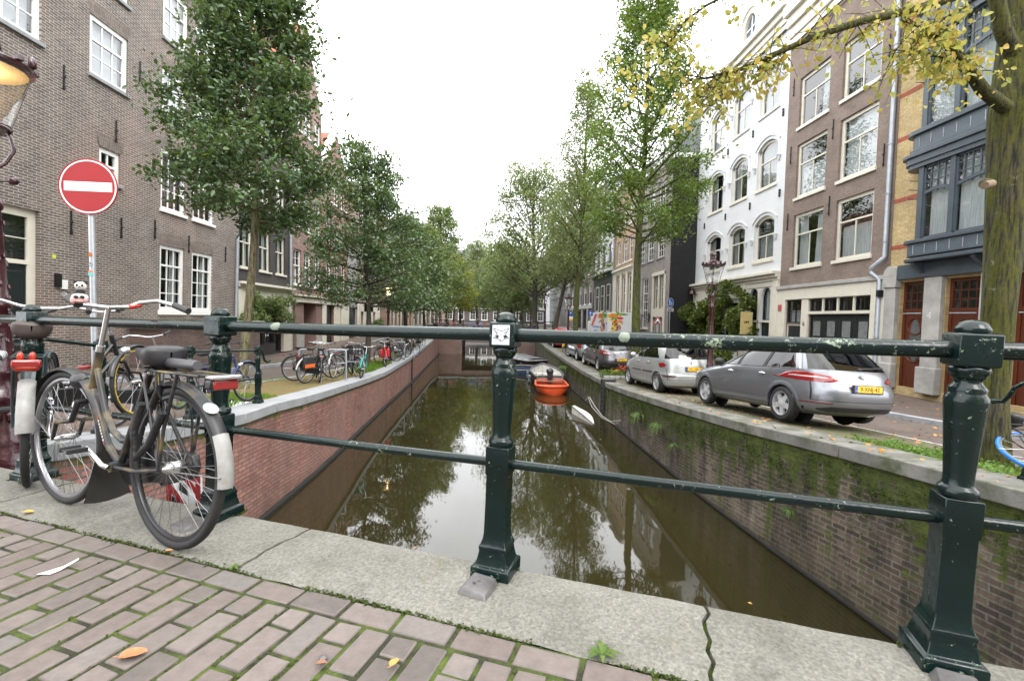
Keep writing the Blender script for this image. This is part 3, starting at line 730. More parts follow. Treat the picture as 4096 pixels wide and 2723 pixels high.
    def pipe(s,Y,za,zb,r=.05,kink=None,m=None):
        mb=MB(); u=s.u(Y)
        P=[(u,.09,s.Z(zb)),(u,.09,s.Z(za))] if not kink else [(u,.09,s.Z(zb)),(u,.09,s.Z(kink)+.25),(u+s.sd*.0,.12,s.Z(kink)+.2),(u+kinkd(s),.22,s.Z(kink)-.1),(u+kinkd(s),.22,s.Z(kink)-.25),(u+kinkd(s)*.2,.16,s.Z(kink)-.5),(u+kinkd(s)*.2,.16,s.Z(za))]
        mb.tube(P,r,10); z=s.Z(za)
        while z<s.Z(zb): mb.lathe([(r*1.25,z),(r*1.25,z+.04)],10,M=Matrix.Translation((u if not kink or z>s.Z(kink) else u+kinkd(s)*.2,.09 if not kink or z>s.Z(kink) else .16,0))); z+=1.6
        return mb.build('drainpipe',m or ZINC,s.root)
    def finish(s,depth=9.,roof=None,gable=None,roofm=None,sidem=None):
        mb=MB(); u0,u1=s.U(s.Ya,s.Yb); z0=-1.2; z1=s.Z(s.zt); H=s.holes
        us=sorted(set([u0,u1]+[max(u0,min(u1,h[k])) for h in H for k in (0,1)])); zs=sorted(set([z0,z1]+[h[k] for h in H for k in (2,3)]))
        for i in range(len(us)-1):
            for j in range(len(zs)-1):
                uc,zc=(us[i]+us[i+1])/2,(zs[j]+zs[j+1])/2
                if us[i+1]-us[i]<1e-5 or any(h[0]<uc<h[1] and h[2]<zc<h[3] for h in H): continue
                mb.quad((us[i],0,zs[j]),(us[i+1],0,zs[j]),(us[i+1],0,zs[j+1]),(us[i],0,zs[j+1]))
        for a,b,c,d,dp in H:
            mb.quad((a,0,c),(a,0,d),(a,-dp,d),(a,-dp,c)); mb.quad((b,0,d),(b,0,c),(b,-dp,c),(b,-dp,d))
            mb.quad((a,0,d),(b,0,d),(b,-dp,d),(a,-dp,d)); mb.quad((b,0,c),(a,0,c),(a,-dp,c),(b,-dp,c))
        mb.quad((u0,0,z0),(u0,0,z1),(u0,-depth,z1),(u0,-depth,z0),1); mb.quad((u1,0,z1),(u1,0,z0),(u1,-depth,z0),(u1,-depth,z1),1)
        mb.quad((u0,-depth,z0),(u0,-depth,z1),(u1,-depth,z1),(u1,-depth,z0),1)
        if not roof: mb.quad((u0,0,z1),(u1,0,z1),(u1,-depth,z1),(u0,-depth,z1),1)
        b=len(mb.v); mb.v+=s.extra.v; mb.f+=[[q+b for q in f] for f in s.extra.f]; mb.m+=s.extra.m
        if gable:   # polygon [(Y,z)] standing on the wall
            P=[(s.u(Y),s.Z(z)) for Y,z in gable]; n=len(P)
            mb.add([(a,0,c) for a,c in P]+[(a,-.35,c) for a,c in P],[tuple(range(n)),tuple(range(n,2*n))[::-1]]+[(i,(i+1)%n,n+(i+1)%n,n+i) for i in range(n)])
        w=mb.build('wall',[s.wall,sidem or s.wall],s.root,smooth=0)
        if roof:
            m=MB()
            if roof[0]=='gable':      # ridge runs away from the street
                Yr,zr,ov=roof[1:]; ur=s.u(Yr); zr=s.Z(zr)
                for a in (u0,u1): m.add([(a,-.3,z1),(ur,-.3,zr),(ur,-depth,zr),(a,-depth,z1)],[(0,1,2,3)])
            elif roof[0]=='eaves':    # slope rising away from the street
                zr=s.Z(roof[1]); m.quad((u0,.15,z1),(u1,.15,z1),(u1,-depth*.45,zr),(u0,-depth*.45,zr)); m.quad((u0,-depth,z1),(u0,-depth*.45,zr),(u1,-depth*.45,zr),(u1,-depth,z1))
                m.add([(u0,0,z1),(u0,-depth*.45,zr),(u0,-depth,z1)],[(0,1,2)]); m.add([(u1,0,z1),(u1,-depth*.45,zr),(u1,-depth,z1)],[(2,1,0)])
            elif roof[0]=='hip':
                zr=s.Z(roof[1]); i=roof[2]; um=(u0+u1)/2
                m.add([(u0,.1,z1),(u1,.1,z1),(u1,-depth,z1),(u0,-depth,z1),(u0+i,-i,zr),(u1-i,-i,zr),(u1-i,-depth+i,zr),(u0+i,-depth+i,zr)],[(0,1,5,4),(1,2,6,5),(2,3,7,6),(3,0,4,7),(4,5,6,7)])
            m.build('roof',roofm or TILE,s.root,smooth=0)
        return s
kinkd=lambda s: s.sd*.38
NL=lambda z: 1.03+(z-1.03)*1.096
NR=lambda z: 1.03+(z-1.03)*1.0924
kl,kr=1.096,1.0924

# --- left 1: tall brown brick house with white sash windows
b1=brick('brown_brick',(.092,.071,.060),(.165,.13,.110),(.36,.335,.30),.215,.066,.0105,patch=(.185,.108,.08),patch_scale=.28,plo=.5,phi=.68)
archb=brick('arch_brick',(.12,.09,.076),(.175,.135,.112),(.23,.21,.185),.064,.215,.009)
h=House('brick_house','tall brown brick house with white sash windows behind the no entry sign','L',-11.4,6.,20.82,-1.,NL(11.45),b1,lean=-.03)
S1=((.36,3,1),(.64,3,2)); S2=((.28,3,1),(.72,3,3))
def lw(Ya,Yb,za,zb,secs,cur=None,sillm=SILL,sh=.1):
    w=h.window(Ya*kl,Yb*kl,NL(za),NL(zb),secs,fm=WHITEP,fw=.13,rec=.05,curtain=cur,sillm=sillm,sh=sh,bar=.032)
    a=MB(); u0,u1=h.U(Ya*kl,Yb*kl); z=h.Z(NL(zb)); n=12
    P=[(u0-.14+(u1-u0+.28)*i/n,.05*(1-(2*i/n-1)**2)) for i in range(n+1)]
    for i in range(n): a.add([(P[i][0]+(.14 if i==0 else 0),.004,z+P[i][1]-.005),(P[i+1][0]-(.14 if i==n-1 else 0),.004,z+P[i+1][1]-.005),(P[i+1][0],.004,z+.33+P[i+1][1]),(P[i][0],.004,z+.33+P[i][1])],[(0,1,2,3)])
    a.build('flat_arch',archb,h.root,smooth=0)
for Ya,Yb in ((9.77,10.97),(12.2,13.4),(14.7,15.82),(16.2,17.35)):
    lw(Ya,Yb,6.87,8.32,S1,'bf'); lw(Ya,Yb,9.2,10.75,S1,'bf')  # pale sheets behind the upper panes stand in for the white sky reflection
lw(12.5,13.17,4.38,5.2,((.5,2,1),(.5,2,1)))
for Ya,Yb in ((14.7,15.82),(16.2,17.35)): lw(Ya,Yb,4.13,5.95,S1,'rlr',WHITEP); lw(Ya,Yb,1.06,3.06,S2,'wl',WHITEP,.16)
h.door(9.5*kl,10.95*kl,-.85,NL(3.2),DGREEN,CREAM,fw=.2,rec=.1,top=.30,topcols=1,toprows=2)
h.anchors([(y*kl,NL(z)) for y,z in ((13.8,7.7),(11.5,6.4),(13.0,5.75),(11.7,3.1),(13.2,3.25),(14.45,3.45),(16.0,6.9),(16.0,3.25),(18.1,3.2))],.62)
h.cornice(6,20.82,NL(11.3),NL(11.75),WHITEP,.4)
h.box('house_bell',11.3*kl,11.44*kl,NL(1.55),NL(1.85),IRON,0,.06); h.box('letter_plate',11.45*kl,11.6*kl,NL(1.5),NL(1.72),WHITEP,0,.05)
h.box('yellow_note',11.25*kl,11.33*kl,NL(2.2),NL(2.28),simple('yellow_paper',(.6,.65,.03),.6),0,.012)
h.pipe(20.6,-1,NL(4),.06); h.finish()
# low brick cellar entrance with a concrete slab before it
mb=MB(); cel=thing('cellar_entrance','low brick cellar entrance with a concrete slab roof along the brown brick house','wall',(-11.4,14.6,-.95))
bb=brick('cellar_brick',(.10,.062,.052),(.16,.095,.08),(.2,.18,.16),.215,.064,.009,swap='YZ0')
mb.bx(.02,1.0,.3,6.3,-.3,1.5); mb.build('brickwork',bb,cel,smooth=0)
slab=simple('concrete_slab',(.33,.33,.29),.85,var=.15,ns=3,bump=.3,dirt=((.16,.19,.08),1.2,.55,.72))
mb=MB(); mb.bx(0,1.12,.1,6.5,1.5,1.62); mb.build('slab',slab,cel,bevel=.02)

# --- left 2: narrow dark house over a cream shop front
b2=brick('black_brick',(.030,.027,.026),(.05,.043,.04),(.06,.056,.05),.215,.064,.009)
h=House('dark_house','dark brick house with a cream shop front behind the first tree on the left','L',-11.4,20.82,26.2,-1.,13.2,b2)
for z in (3.05,6.3,9.4):
    for Ya,Yb in ((21.2,22.3),(22.9,24.0),(24.55,25.65)): h.window(Ya,Yb,z,z+1.95,((.4,1,1),(.6,2,1)),fm=CREAM,lod=0,curtain='wl')
h.cornice(20.9,26.2,2.05,2.4,CREAM,.35,3,'shop_cornice'); h.cornice(20.82,26.2,12.7,13.2,CREAM,.5)
h.boxes('shop_front',[(20.9,21.3,-1,2.04,0,.12),(25.1,26.15,-1,2.04,0,.14),(21.3,25.1,1.3,2.04,0,.08)],CREAM,.01)
for a,b in ((21.4,22.3),(22.4,23.3),(23.4,24.4)): h.window(a,b,-.5,1.25,((1,4,2),),fm=DGREEN,fw=.07,sill=False)
h.door(24.5,25.08,-.95,1.2,DGREEN,DGREEN,top=.2,cols=1); h.pipe(26.1,-1,6,.06,m=ZINC); h.finish()
# --- left 3: brown red house with tall gable
b3=brick('brown_red_brick',(.22,.125,.105),(.29,.17,.145),(.2,.17,.15),.215,.064,.009)
h=House('gabled_house','brown red brick gabled house with tall white windows above a cream lintel','L',-11.4,26.2,30.83,-1.,13.4,b3)
for z,hh in ((2.68,2.0),(5.9,1.9),(8.8,1.8),(11.4,1.5)):
    for a,b in ((26.65,27.72),(28.1,29.18),(29.65,30.7)): h.window(a,b,z,z+hh,((.45,2,2),(.55,2,2)),fm=WHITEP,curtain='wh' if z<4 else None)
h.boxes('lintel',[(26.3,30.83,1.68,1.95,0,.16)],CREAM,.012); h.cornice(26.3,30.83,1.95,2.1,CREAM,.3,2,'lintel_cornice')
h.door(26.3,26.85,-.95,1.6,IRON,CREAM,top=.25,cols=1,topcols=1); h.hole(28.04,29.93,-1,1.66,1.2)
h.boxes('entry_back',[(28.0,29.97,-1,1.7,-1.28,-1.2)],ROOM); h.boxes('plinth',[(27.0,28.03,-1,-.1,0,.04),(29.94,30.83,-1,-.1,0,.04)],STONEL)
h.door(28.1,29.0,-.95,1.6,DGREEN,DGREEN,rec=1.0,top=.3,cols=1) if False else None
h.finish(gable=[(26.2,13.4),(30.83,13.4),(28.5,17.8)],roof=('gable',28.5,17.8,0),roofm=RTILE)
# --- left 4: orange brick gable house
b4=brick('orange_brick',(.23,.10,.075),(.29,.135,.10),(.24,.19,.16),.215,.064,.009)
h=House('gabled_house','orange brick house with a white edged pointed gable and a cream doorway','L',-11.4,30.83,36.1,-1.,10.7,b4)
for z,hh in ((2.62,2.1),(5.8,1.9),(8.6,1.5)):
    for a,b in ((31.6,32.6),(33.1,34.1),(34.6,35.6)): h.window(a,b,z,z+hh,((.4,2,1),(.6,2,2)),fm=WHITEP)
h.boxes('lintel',[(30.83,36.1,1.66,1.92,0,.16)],CREAM,.012); h.cornice(30.83,36.1,1.92,2.05,CREAM,.3,2,'lintel_cornice')
h.boxes('pilaster',[(30.9,31.4,-1,1.65,0,.12),(33.1,34.3,-1,1.65,-.0,.06),(34.5,36.05,-1,1.65,0,.14)],CREAM,.01)
h.door(31.45,33.05,-.95,1.62,DGREEN,DGREEN,top=.0,cols=3)
h.finish(gable=[(30.83,10.7),(36.1,10.7),(33.6,13.6)],roof=('gable',33.6,13.6,0),roofm=RTILE)
mb=MB()
for (ya,za,yb,zb) in ((30.83,10.75,33.6,13.7),(33.6,13.7,36.1,10.75)):
    a0,a1=h.u(ya),h.u(yb); c0,c1=h.Z(za),h.Z(zb); mb.add([(a0,.03,c0-.35),(a1,.03,c1-.35),(a1,.03,c1),(a0,.03,c0),(a0,-.4,c0),(a1,-.4,c1)],[(0,1,2,3),(3,2,5,4)])
mb.build('gable_edge',WHITEP,h.root)
# --- left 5..: grey wall with a gate, cream doors, then the far row
gp=simple('grey_plaster',(.24,.235,.23),.85,var=.12,ns=1.5,bump=.1)
h=House('grey_annex','low grey plastered annex with a dark iron gate between two brick houses','L',-11.4,36.1,38.6,-1.,6.2,gp)
h.door(36.3,38.4,-.95,1.6,DGREEN,IRON,top=.0,cols=3,leaves=2); h.finish()
pk=brick('pink_brick',(.27,.16,.13),(.33,.2,.165),(.28,.24,.21),.215,.064,.009)
h=House('house','pinkish brick house with three narrow dark doors in a cream ground floor','L',-11.4,38.6,45.5,-1.,11.2,pk)
h.boxes('ground_floor',[(38.6,39.3,-1,2.,0,.1),(40.2,41.2,-1,2.,0,.1),(42.1,43.1,-1,2.,0,.1),(44.,45.5,-1,2.,0,.1),(39.3,44.,1.3,2.,0,.1)],CREAM,.01)
for a in (39.35,41.25,43.15): h.door(a,a+.8,-.9,1.28,IRON,CREAM,top=.2,cols=1,topcols=1)
for z in (2.7,5.6,8.4):
    for a in (39.3,41.4,43.5): h.window(a,a+1.1,z,z+1.9,((.4,2,1),(.6,2,2)),fm=WHITEP,lod=1)
h.cornice(38.6,45.5,10.8,11.2,CREAM,.4); h.finish(roof=('eaves',14.),roofm=RTILE)
def far_house(name,label,side,X,Ya,Yb,zt,wall,z0s,cols,fm,ww=1.1,hh=1.9,roof=None,gf=None,corn=True,base=-.3,sec=((.4,2,1),(.6,2,1)),roofm=None,cur=None):
    h=House(name,label,side,X,Ya,Yb,base,zt,wall)
    for z in z0s:
        for k in range(cols):
            c=Ya+(Yb-Ya)*(k+.5)/cols; h.window(c-ww/2,c+ww/2,z,z+hh,sec,fm=fm,lod=1,fw=.12,curtain=cur)
    if gf:
        h.boxes('ground_floor',[(Ya+.1,Yb-.1,base+2.6,base+3.,0,.12)]+[(Ya+.1+(Yb-Ya-.6)*k/3,Ya+.5+(Yb-Ya-.6)*k/3,base,base+2.6,0,.1) for k in range(4)],gf)
        for k in range(3): h.door(Ya+.6+(Yb-Ya-.6)*k/3,Ya+.0+(Yb-Ya-.6)*(k+1)/3,base,base+2.5,DGREEN,gf,top=.25,cols=1)
    if corn: h.cornice(Ya,Yb,zt-.5,zt,CREAM,.45)
    h.finish(roof=roof,roofm=roofm); return h
far_house('house','brick house with white windows beyond the far bridge, left row','L',-11.6,50.5,57,11.,b4,(3.2,6.2),3,WHITEP,gf=CREAM,roof=('eaves',14.),roofm=RTILE)
far_house('house','pale cream house in the left row behind the yellowing trees','L',-11.6,57,65,12.,simple('cream_plaster',(.5,.42,.30),.8,var=.08),(3.2,6.2,9),3,WHITEP,gf=b3)
far_house('house','dark brick house in the left row behind the yellowing trees','L',-11.6,65,76,13.,b2,(3.2,6.2,9),4,WHITEP,gf=CREAM)
far_house('house','farthest brown brick house of the left row','L',-11.6,76,92,13.,b3,(3.2,6.2,9),5,WHITEP,gf=CREAM)

# --- right 2: brown painted house, garage doors below
bp=brick('brown_painted_brick',(.215,.163,.135),(.245,.185,.155),(.18,.137,.113),.215,.062,.008)
h=House('brown_house','brown painted brick house with cream framed windows above a wide dark garage door','R',13.,15.3,21.36,-1.05,NR(12.3),bp)
SB=((.36,1,1),(.64,2,1))
cs=iter(['wf','wl','wfr','wt','bt','wlr'])
for za,zb in ((8.83,10.75),(6.05,8.15),(3.28,5.38)):
    for a,b in ((17.1,18.82),(14.77,16.45)): h.window(a*kr,b*kr,NR(za),NR(zb),SB,fm=CREAM,fw=.13,rec=.09,curtain={8.83:'wl',6.05:'wh',3.28:'wlr'}[za] if a>17 else {8.83:None,6.05:'wf',3.28:'wh'}[za],sillm=CREAM,sh=.13,glass_=GLASS)
h.anchors([(y*kr,NR(z)) for y,z in ((16.78,11.),(16.78,8.0),(16.78,5.3),(14.45,9.6),(14.45,6.3),(19.2,10.6),(19.2,7.9),(19.2,5.2))],.75)
h.cornice(15.3,21.36,NR(12.25),NR(13.9),CREAM,.45,4); 
h.boxes('stone_ledge',[(15.3,21.36,NR(2.42),NR(2.56),0,.2)],STONEL,.02)
h.boxes('ground_floor',[(20.75,21.36,-1.05,NR(2.42),0,.12),(19.2,19.62,-1.05,NR(1.98),0,.10),(15.3,15.9,-1.05,NR(2.42),0,.12),(15.9,20.75,NR(1.98),NR(2.42),0,.13)],CREAM,.015)
h.window(18.0*kr,18.98*kr,NR(1.05),NR(1.97),((1,2,2),),fm=IRON,fw=.06,rec=.03,curtain='wh',sill=False)
h.door(18.0*kr,18.98*kr,-.95,NR(1.0),DGREEN,CREAM,fw=.06,rec=.03,top=0,cols=1)
for k in range(4):
    a=15.95+(19.2-15.95)*k/4; h.window(a,a+.79,NR(1.5),NR(1.95),((1,2,1),),fm=DGREEN,fw=.05,rec=.03,sill=False)
h.boxes('transom',[(15.9,19.22,NR(1.40),NR(1.5),0,.09)]+[(15.92+(19.2-15.95)*k/4-.04,15.92+(19.2-15.95)*k/4+.04,NR(1.5),NR(1.97),0,.06) for k in range(1,4)],CREAM)
gd=h.door(15.95,19.18,-.95,NR(1.38),DGREEN,DGREEN,fw=.05,rec=.04,top=0,leaves=4,cols=1)
for k in range(4):
    mb=MB(); a=15.95+(19.18-15.95)*k/4; u0,u1=h.U(a+.2,a+.62); mb.quad((u0,-.045,h.Z(.55)),(u1,-.045,h.Z(.55)),(u1,-.045,h.Z(1.15)),(u0,-.045,h.Z(1.15))); mb.build('frosted_pane',simple('frosted_glass',(.17,.18,.18),.25),gd)
h.box('house_shield',20.95,21.2,NR(1.55),NR(1.8),simple('pink_tile',(.42,.10,.10),.4),.121,.15)
text_mesh('house_number','6',.26,IRON,h.root,basis((h.u(19.4),.115,h.Z(NR(1.02))),(-1,0,0),(0,0,1),(0,1,0)))
h.pipe(14.12*kr,-1,NR(12),.075,kink=NR(2.9)); h.finish(depth=10,roof=('eaves',17.8),roofm=RTILE)
for k in range(3):
    mb=MB(); 
h.box('wall_bracket',15.35,15.45,NR(1.9),NR(2.1),IRON,.12,.3)

# --- right 3: white house with arched windows and a dormer
ww=NT('white_wall'); v=ww.coord(); 
sp=ww.N('ShaderNodeSeparateXYZ'); ww.L(v,sp.inputs[0])
ln=ww.math('LESS_THAN',ww.math('FRACT',ww.math('DIVIDE',sp.outputs[2],.62)),.022)
ww.bsdf(ww.mix(1.,ww.ramp(ww.noise(v,.8,4),[(.3,(.56,.575,.59)),(.7,(.625,.63,.635))]),ww.mix(ln,(1,1,1),(.80,.81,.82)),'MULTIPLY'),.6,0,ww.bump(ww.math('SUBTRACT',ww.math('MULTIPLY',ww.noise(v,6,3),.2),ln),.3,.01)); ww=ww.mat
h=House('white_house','white plastered house with rows of arched windows and a round topped dormer','R',13.,21.36,30.75,-1.1,14.4,ww)
cur=iter(['wlr','wlr','wh', 'wlr','wr','wf', 'bf','bf','bf'])
for za,zb in ((3.85,5.82),(7.1,9.15),(10.4,12.55)):
    for a,b in ((25.03,26.72),(22.58,24.15),(20.17,21.75)): h.window(a*kr,b*kr,NR(za),NR(zb),((.42,1,1),(.58,2,1)),fm=CREAM,fw=.14,rec=.12,arch=.34,hood=True,curtain=next(cur),sillm=CREAM,sh=.14,glass_=GLASSD)
for z in (6.55,9.9):
    for y in (27.1,24.6,22.2,19.85): 
        mb=MB(); 
        for q in range(3): mb.ball((h.u(y*kr),.04,h.Z(NR(z))-.12+.12*q),(.06,.045,.075),8)
        mb.build('wall_anchor',IRON,h.root)
h.cornice(21.36,30.75,14.45,15.6,CREAM,.42,4)
h.cornice(21.36,30.75,NR(2.72),NR(3.25),CREAM,.4,4,'string_course')
h.boxes('ground_floor',[(30.3,30.75,-1.1,3.0,0,.1),(24.2,24.75,-1.1,3.0,0,.14),(21.36,21.75,-1.1,3.0,0,.14),(21.75,24.2,NR(2.62),3.0,0,.05),(24.75,30.3,2.3,3.0,0,.06)],CREAM,.015)
for (a,b) in ((21.14,21.94),(20.14,20.94)):
    h.window(a*kr,b*kr,NR(1.15),NR(2.6),((1,1,1),),fm=IRON,fw=.05,rec=.12,arch=.42,sill=False,curtain=None if a>21 else 'bf')
    h.door(a*kr,b*kr,-.95,NR(1.05),DGREEN,IRON,fw=.05,rec=.10,top=0,cols=1)
h.boxes('door_surround',[(20.94*kr+.01,21.14*kr-.01,-1.1,NR(2.5),0,.06),(19.9*kr,20.14*kr-.01,-1.1,NR(2.6),0,.06),(21.94*kr+.01,22.2*kr,-1.1,NR(2.6),0,.06),(19.9*kr,22.2*kr,NR(1.05),NR(1.15),-.0,.045)],CREAM)
text_mesh('house_number','8',.26,IRON,h.root,basis((h.u(21.04*kr),.064,h.Z(NR(1.05))),(-1,0,0),(0,0,1),(0,1,0)))
for a in (25.0,26.9,28.7): h.window(a,a+1.5,-.6,2.1,((.25,2,1),(.75,1,1)),fm=DGREEN,fw=.08,rec=.1,sill=False)
# dormer
mb=MB(); uc=h.u(25.3); w_=.95; zb_,zt_=h.Z(15.6),h.Z(16.7); n=12
P=[(uc-w_,zb_),(uc+w_,zb_)]+[(uc+w_*math.cos(PI*i/n),zt_+w_*1.02*math.sin(PI*i/n)) for i in range(n+1)]
Q=[(uc+(a-uc)*.62,zb_+.45+(c-zb_-.45)*.80 if c>zb_+.01 else zb_+.45) for a,c in P]
N=len(P)
mb.add([(a,-.1,c) for a,c in P]+[(a,-.1,c) for a,c in Q]+[(a,-.32,c) for a,c in Q]+[(a,-1.6,c) for a,c in P],[q for i in range(N) for q in ((i,(i+1)%N,N+(i+1)%N,N+i),(N+i,N+(i+1)%N,2*N+(i+1)%N,2*N+i),(3*N+i,3*N+(i+1)%N,(i+1)%N,i))])
mb.tube([(a,-.07,c) for a,c in P[2:]],.07,6)
dm=mb.build('dormer',CREAM,h.root,smooth=30)
mb=MB(); mb.add([(a,-.28,c) for a,c in Q],[tuple(range(N))]); mb.build('pane',simple('dormer_glass',(.10,.12,.15),.04),dm)
mb=MB(); mb.bx(uc-.03,uc+.03,-.27,-.22,zb_+.45,zt_+.8); mb.bx(uc-.55,uc+.55,-.268,-.222,zt_-.05,zt_+.02); mb.build('glazing_bars',WHITEP,dm)
h.finish(depth=10,roof=('eaves',18.4),roofm=simple('slate_roof',(.05,.055,.065),.55,var=.2,ns=6))

# --- right 4: grey brick house that stands forward, black side wall
gb=brick('grey_brick',(.24,.215,.195),(.32,.285,.26),(.2,.185,.17),.215,.064,.009)
bk=brick('black_side_brick',(.0085,.0085,.0095),(.014,.014,.015),(.006,.006,.007),.215,.064,.008,swap='YZ0')
h=House('grey_house','grey brick house with a bare black side wall and a tall cream doorway','R',11.3,30.77,38.9,-1.15,11.9,gb)
for z in (5.45,8.7):
    for a in (31.95,34.15,36.3): h.window(a,a+1.55,z,z+1.95,((.5,3,2),(.5,3,2)),fm=WHITEP,fw=.11,sillm=SILL)
h.window(35.05,36.6,.45,4.3,((.3,3,2),(.35,3,2),(.35,3,2)),fm=WHITEP,fw=.11)
h.window(31.7,32.6,1.9,4.2,((.35,2,1),(.65,2,2)),fm=CREAM,fw=.1,sill=False); h.window(32.85,33.8,1.9,4.2,((.35,2,1),(.65,2,2)),fm=CREAM,fw=.1,sill=False)
h.boxes('door_surround',[(31.5,31.69,-1.1,4.4,0,.08),(33.81,34.05,-1.1,4.4,0,.08),(32.61,32.84,-1.1,4.4,0,.07),(31.5,34.05,4.21,4.45,.0,.12),(31.7,33.8,1.3,1.88,0,.06)],CREAM)
h.door(31.7,32.6,-1.,1.28,DGREEN,CREAM,top=0,cols=1); h.door(32.85,33.8,-1.,1.28,DGREEN,CREAM,top=0,cols=1)
h.window(37.2,38.4,.45,4.3,((.3,3,2),(.35,3,2),(.35,3,2)),fm=WHITEP,fw=.11)
h.cornice(30.7,38.9,11.65,12.0,WHITEP,.3,2,'gutter')
h.finish(depth=9,roof=('hip',16.,2.6),roofm=TILE,sidem=bk)
mb=MB(); mb.bx(11.45,13.2,30.70,30.76,11.7,11.98); mb.v=[tuple(h.root.matrix_basis.inverted()@Vector(p)) for p in mb.v]; mb.build('gutter',WHITEP,h.root)
# --- right 5: beige house
bg_=brick('beige_brick',(.36,.235,.14),(.42,.28,.17),(.3,.24,.18),.215,.064,.009)
h=House('beige_house','beige brick house with three tall white window bays below a cream cornice','R',11.3,38.9,45.9,-1.,13.,bg_)
for z in (6.2,9.4):
    for a in (39.6,41.4,43.4): h.window(a,a+1.25,z,z+2.1,((.4,2,2),(.6,2,2)),fm=WHITEP,fw=.14,lod=1)
for a in (39.4,41.3,43.3): h.window(a,a+1.35,.2,4.95,((.3,2,2),(.35,2,2),(.35,2,2)),fm=WHITEP,fw=.14,lod=1,sill=False)
h.boxes('shop_front',[(38.9,39.38,-1,5.4,0,.1),(40.76,41.28,-1,5.4,0,.09),(42.66,43.28,-1,5.4,0,.09),(44.66,45.6,-1,5.4,0,.1)],CREAM); h.cornice(38.9,45.6,5.2,5.7,CREAM,.3,3,'shop_cornice')
h.cornice(38.9,45.9,12.5,13.,CREAM,.5); h.pipe(45.75,-1,12,.08); h.finish(depth=9,roof=('eaves',16.))
# --- right 6: pale grey house with dark shop front
h=House('pale_house','pale grey plastered house over a black shop front with striped shutters','R',11.3,46.,54.9,-.4,14.3,simple('pale_plaster',(.52,.54,.54),.7,var=.08))
for z in (6.7,9.75,12.):
    for a in (46.9,49.6,52.3): h.window(a,a+1.5,z,z+(2.1 if z<12 else 1.6),((.4,1,1),(.6,2,1)),fm=simple('grey_frame',(.2,.21,.2),.5),fw=.1,lod=1,sillm=WHITEP)
h.cornice(45.95,54.9,5.3,5.9,DGREEN,.5,4,'shop_cornice'); h.cornice(46,54.9,13.9,14.3,WHITEP,.4)
h.boxes('shop_front',[(46,54.9,-.4,5.28,0,.06)],IRON)
for a in (47.,49.6,52.2): h.window(a,a+1.5,1.9,4.7,((.4,1,1),(.6,2,1)),fm=CREAM,fw=.12,rec=-.07,lod=1,sill=True)
for a in (46.6,49.2,51.8,54.2):
    mb=MB()
    for q in range(14): mb.box((h.u(a),.09,h.Z(1.9+q*.2)),(.16,.03,.1))
    mb.build('striped_shutter',WHITEP,h.root)
h.boxes('sign_board',[(47.5,48.6,1.3,1.6,.06,.1)],simple('sign_blue',(.02,.04,.2),.4)); h.finish(depth=9)
# --- right 7: dark brick corner house with a name band
b7=brick('dark_brick',(.085,.068,.062),(.12,.1,.09),(.12,.11,.1),.215,.064,.009)
h=House('corner_house','dark brick corner house with white windows and a pale name band, beyond the far bridge','R',11.3,55.4,73.5,-.3,16.2,b7)
for z in (6.9,10.2,13.2):
    for a in (56.6,59.7,63.2,66.6,70.): h.window(a,a+1.7,z,z+2.3,((.4,2,1),(.6,2,2)),fm=WHITEP,fw=.16,lod=1)
for a in (56.6,59.9,63.4,66.8,70.): h.window(a,a+1.9,2.9,5.4,((.35,3,2),(.65,1,1)),fm=WHITEP,fw=.13,lod=1,curtain='wf' if a>59 else None)
h.boxes('name_band',[(58.,69.,6.05,6.6,0,.08)],CREAM); text_mesh('lettering','ANDRIESSE  1900',.5,IRON,h.root,basis((h.u(63.5),.085,h.Z(6.3)),(-1,0,0),(0,0,1),(0,1,0))) if False else None
h.boxes('shop_front',[(55.4,73.5,2.4,2.75,0,.15),(58.2,58.9,-.3,2.4,0,.1),(62.,62.6,-.3,2.4,0,.1),(66,66.6,-.3,2.4,0,.1),(70,70.6,-.3,2.4,0,.1)],STONEL)
h.hole(59.5,61.6,-.3,2.2,.6); h.boxes('entry_back',[(59.4,61.7,-.3,2.3,-.7,-.6)],ROOM); h.hole(63.5,65.4,-.3,2.1,.6); h.boxes('entry_back',[(63.4,65.5,-.3,2.2,-.7,-.6)],ROOM)
h.cornice(55.4,73.5,15.7,16.2,CREAM,.5); h.finish(depth=9,roof=('eaves',19.))
# --- right 8 and 9: scaffolded facade, wrapped house
sheet=simple('scaffold_sheet',(.55,.57,.59),.8,var=.12,ns=1.2)
h=House('scaffolded_house','pale house under renovation with boards and scaffold poles, right row far end','R',11.,73.6,88.,-.3,13.5,simple('weathered_boards',(.36,.36,.34),.8,var=.25,ns=3))
for k,a in enumerate((75,78,81.5,85)):
    for z in (2.8,6.,9.4): h.window(a,a+1.6,z,z+2.2,((1,1,1),),fm=WHITEP,fw=.14,lod=1)
mb=MB()
for k in range(10): mb.tube([(h.u(74+1.5*k),1.2,h.Z(-.3)),(h.u(74+1.5*k),1.2,h.Z(14))],.07,6)
for z in (2.2,4.4,6.6,8.8,11,13): mb.bx(0,14.4,.7,1.35,h.Z(z),h.Z(z)+.12); mb.tube([(0,1.25,h.Z(z)+1),(14.4,1.25,h.Z(z)+1)],.06,6)
mb.build('scaffold',simple('scaffold_steel',(.4,.41,.42),.4,.5),h.root); h.finish()
h=House('wrapped_house','house wrapped in white scaffold sheeting at the far end of the right row','R',10.5,88.2,104.,-.3,14.,sheet); 
for z in (3.4,7.,10.5):
    for a in (90,94,98): h.window(a,a+2,z,z+2.4,((1,2,1),),fm=WHITEP,lod=1)
h.finish()
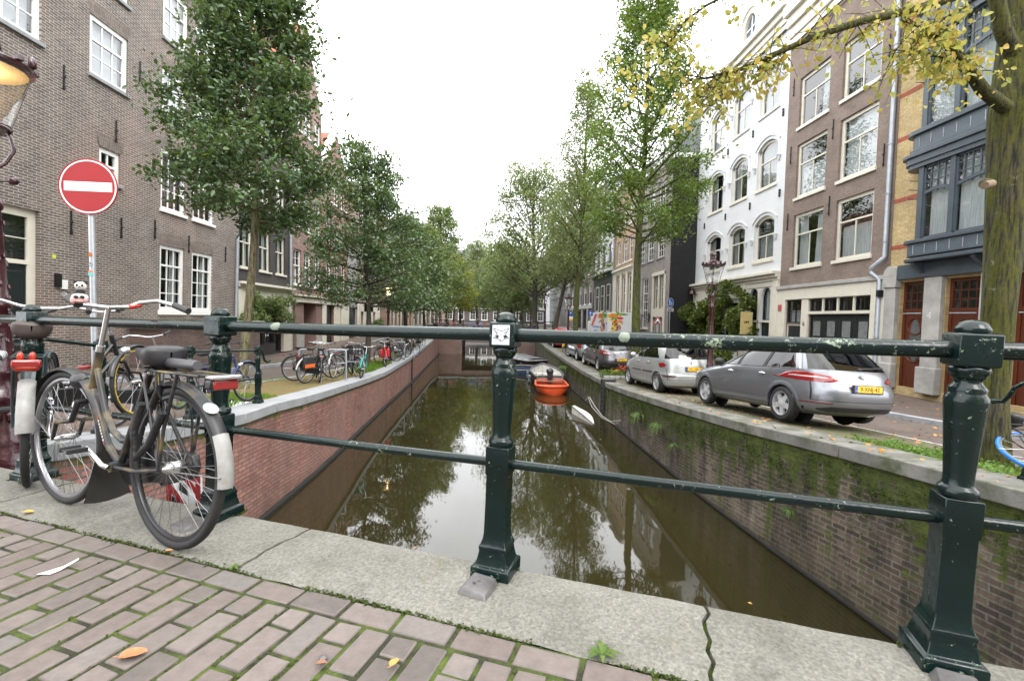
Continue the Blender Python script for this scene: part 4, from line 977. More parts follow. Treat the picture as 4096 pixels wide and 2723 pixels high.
# --- houses across the far end
for k,(x0,x1,zt,w,lab) in enumerate([(-34,-20,13.,b3,'red brown house closing the view at the far left end'),(-20,-9.5,14.,pk,'pink brick house closing the view left of the dark one'),(-9.5,1.,13.5,b7,'dark house with white windows behind the far trees, canal end'),(1.,11.,12.5,b2,'blackish house with white windows closing the canal end on the right'),(11.,26.,13.5,b3,'brown house closing the street end far right')]):
    h=House('canal_end_house',lab,'L',0,0,x1-x0,-.3,zt,w)
    h.root.rotation_euler=(0,0,0); h.root.location=(x0,108.,-.3); h.sd=1
    h.root.rotation_euler=(0,0,PI); h.root.location=(x1,106.+.7*(k%2),-.3)
    for z in (.4,3.4,6.6,9.6):
        for c in range(4): a=(x1-x0)*(c+.5)/4; h.window(a-.7,a+.7,z,z+2.1,((.4,2,1),(.6,2,2)),fm=WHITEP,fw=.16,lod=1)
    h.boxes('band',[(0,x1-x0,2.9,3.2,0,.1)],WHITEP); h.finish(roof=('eaves',zt+3.))

# --- right 1: yellow brick house with the blue timber bay
yb=brick('yellow_brick',(.46,.33,.15),(.55,.42,.215),(.34,.27,.16),.22,.066,.008)
BLUE=simple('blue_grey_paint',(.056,.072,.088),.38,var=.12,ns=4); BLUEL=simple('blue_grey_boards',(.07,.09,.11),.45,var=.1)
WOOD=NT('red_brown_wood'); v=WOOD.coord(scale=(9,9,.8)); WOOD.bsdf(WOOD.ramp(WOOD.noise(v,3,5,.6),[(.3,(.070,.016,.008)),(.7,(.115,.030,.013))]),.32); WOOD=WOOD.mat
h=House('yellow_house','yellow brick house with a blue grey timber bay and red brown wooden doors','R',13.,6.,15.28,-.95,14.5,yb)
redb=brick('red_band_brick',(.33,.07,.04),(.40,.10,.06),(.25,.1,.06),.22,.066,.008)
for z in (2.65,3.36,4.74,6.54,7.83,9.9,11.5): h.box('brick_band',14.3,15.28,NR(z)-.07,NR(z)+.07,redb,0,.006)
h.boxes('stone_pier',[(14.85,15.28,-.95,2.25,0,.16),(13.3,13.86,-.95,2.5,0,.14),(11.5,12.2,-.95,2.5,0,.14),(6,10.4,-.95,2.5,0,.12)],STONEL,.02)
mb=MB(); u0,u1=h.U(14.8,15.33); mb.bx(u0,u1,0,.2,h.Z(2.26),h.Z(2.62)); M_=basis(((u0+u1)/2,0,h.Z(2.62)),(1,0,0),(0,0,1),(0,-1,0)); mb.prism([((u1-u0)/2*math.cos(PI*i/12),.34*math.sin(PI*i/12)) for i in range(13)],-.2,0,0,M_); mb.build('pier_cap',STONEL,h.root,bevel=.012)
h.boxes('pier_base',[(14.8,15.3,-1,-.2,0,.24),(13.25,13.9,-1,-.2,0,.24),(11.45,12.25,-1,-.2,0,.22)],STONEL,.03)
h.boxes('beam',[(6,14.8,2.5,2.95,0,.18)],BLUE,.01)
for a,b in ((13.88,14.83),(12.22,13.28),(10.45,11.48)):
    d=h.door(a,b,-.92,2.42,WOOD,WOOD,fw=.09,rec=.12,top=.27,cols=1,topcols=4,toprows=3)
    g=MB(); u0,u1=h.U(a+.28,b-.28); z0,z1=h.Z(-.1),h.Z(1.25); n=14; uc=(u0+u1)/2
    g.add([(uc+(u1-u0)/2*math.cos(2*PI*i/n)*(1.0),-.126,(z0+z1)/2+(z1-z0)/2*math.sin(2*PI*i/n)) for i in range(n)],[tuple(range(n))]); g.build('oval_pane',simple('grey_door_glass',(.10,.10,.10),.12),d)
    for sg in (1,-1):
        g=MB(); g.torus((uc,-.12,(z0+z1)/2+sg*.44),.26,.022,20,6); g.build('carved_ring',WOOD,d)
    g=MB(); g.tube([(h.u(a)+.15,.0,h.Z(1.42)),(h.u(b)-.15,.0,h.Z(1.42))],.018,8); g.build('handle_bar',ZINC,d)
text_mesh('house_number','4',.28,simple('white_number',(.6,.6,.6),.5),h.root,basis((h.u(13.62),.145,h.Z(1.35)),(-1,0,0),(0,0,1),(0,1,0)))
# bay: plan outline in (u,y)
def bay_plan(off): 
    uA,uB=h.u(14.32)+off,h.u(8.6)-off; yo=.55+off; r=.42
    pts=[(uA,0)]+[(uA-r+r*math.cos(PI/2*i/6) if False else uA-r*(1-math.cos(PI/2*i/6)),yo-r+r*math.sin(PI/2*i/6)) for i in range(7)]
    mir=[(uA+uB-x,y) for x,y in pts][::-1]
    return mir+pts
def bay_ring(name,za,zb,off,m):
    P=bay_plan(off); mb=MB(); mb.prism(P,h.Z(za),h.Z(zb)); return mb.build(name,m,h.root,bevel=.01)
for z0,z1,off,m in ((2.96,3.05,.04,BLUE),(3.05,3.12,-.06,BLUE),(3.12,3.5,.0,BLUEL),(3.5,3.6,.07,BLUE),(5.72,5.85,.06,BLUE),(5.85,6.05,.10,BLUE),(6.05,6.15,.16,BLUE),(6.15,6.30,.05,BLUE),(6.30,6.72,.0,BLUEL),(6.72,6.85,.09,BLUE),(9.4,9.6,.08,BLUE),(9.6,9.75,.16,BLUE),(9.75,10.3,.0,BLUEL),(10.3,10.42,.08,BLUE),(13.2,13.8,.15,BLUE)):
    bay_ring('bay_band',z0,z1,off,m)
for zi,(z0,z1) in enumerate(((3.6,5.72),(6.85,9.4),(10.42,13.2))):
    mb=MB()   # posts
    for Y,w in ((13.72,.16),(12.74,.14),(10.25,.14),(9.2,.16)): mb.bx(h.u(Y)-w/2,h.u(Y)+w/2,.42,.56,h.Z(z0),h.Z(z1))
    mb.bx(h.u(14.30)-.05,h.u(14.30)+.02,0,.1,h.Z(z0),h.Z(z1)); mb.bx(h.u(8.62),h.u(8.62)+.06,0,.1,h.Z(z0),h.Z(z1))
    for a,b in ((12.81,13.64),(10.32,12.67),(9.28,10.18)):
        u0,u1=h.U(a,b); zt=h.Z(z0+(z1-z0)*.62)
        if zi<2:
            n=8; wd=u1-u0
            for i in range(n):    # bowed transom
                f0,f1=i/n,(i+1)/n; c0,c1=zt+.16*math.sin(PI*f0)*(1 if wd>1.2 else .5)-.04,zt+.16*math.sin(PI*f1)*(1 if wd>1.2 else .5)-.04
                mb.add([(u0+wd*f0,.53,c0),(u0+wd*f1,.53,c1),(u0+wd*f1,.53,c1+.09),(u0+wd*f0,.53,c0+.09),(u0+wd*f0,.47,c0),(u0+wd*f1,.47,c1)],[(0,1,2,3),(0,4,5,1)])
            nb=int(wd/.2)
            for i in range(1,nb): x=u0+wd*i/nb; mb.bx(x-.013,x+.013,.48,.52,zt,h.Z(z1))
            for q in (1,2): z=zt+.1+(h.Z(z1)-zt-.1)*q/3; mb.bx(u0,u1,.482,.518,z-.013,z+.013)
        for (a0,a1,c0,c1) in ((u0,u0+.05,h.Z(z0),h.Z(z1)),(u1-.05,u1,h.Z(z0),h.Z(z1)),(u0,u1,h.Z(z0),h.Z(z0)+.06),(u0,u1,h.Z(z1)-.05,h.Z(z1))): mb.bx(a0,a1,.46,.525,c0,c1)
    for q in range(3): zz=h.Z(z0)+(h.Z(z1)-h.Z(z0))*(.62+.13*q); mb.bx(h.u(14.28),h.u(14.28)+.015,.1,.4,zz,zz+.02)
    f=mb.build('bay_window',BLUE,h.root,smooth=20)
    mb=MB()
    for a,b in ((12.81,13.64),(10.32,12.67),(9.28,10.18)): u0,u1=h.U(a,b); mb.quad((u0,.49,h.Z(z0)),(u1,.49,h.Z(z0)),(u1,.49,h.Z(z1)),(u0,.49,h.Z(z1)))
    mb.quad((h.u(14.25),.08,h.Z(z0)),(h.u(13.9),.45,h.Z(z0)),(h.u(13.9),.45,h.Z(z1)),(h.u(14.25),.08,h.Z(z1)))
    mb.build('pane',GLASS,f)
    mb=MB()
    for a,b,sgn in ((12.86,13.5,0),(11.0,12.62,0),(10.32,10.6,0)) if zi==0 else ((12.86,13.6,0),(11.9,12.62,0)): u0,u1=h.U(a,b); mb.quad((u0,.40,h.Z(z0)),(u1,.40,h.Z(z0)),(u1,.40,h.Z(z1)),(u0,.40,h.Z(z1)))
    mb.build('curtain',CURT,f)
    mb=MB(); mb.quad((h.u(8.7),.02,h.Z(z0)),(h.u(14.2),.02,h.Z(z0)),(h.u(14.2),.02,h.Z(z1)),(h.u(8.7),.02,h.Z(z1))); mb.build('interior',ROOM,f)
for k in range(14):
    Y=13.85-k*.38
    for z in (3.16,6.34): mb=MB(); mb.box((h.u(Y),.555,h.Z(z+.15)),(.014,.012,.26)); mb.build('board_seam',simple('pale_seam',(.35,.38,.4),.5),h.root)
for Y in (13.9,12.1,10.4): mb=MB(); mb.prism([(0,0),(.5,0),(.5,-.06),(.1,-.4),(0,-.4)],-.06,.06,0,basis((h.u(Y),0,h.Z(2.95)),(0,1,0),(0,0,1),(1,0,0))); mb.build('bay_bracket',BLUE,h.root)
h.pipe(14.0,2.9,14,.05,m=BLUE) if False else None
h.finish(depth=10)
# ------------------------------------------------------------------ trees
def leaf_object(name,P,size,mat,parent,seed,asp=.62,hexa=False,up=.35,var=.5,loc=None,hang=0.,N0=None):
    rg=np.random.default_rng(seed); P=np.asarray(P,float); n=len(P)
    nrm=rg.normal(size=(n,3)); nrm[:,2]=np.abs(nrm[:,2])*.8+up; nrm/=np.linalg.norm(nrm,axis=1)[:,None]
    if N0 is not None: nrm=N0+rg.normal(size=(n,3))*.45; nrm/=np.linalg.norm(nrm,axis=1)[:,None]
    a=rg.normal(size=(n,3)); a[:,2]-=hang; a-=nrm*(a*nrm).sum(1)[:,None]; a/=np.linalg.norm(a,axis=1)[:,None]; b=np.cross(nrm,a)
    L=size*(1+rg.uniform(-var,var,n)); A=a*L[:,None]; B=b*(L*asp)[:,None]; C=nrm*(L*.14)[:,None]
    if hexa:
        V=np.stack([P-A*.5,P-A*.22+B*.42+C,P+A*.18+B*.36+C,P+A*.5,P+A*.18-B*.36+C,P-A*.22-B*.42+C],1); k=6
        # two halves folded along the midrib
        faces=np.array([[0,1,2,3],[0,3,4,5]])
    else:
        V=np.stack([P-A*.5,P+B*.5+C,P+A*.5,P-B*.5+C],1); k=4; faces=np.array([[0,1,2,3]])
    idx=(np.arange(n)*k)[:,None,None]+faces[None]; idx=idx.reshape(-1,4)
    me=bpy.data.meshes.new(name); me.vertices.add(n*k); me.vertices.foreach_set('co',V.reshape(-1))
    nf=len(idx); me.loops.add(nf*4); me.loops.foreach_set('vertex_index',idx.reshape(-1).astype(np.int32))
    me.polygons.add(nf); me.polygons.foreach_set('loop_start',np.arange(nf,dtype=np.int32)*4); me.polygons.foreach_set('loop_total',np.full(nf,4,np.int32))
    me.materials.append(mat); me.update(calc_edges=True); me.validate()
    o=bpy.data.objects.new(name,me); COL.objects.link(o)
    if parent: o.parent=parent
    if loc: o.location=loc
    return o
def bark(name,c1,c2,moss=None,mlo=.45,mhi=.6,scale=(7,7,1.3),bd=.03):
    if name in MATS: return MATS[name]
    t=NT(name); v=t.coord(scale=scale); n=t.noise(v,3.5,6,.7)
    c=t.ramp(n,[(.3,c1),(.7,c2)])
    if moss:
        w=t.coord(); m=t.math('ADD',t.math('MULTIPLY',t.noise(w,2.2,5,.7),.6),t.math('MULTIPLY',n,.4)); c=t.mix(t.ramp(m,[(mlo,0.),(mhi,1.)]),c,t.ramp(t.noise(w,30,4),[(.35,tuple(x*.6 for x in moss)),(.65,moss)]))
        c=t.mix(t.ramp(t.noise(w,8,5,.7),[(.64,0.),(.69,.8)]),c,(.30,.33,.27))
    cr=t.ramp(n,[(.38,.22),(.52,1.)]); c=t.mix(1.,c,cr,'MULTIPLY')
    t.bsdf(c,.9,0,t.bump(n,1.,bd)); MATS[name]=t.mat; return t.mat
BARK=bark('grey_bark',(.035,.03,.022),(.09,.08,.06),(.06,.075,.012),.52,.66)
BARKP=bark('pale_bark',(.10,.085,.045),(.20,.17,.10),(.10,.12,.02),.5,.66)
BARKM=bark('mossy_bark',(.03,.026,.018),(.085,.075,.055),(.075,.095,.006),.42,.54)
def tree(label,loc,H,tr,cb,env,nb,nleaf,leaf,lm,bk,seed,group,lean=(0,0),top_taper=.15,spread=.42,up=(.15,.75),forks=0,name='tree',sub=4,droop=0.,hexa=False,twig=True):
    """env(f) = crown radius at fraction f of the crown height"""
    rg=random.Random(seed); root=thing(name,label,'tree',loc,0.,group)
    ax=[];n=14
    wob=[(rg.uniform(-1,1)*.03*H*.25,rg.uniform(-1,1)*.03*H*.25) for _ in range(4)]
    def axis(h):
        f=h/H; return Vector((lean[0]*f**1.3+.06*math.sin(3*f*PI+seed),lean[1]*f**1.3+.06*math.cos(2.3*f*PI+seed),h))
    mb=MB(); hs=[-.2,.0,.12,.35]+[.35+(H*.96-.35)*(i+1)/n for i in range(n)]
    mb.tube([axis(max(h,0)) if h>=0 else Vector((0,0,h)) for h in hs],[tr*1.5,tr*1.35,tr*1.12,tr*1.02]+[max(.012,tr*(1-(1-top_taper)*((i+1)/n)**.9)*(1 if i<n-2 else .6)) for i in range(n)],12)
    br=MB(); cl=[]
    for k in range(nb):
        f=(k+.5+rg.uniform(-.4,.4))/nb; h0=cb+(H*.97-cb)*f**1.0
        ang=k*2.39996+rg.uniform(-.5,.5); L=env(f)*rg.uniform(.72,1.08); inc=up[0]+(up[1]-up[0])*f+rg.uniform(-.12,.12)
        h1=max(cb*.75,h0-L*inc*.8); p0=axis(h1); r0=max(.012,min(tr*.5,.016*L+.012))
        pts=[]; bend=rg.uniform(-.35,.35)
        for i in range(6):
            q=i/5; a=ang+bend*q; rr=L*q
            pts.append(p0+Vector((math.cos(a)*rr,math.sin(a)*rr,L*inc*(q**1.25)-droop*L*q*q)))
        br.tube(pts,[r0*(1-.8*i/5) for i in range(6)],6,cap=False)
        for s_ in range(sub):
            q=.3+.7*(s_+rg.random())/sub; i=min(4,int(q*5)); p=pts[i].lerp(pts[i+1],q*5-i)
            a=ang+rg.choice((-1,1))*rg.uniform(.5,1.3); l2=L*rg.uniform(.2,.42)*(1.15-.5*q)+.15
            e=p+Vector((math.cos(a)*l2,math.sin(a)*l2,l2*rg.uniform(-.15,.7)))
            if twig: br.tube([p,(p+e)/2+Vector((0,0,.06*l2)),e],[r0*.38,r0*.25,.005],5,cap=False)
            for w in (.35,.7,1.): cl.append((p.lerp(e,w),.5+.5*w))
        cl.append((pts[-1],1.)); cl.append((pts[-2],.9)); cl.append((pts[-3],.6))
    for i in range(4): cl.append((axis(H*(.9+.03*i)),.5))
    mb.build('trunk',bk,root,smooth=60); br.build('limbs',bk,root,smooth=60)
    ra=np.random.default_rng(seed); C=np.array([tuple(c) for c,_ in cl]); wts=np.array([w for _,w in cl])*ra.uniform(.25,1.6,len(cl)); wts/=wts.sum()
    ii=ra.choice(len(cl),nleaf,p=wts); sg=spread*(.5+.8*ra.random(len(cl)))[ii]
    d=ra.normal(size=(nleaf,3)); d*=(sg*np.array([[1],[1],[1]]).T[0][0])[:,None]*.5; d[:,2]*=.72
    P=C[ii]+d
    leaf_object('crown',P,leaf,lm,root,seed,hexa=hexa)
    return root
DARKG=leafmat('dark_green_leaves',[(.026,.058,.028),(.042,.088,.037),(.062,.118,.046),(.09,.155,.05),(.15,.22,.055)],.36,.30,spec=.6)
MIDG=leafmat('mid_green_leaves',[(.06,.105,.045),(.09,.145,.055),(.125,.18,.065),(.165,.21,.075),(.22,.23,.075)],.45,.38)  # greens lightened in the colour for haze on the far crowns
ELM=leafmat('elm_leaves',[(.045,.10,.02),(.07,.14,.028),(.10,.18,.035),(.15,.22,.04),(.27,.26,.05)],.45,.42)
SPARSE_HAZE=leafmat('thin_elm_leaves_hazed',[(.065,.11,.05),(.10,.15,.06),(.14,.185,.075),(.19,.21,.085),(.27,.23,.075)],.5,.4)  # paled in the colour, standing in for distance haze
YELG=leafmat('yellowing_leaves',[(.10,.16,.03),(.16,.21,.035),(.24,.27,.04),(.33,.32,.04),(.42,.34,.04)],.5,.42)
YEL=leafmat('autumn_lime_leaves',[(.19,.24,.06),(.29,.32,.08),(.40,.39,.10),(.50,.42,.10),(.50,.34,.07),(.45,.20,.05)],.5,.45,patch=1.5)
def env_cone(r0,p=.8,low=.75): return lambda f: r0*((low+(1-low)*min(1,f*5)) * (1-f)**p + .12)
def env_col(r): return lambda f: r*(.35+.65*math.sin(PI*min(1,(f*.9+.1)))**.7)
GL='young trees along the left quay'; GR='tall elms along the right quay'
def tl(px,Y): return (pxX(px,Y),Y)
X,Y=tl(996,10.8); tree('nearest dark green tree on the left quay with a mottled yellowish trunk',(X,Y,zL(X,Y)),11.2,.105,3.7,lambda f: float(np.interp(f,[0,.08,.2,.45,.65,1],[1.25,1.85,1.8,1.2,.9,.2])),64,36000,.100,DARKG,BARKP,11,GL,lean=(.62,.1),spread=.40,up=(.02,.8),hexa=True,sub=5)
X,Y=tl(1474,20.5); tree('second dark green tree on the left quay, beside the crate bicycle',(X,Y,zL(X,Y)),9.4,.13,2.6,env_cone(2.9,.75,.7),50,22000,.12,DARKG,BARK,12,GL,lean=(-.1,0),spread=.5,up=(.05,.8),sub=5)
X,Y=tl(1621,29.5); tree('third tree of the left quay, dark green and half hidden by the second',(X,Y,zL(X,Y)),8.2,.13,2.3,env_cone(3.0,.7,.7),42,13000,.16,DARKG,BARK,13,GL,spread=.6,up=(.05,.7))
X,Y=tl(1697,38.); tree('fourth tree of the left quay, greener and taller than the third',(X,Y,zL(X,Y)),9.0,.13,2.4,env_cone(3.0,.7,.7),40,16000,.17,MIDG,BARK,14,GL,spread=.65,up=(.05,.7))
X,Y=tl(1761,47.5); tree('tall fifth tree on the left, its top rising above the dark ones',(X,Y,-.25),12.5,.16,3.,env_cone(3.2,.6,.7),44,16000,.19,MIDG,BARK,15,GL,spread=.75,up=(.1,.8))
X,Y=tl(1786,54.); tree('yellowing tree on the left beyond the far bridge',(X,Y,-.25),9.,.15,2.6,env_cone(3.2,.6,.8),40,15000,.2,YELG,BARK,16,GL,spread=.75,up=(.1,.8))
X,Y=tl(1815,62.); tree('last small tree of the left row beside the dark house',(X,Y,-.25),9.,.15,2.6,env_cone(2.8,.6,.8),36,11000,.2,MIDG,BARK,17,GL,spread=.75,up=(.1,.8))
# right row
X,Y=5.45,18.4; tree('tall bright green elm with a mossy trunk behind the silver people carrier',(X,Y,zR(X,Y)),15.5,.19,5.6,lambda f: 2.65*(.55+.45*math.sin(PI*min(1,f*1.05+.12)))*(1-.45*f**1.6),72,33000,.105,ELM,BARKM,21,GR,lean=(.25,0),spread=.50,up=(.35,1.15),sub=5)
X,Y=pxX(2303,29.),29.; tree('slender tall elm with a thin airy crown and mossy trunk',(X,Y,zR(X,Y)),17.2,.2,5.2,lambda f: 2.5*(.5+.5*math.sin(PI*min(1,f+.1)))*(1-.45*f),60,15000,.13,SPARSE_HAZE,BARKM,22,GR,lean=(.5,0),spread=.62,up=(.6,1.7),sub=5)
X,Y=pxX(2217,36.),36.; tree('leaning elm tilted to the right over the far parked cars',(X,Y,zR(X,Y)),13.5,.2,5.,lambda f: 3.0*(.6+.4*math.sin(PI*min(1,f+.1)))*(1-.4*f),50,17000,.15,SPARSE_HAZE,BARK,23,GR,lean=(2.6,0),spread=.7,up=(.5,1.3))
X,Y=pxX(2138,48.),48.; tree('broad old elm with dark limbs beyond the far bridge, right of the canal',(X,Y,-.25),17.,.32,4.6,lambda f: 6.0*(.55+.45*math.sin(PI*min(1,f*.95+.12)))*(1-.35*f),66,26000,.2,SPARSE_HAZE,BARK,24,GR,lean=(-.6,0),spread=1.0,up=(.6,1.4),sub=5)
for k,(px,Y,H,r,m,lab) in enumerate([(2040,62.,11.,4.,MIDG,'dense green tree at the canal bend, right of the middle post'),(1990,74.,13.5,4.2,MIDG,'rounded green tree behind the dense one near the canal end'),(1905,84.,15.,4.6,SPARSE_HAZE,'pale green tree in the middle of the far view'),(1840,90.,13.,4.2,SPARSE_HAZE,'pale tree before the dark house at the canal end'),(2085,80.,12.,4.,MIDG,'far green tree left of the wrapped house')]):
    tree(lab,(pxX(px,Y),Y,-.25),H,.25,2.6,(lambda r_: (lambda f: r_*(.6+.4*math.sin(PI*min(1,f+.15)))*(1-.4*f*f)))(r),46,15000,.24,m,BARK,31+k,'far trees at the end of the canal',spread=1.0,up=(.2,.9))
# the big lime tree at the right edge: mossy trunk, forking, one long bough with yellow leaves
tb=gz(3968,1835,-.45); X0,Y0=tb.x,tb.y+.12
LT=thing('lime_tree','big mossy tree trunk at the right edge with a long bough of yellow leaves','tree',(X0,Y0,-.5))
def wpt(px,py,Y): # world point on an image ray at depth Y, relative to the tree
    d=FW+RT*((px-CX)/F_PX)-UP*((py-CY)/F_PX); t_=Y/d.y; return Vector((d.x*t_-X0,d.y*t_-Y0,CZ+d.z*t_+.5))
mb=MB()
tp=[wpt(3958,1900,Y0),wpt(3956,1810,Y0),wpt(3968,1560,Y0),wpt(3998,1200,Y0),wpt(4030,800,Y0+.05),wpt(4050,480,Y0+.1),wpt(4085,150,Y0+.15),wpt(4110,-250,Y0+.2),wpt(4150,-900,Y0+.4)]
mb.tube([Vector((tp[0].x,tp[0].y,-.3))]+tp[1:],[.25,.19,.138,.15,.185,.215,.20,.16,.1],20)
rg=random.Random(4)
for i,(x,y,z) in enumerate(mb.v): 
    a=i%20; q=.010*math.sin(a*2.2+z*1.3)+rg.uniform(-.006,.006); mb.v[i]=(x+q,y+q,z)
mb.ball(tuple(wpt(3945,735,Y0-.12)),(.07,.06,.06),10)
lim=bark('lime_bark',(.022,.019,.010),(.16,.135,.085),(.135,.14,.006),.40,.54,(8.5,8.5,.8),.15)
mb.build('trunk',lim,LT,smooth=70)
sc_=MB(); sc_.tube([wpt(3965,735,Y0-.14),wpt(3938,742,Y0-.2)],[.045,.04],12); sc_.build('cut_branch',simple('cut_wood',(.19,.135,.085),.8),LT)
bo=MB(); LP=[]
def bough(P,r0,r1,n=10):
    m=len(P); bo.tube(P,[r0+(r1-r0)*i/(m-1) for i in range(m)],n,cap=False)
B1=[wpt(4020,430,Y0),wpt(3930,360,Y0-.1),wpt(3860,260,Y0-.15),wpt(3800,190,Y0-.2),wpt(3740,130,Y0-.2)]
bough(B1,.075,.03)
bough([wpt(4070,250,Y0+.1),wpt(4010,120,Y0),wpt(3975,-60,Y0),wpt(3960,-300,Y0)],.085,.06)
B2=[wpt(4100,-260,Y0+.1),wpt(3950,-60,Y0-.15),wpt(3700,30,Y0-.3),wpt(3450,85,Y0-.35),wpt(3250,150,Y0-.3),wpt(3060,235,Y0-.2),wpt(2930,290,Y0-.1),wpt(2820,315,Y0),wpt(2720,325,Y0)]
bough(B2,.055,.006)
B3=[wpt(2930,290,Y0-.1),wpt(2825,300,Y0-.05),wpt(2830,370,Y0),wpt(2790,420,Y0)]; bough(B3,.008,.004,6)
B4=[wpt(3400,-260,Y0-.3),wpt(3120,-120,Y0-.2),wpt(2830,20,Y0-.1),wpt(2745,80,Y0),wpt(2690,160,Y0),wpt(2650,210,Y0)]; bough(B4,.022,.004,6)
B5=[wpt(3860,260,Y0-.15),wpt(3700,210,Y0-.3),wpt(3560,200,Y0-.4)]; bough(B5,.015,.004,6)
B6=[wpt(3800,190,Y0-.2),wpt(3700,120,Y0-.3),wpt(3600,80,Y0-.35)]; bough(B6,.015,.004,6)
def along(P,f):
    q=f*(len(P)-1); i=min(len(P)-2,int(q)); return P[i].lerp(P[i+1],q-i)
rg=random.Random(9)
def twigs(P,n,f0,f1,L,dens,zb=-.1):
    for _ in range(n):
        p=along(P,rg.uniform(f0,f1)); d=Vector((rg.gauss(0,1),rg.gauss(0,.8),rg.gauss(zb,.7))).normalized()*L*rg.uniform(.4,1.2)
        e=p+d+Vector((0,0,-.08*L)); bo.tube([p,(p+e)/2+Vector((0,0,.03)),e],[.005,.004,.002],5,cap=False)
        for _k in range(rg.randint(dens//2,dens)):
            q=p.lerp(e,rg.uniform(.25,1.05)); LP.append(q+Vector((rg.gauss(0,.035),rg.gauss(0,.035),rg.gauss(-.03,.035))))
twigs(B2,120,.15,1.,.42,8,-.35); twigs(B1,30,.4,1.05,.42,11,-.2); twigs(B5,28,.2,1.,.42,11,-.25); twigs(B6,26,.1,1.,.42,11,-.1); twigs(B3,20,.3,1.,.34,8); twigs(B4,48,.0,1.,.38,7)
for (px,py,nn) in ((2560,330,5),(2640,420,4),(2600,230,4),(2500,290,3),(2720,500,3),(2860,440,5),(2790,330,4),(2560,380,4),(2470,310,3),(2600,140,4),(2900,380,6),(2960,330,6),(2690,250,4)):
    p=wpt(px,py,Y0-.05); nr_=along(B2,rg.uniform(.86,1.)); bo.tube([nr_,(nr_+p)/2+Vector((0,0,.06)),p],[.004,.003,.002],5,cap=False)
    for _ in range(nn*3): LP.append(p+Vector((rg.gauss(0,.09),rg.gauss(0,.09),rg.gauss(0,.07))))
for (px,py,r_,nn) in ((3880,300,.30,55),(3760,250,.35,75),(3620,160,.38,60),(3300,60,.35,35),(3700,30,.3,40)):
    p=wpt(px,py,Y0-.3)
    for _ in range(nn): LP.append(p+Vector((rg.gauss(0,r_*.75),rg.gauss(0,r_*.6),rg.gauss(0,r_*.6))))
bo.build('limbs',lim,LT,smooth=60)
leaf_object('crown',[tuple(p) for p in LP],.058,YEL,LT,77,asp=.78,hexa=True,up=-.1,hang=.7)
# upper crown of the lime tree, mostly above the picture
cl=[]; ra=np.random.default_rng(8); P=[]
for k in range(60):
    c=tp[-2]+Vector((ra.normal()*1.3,ra.normal()*1.0+.3,1.2+ra.uniform(0,3))); 
    for _ in range(45): P.append((c.x+ra.normal()*.25,c.y+ra.normal()*.25,c.z+ra.normal()*.2))
P=[p for p in P if p[2]>4.6+.0 ]
leaf_object('upper_crown',P,.07,YEL,LT,78,asp=.78)

# ------------------------------------------------------------------ shrubs, creepers, weeds
def bush(name,label,cat,loc,clumps,n,leaf,lm,seed,stems=None,asp=.8,spread=.2,hexa=False):
    root=thing(name,label,cat,loc); ra=np.random.default_rng(seed); C=np.array([c[:3] for c in clumps]); w=np.array([c[3] if len(c)>3 else 1. for c in clumps]); R_=np.array([c[3] if len(c)>3 else spread for c in clumps])
    ii=ra.choice(len(C),n,p=(w**2)/(w**2).sum()); d=ra.normal(size=(n,3)); d/=np.linalg.norm(d,axis=1)[:,None]; d*=(ra.random(n)**.45)[:,None]*R_[ii][:,None]
    leaf_object('foliage',C[ii]+d,leaf,lm,root,seed,asp=asp,hexa=hexa)
    if stems:
        mb=MB()
        for s in stems: mb.tube(s,[.03]+[.015]*(len(s)-1),6)
        mb.build('stem',BARK,root)
    return root
IVY=leafmat('vine_leaves',[(.02,.04,.01),(.04,.075,.014),(.08,.12,.018),(.14,.17,.025),(.20,.16,.02)],.4,.35)
# vine over the shop front of the white house
rg=random.Random(12); C=[]
for k in range(46):
    Y=rg.uniform(23.0,30.6); f=(Y-23.0)/7.6; top=2.1+1.0*math.sin(PI*min(1,f*1.15+.12)); z=rg.uniform(.2 if .25<f<.8 else -.6,top); C.append((-rg.uniform(.15,.9),Y-27,z+1.1,rg.uniform(.28,.52)))
bush('climbing_vine','green climbing vine hanging over the shop front of the white house','plant',(12.9,27,-1.1),C,15000,.115,IVY,41,stems=[[(-.1,1.5,0),(-.15,1.3,1.5),(-.2,.5,3)],[(-.1,-2.5,0),(-.12,-2.4,1.6),(-.2,-1.5,3.2)]],hexa=True)
C=[(rg.uniform(-.5,.5),rg.uniform(-.9,.9),rg.uniform(.2,.8),.3) for _ in range(14)]
bush('shrub','dark round shrub at the foot of the black side wall','shrub',(11.7,29.9,-1.15),C,3500,.08,DARKG,42)
C=[(rg.uniform(.1,.6),rg.uniform(-2.4,2.3),rg.uniform(1.55,2.75),rg.uniform(.25,.42)) for _ in range(24)]+[(rg.uniform(.1,.4),rg.uniform(-2.6,-2.),rg.uniform(.2,1.6),.28) for _ in range(8)]
bush('creeper','leafy creeper over the dark window panels of the dark house','plant',(-11.4,23.2,-1.),C,9000,.085,MIDG,43,stems=[[(.1,-2.3,0),(.15,-2.2,1.2),(.2,-1,2.2)]])
C=[(rg.uniform(-.4,.4),rg.uniform(-.8,.8),rg.uniform(.1,1.4),.35) for _ in range(12)]
bush('shrub','bushy green shrub on the left pavement behind the second lamp post','shrub',(-10.4,41,-.6),C,3000,.12,MIDG,44)
C=[(rg.uniform(-.3,.3),rg.uniform(-.4,.4),rg.uniform(.1,1.3),.28) for _ in range(9)]
bush('shrub','low creeper beside the lamp post at the foot of the white house','shrub',(11.,22.6,-1.1),C,2200,.09,IVY,45)
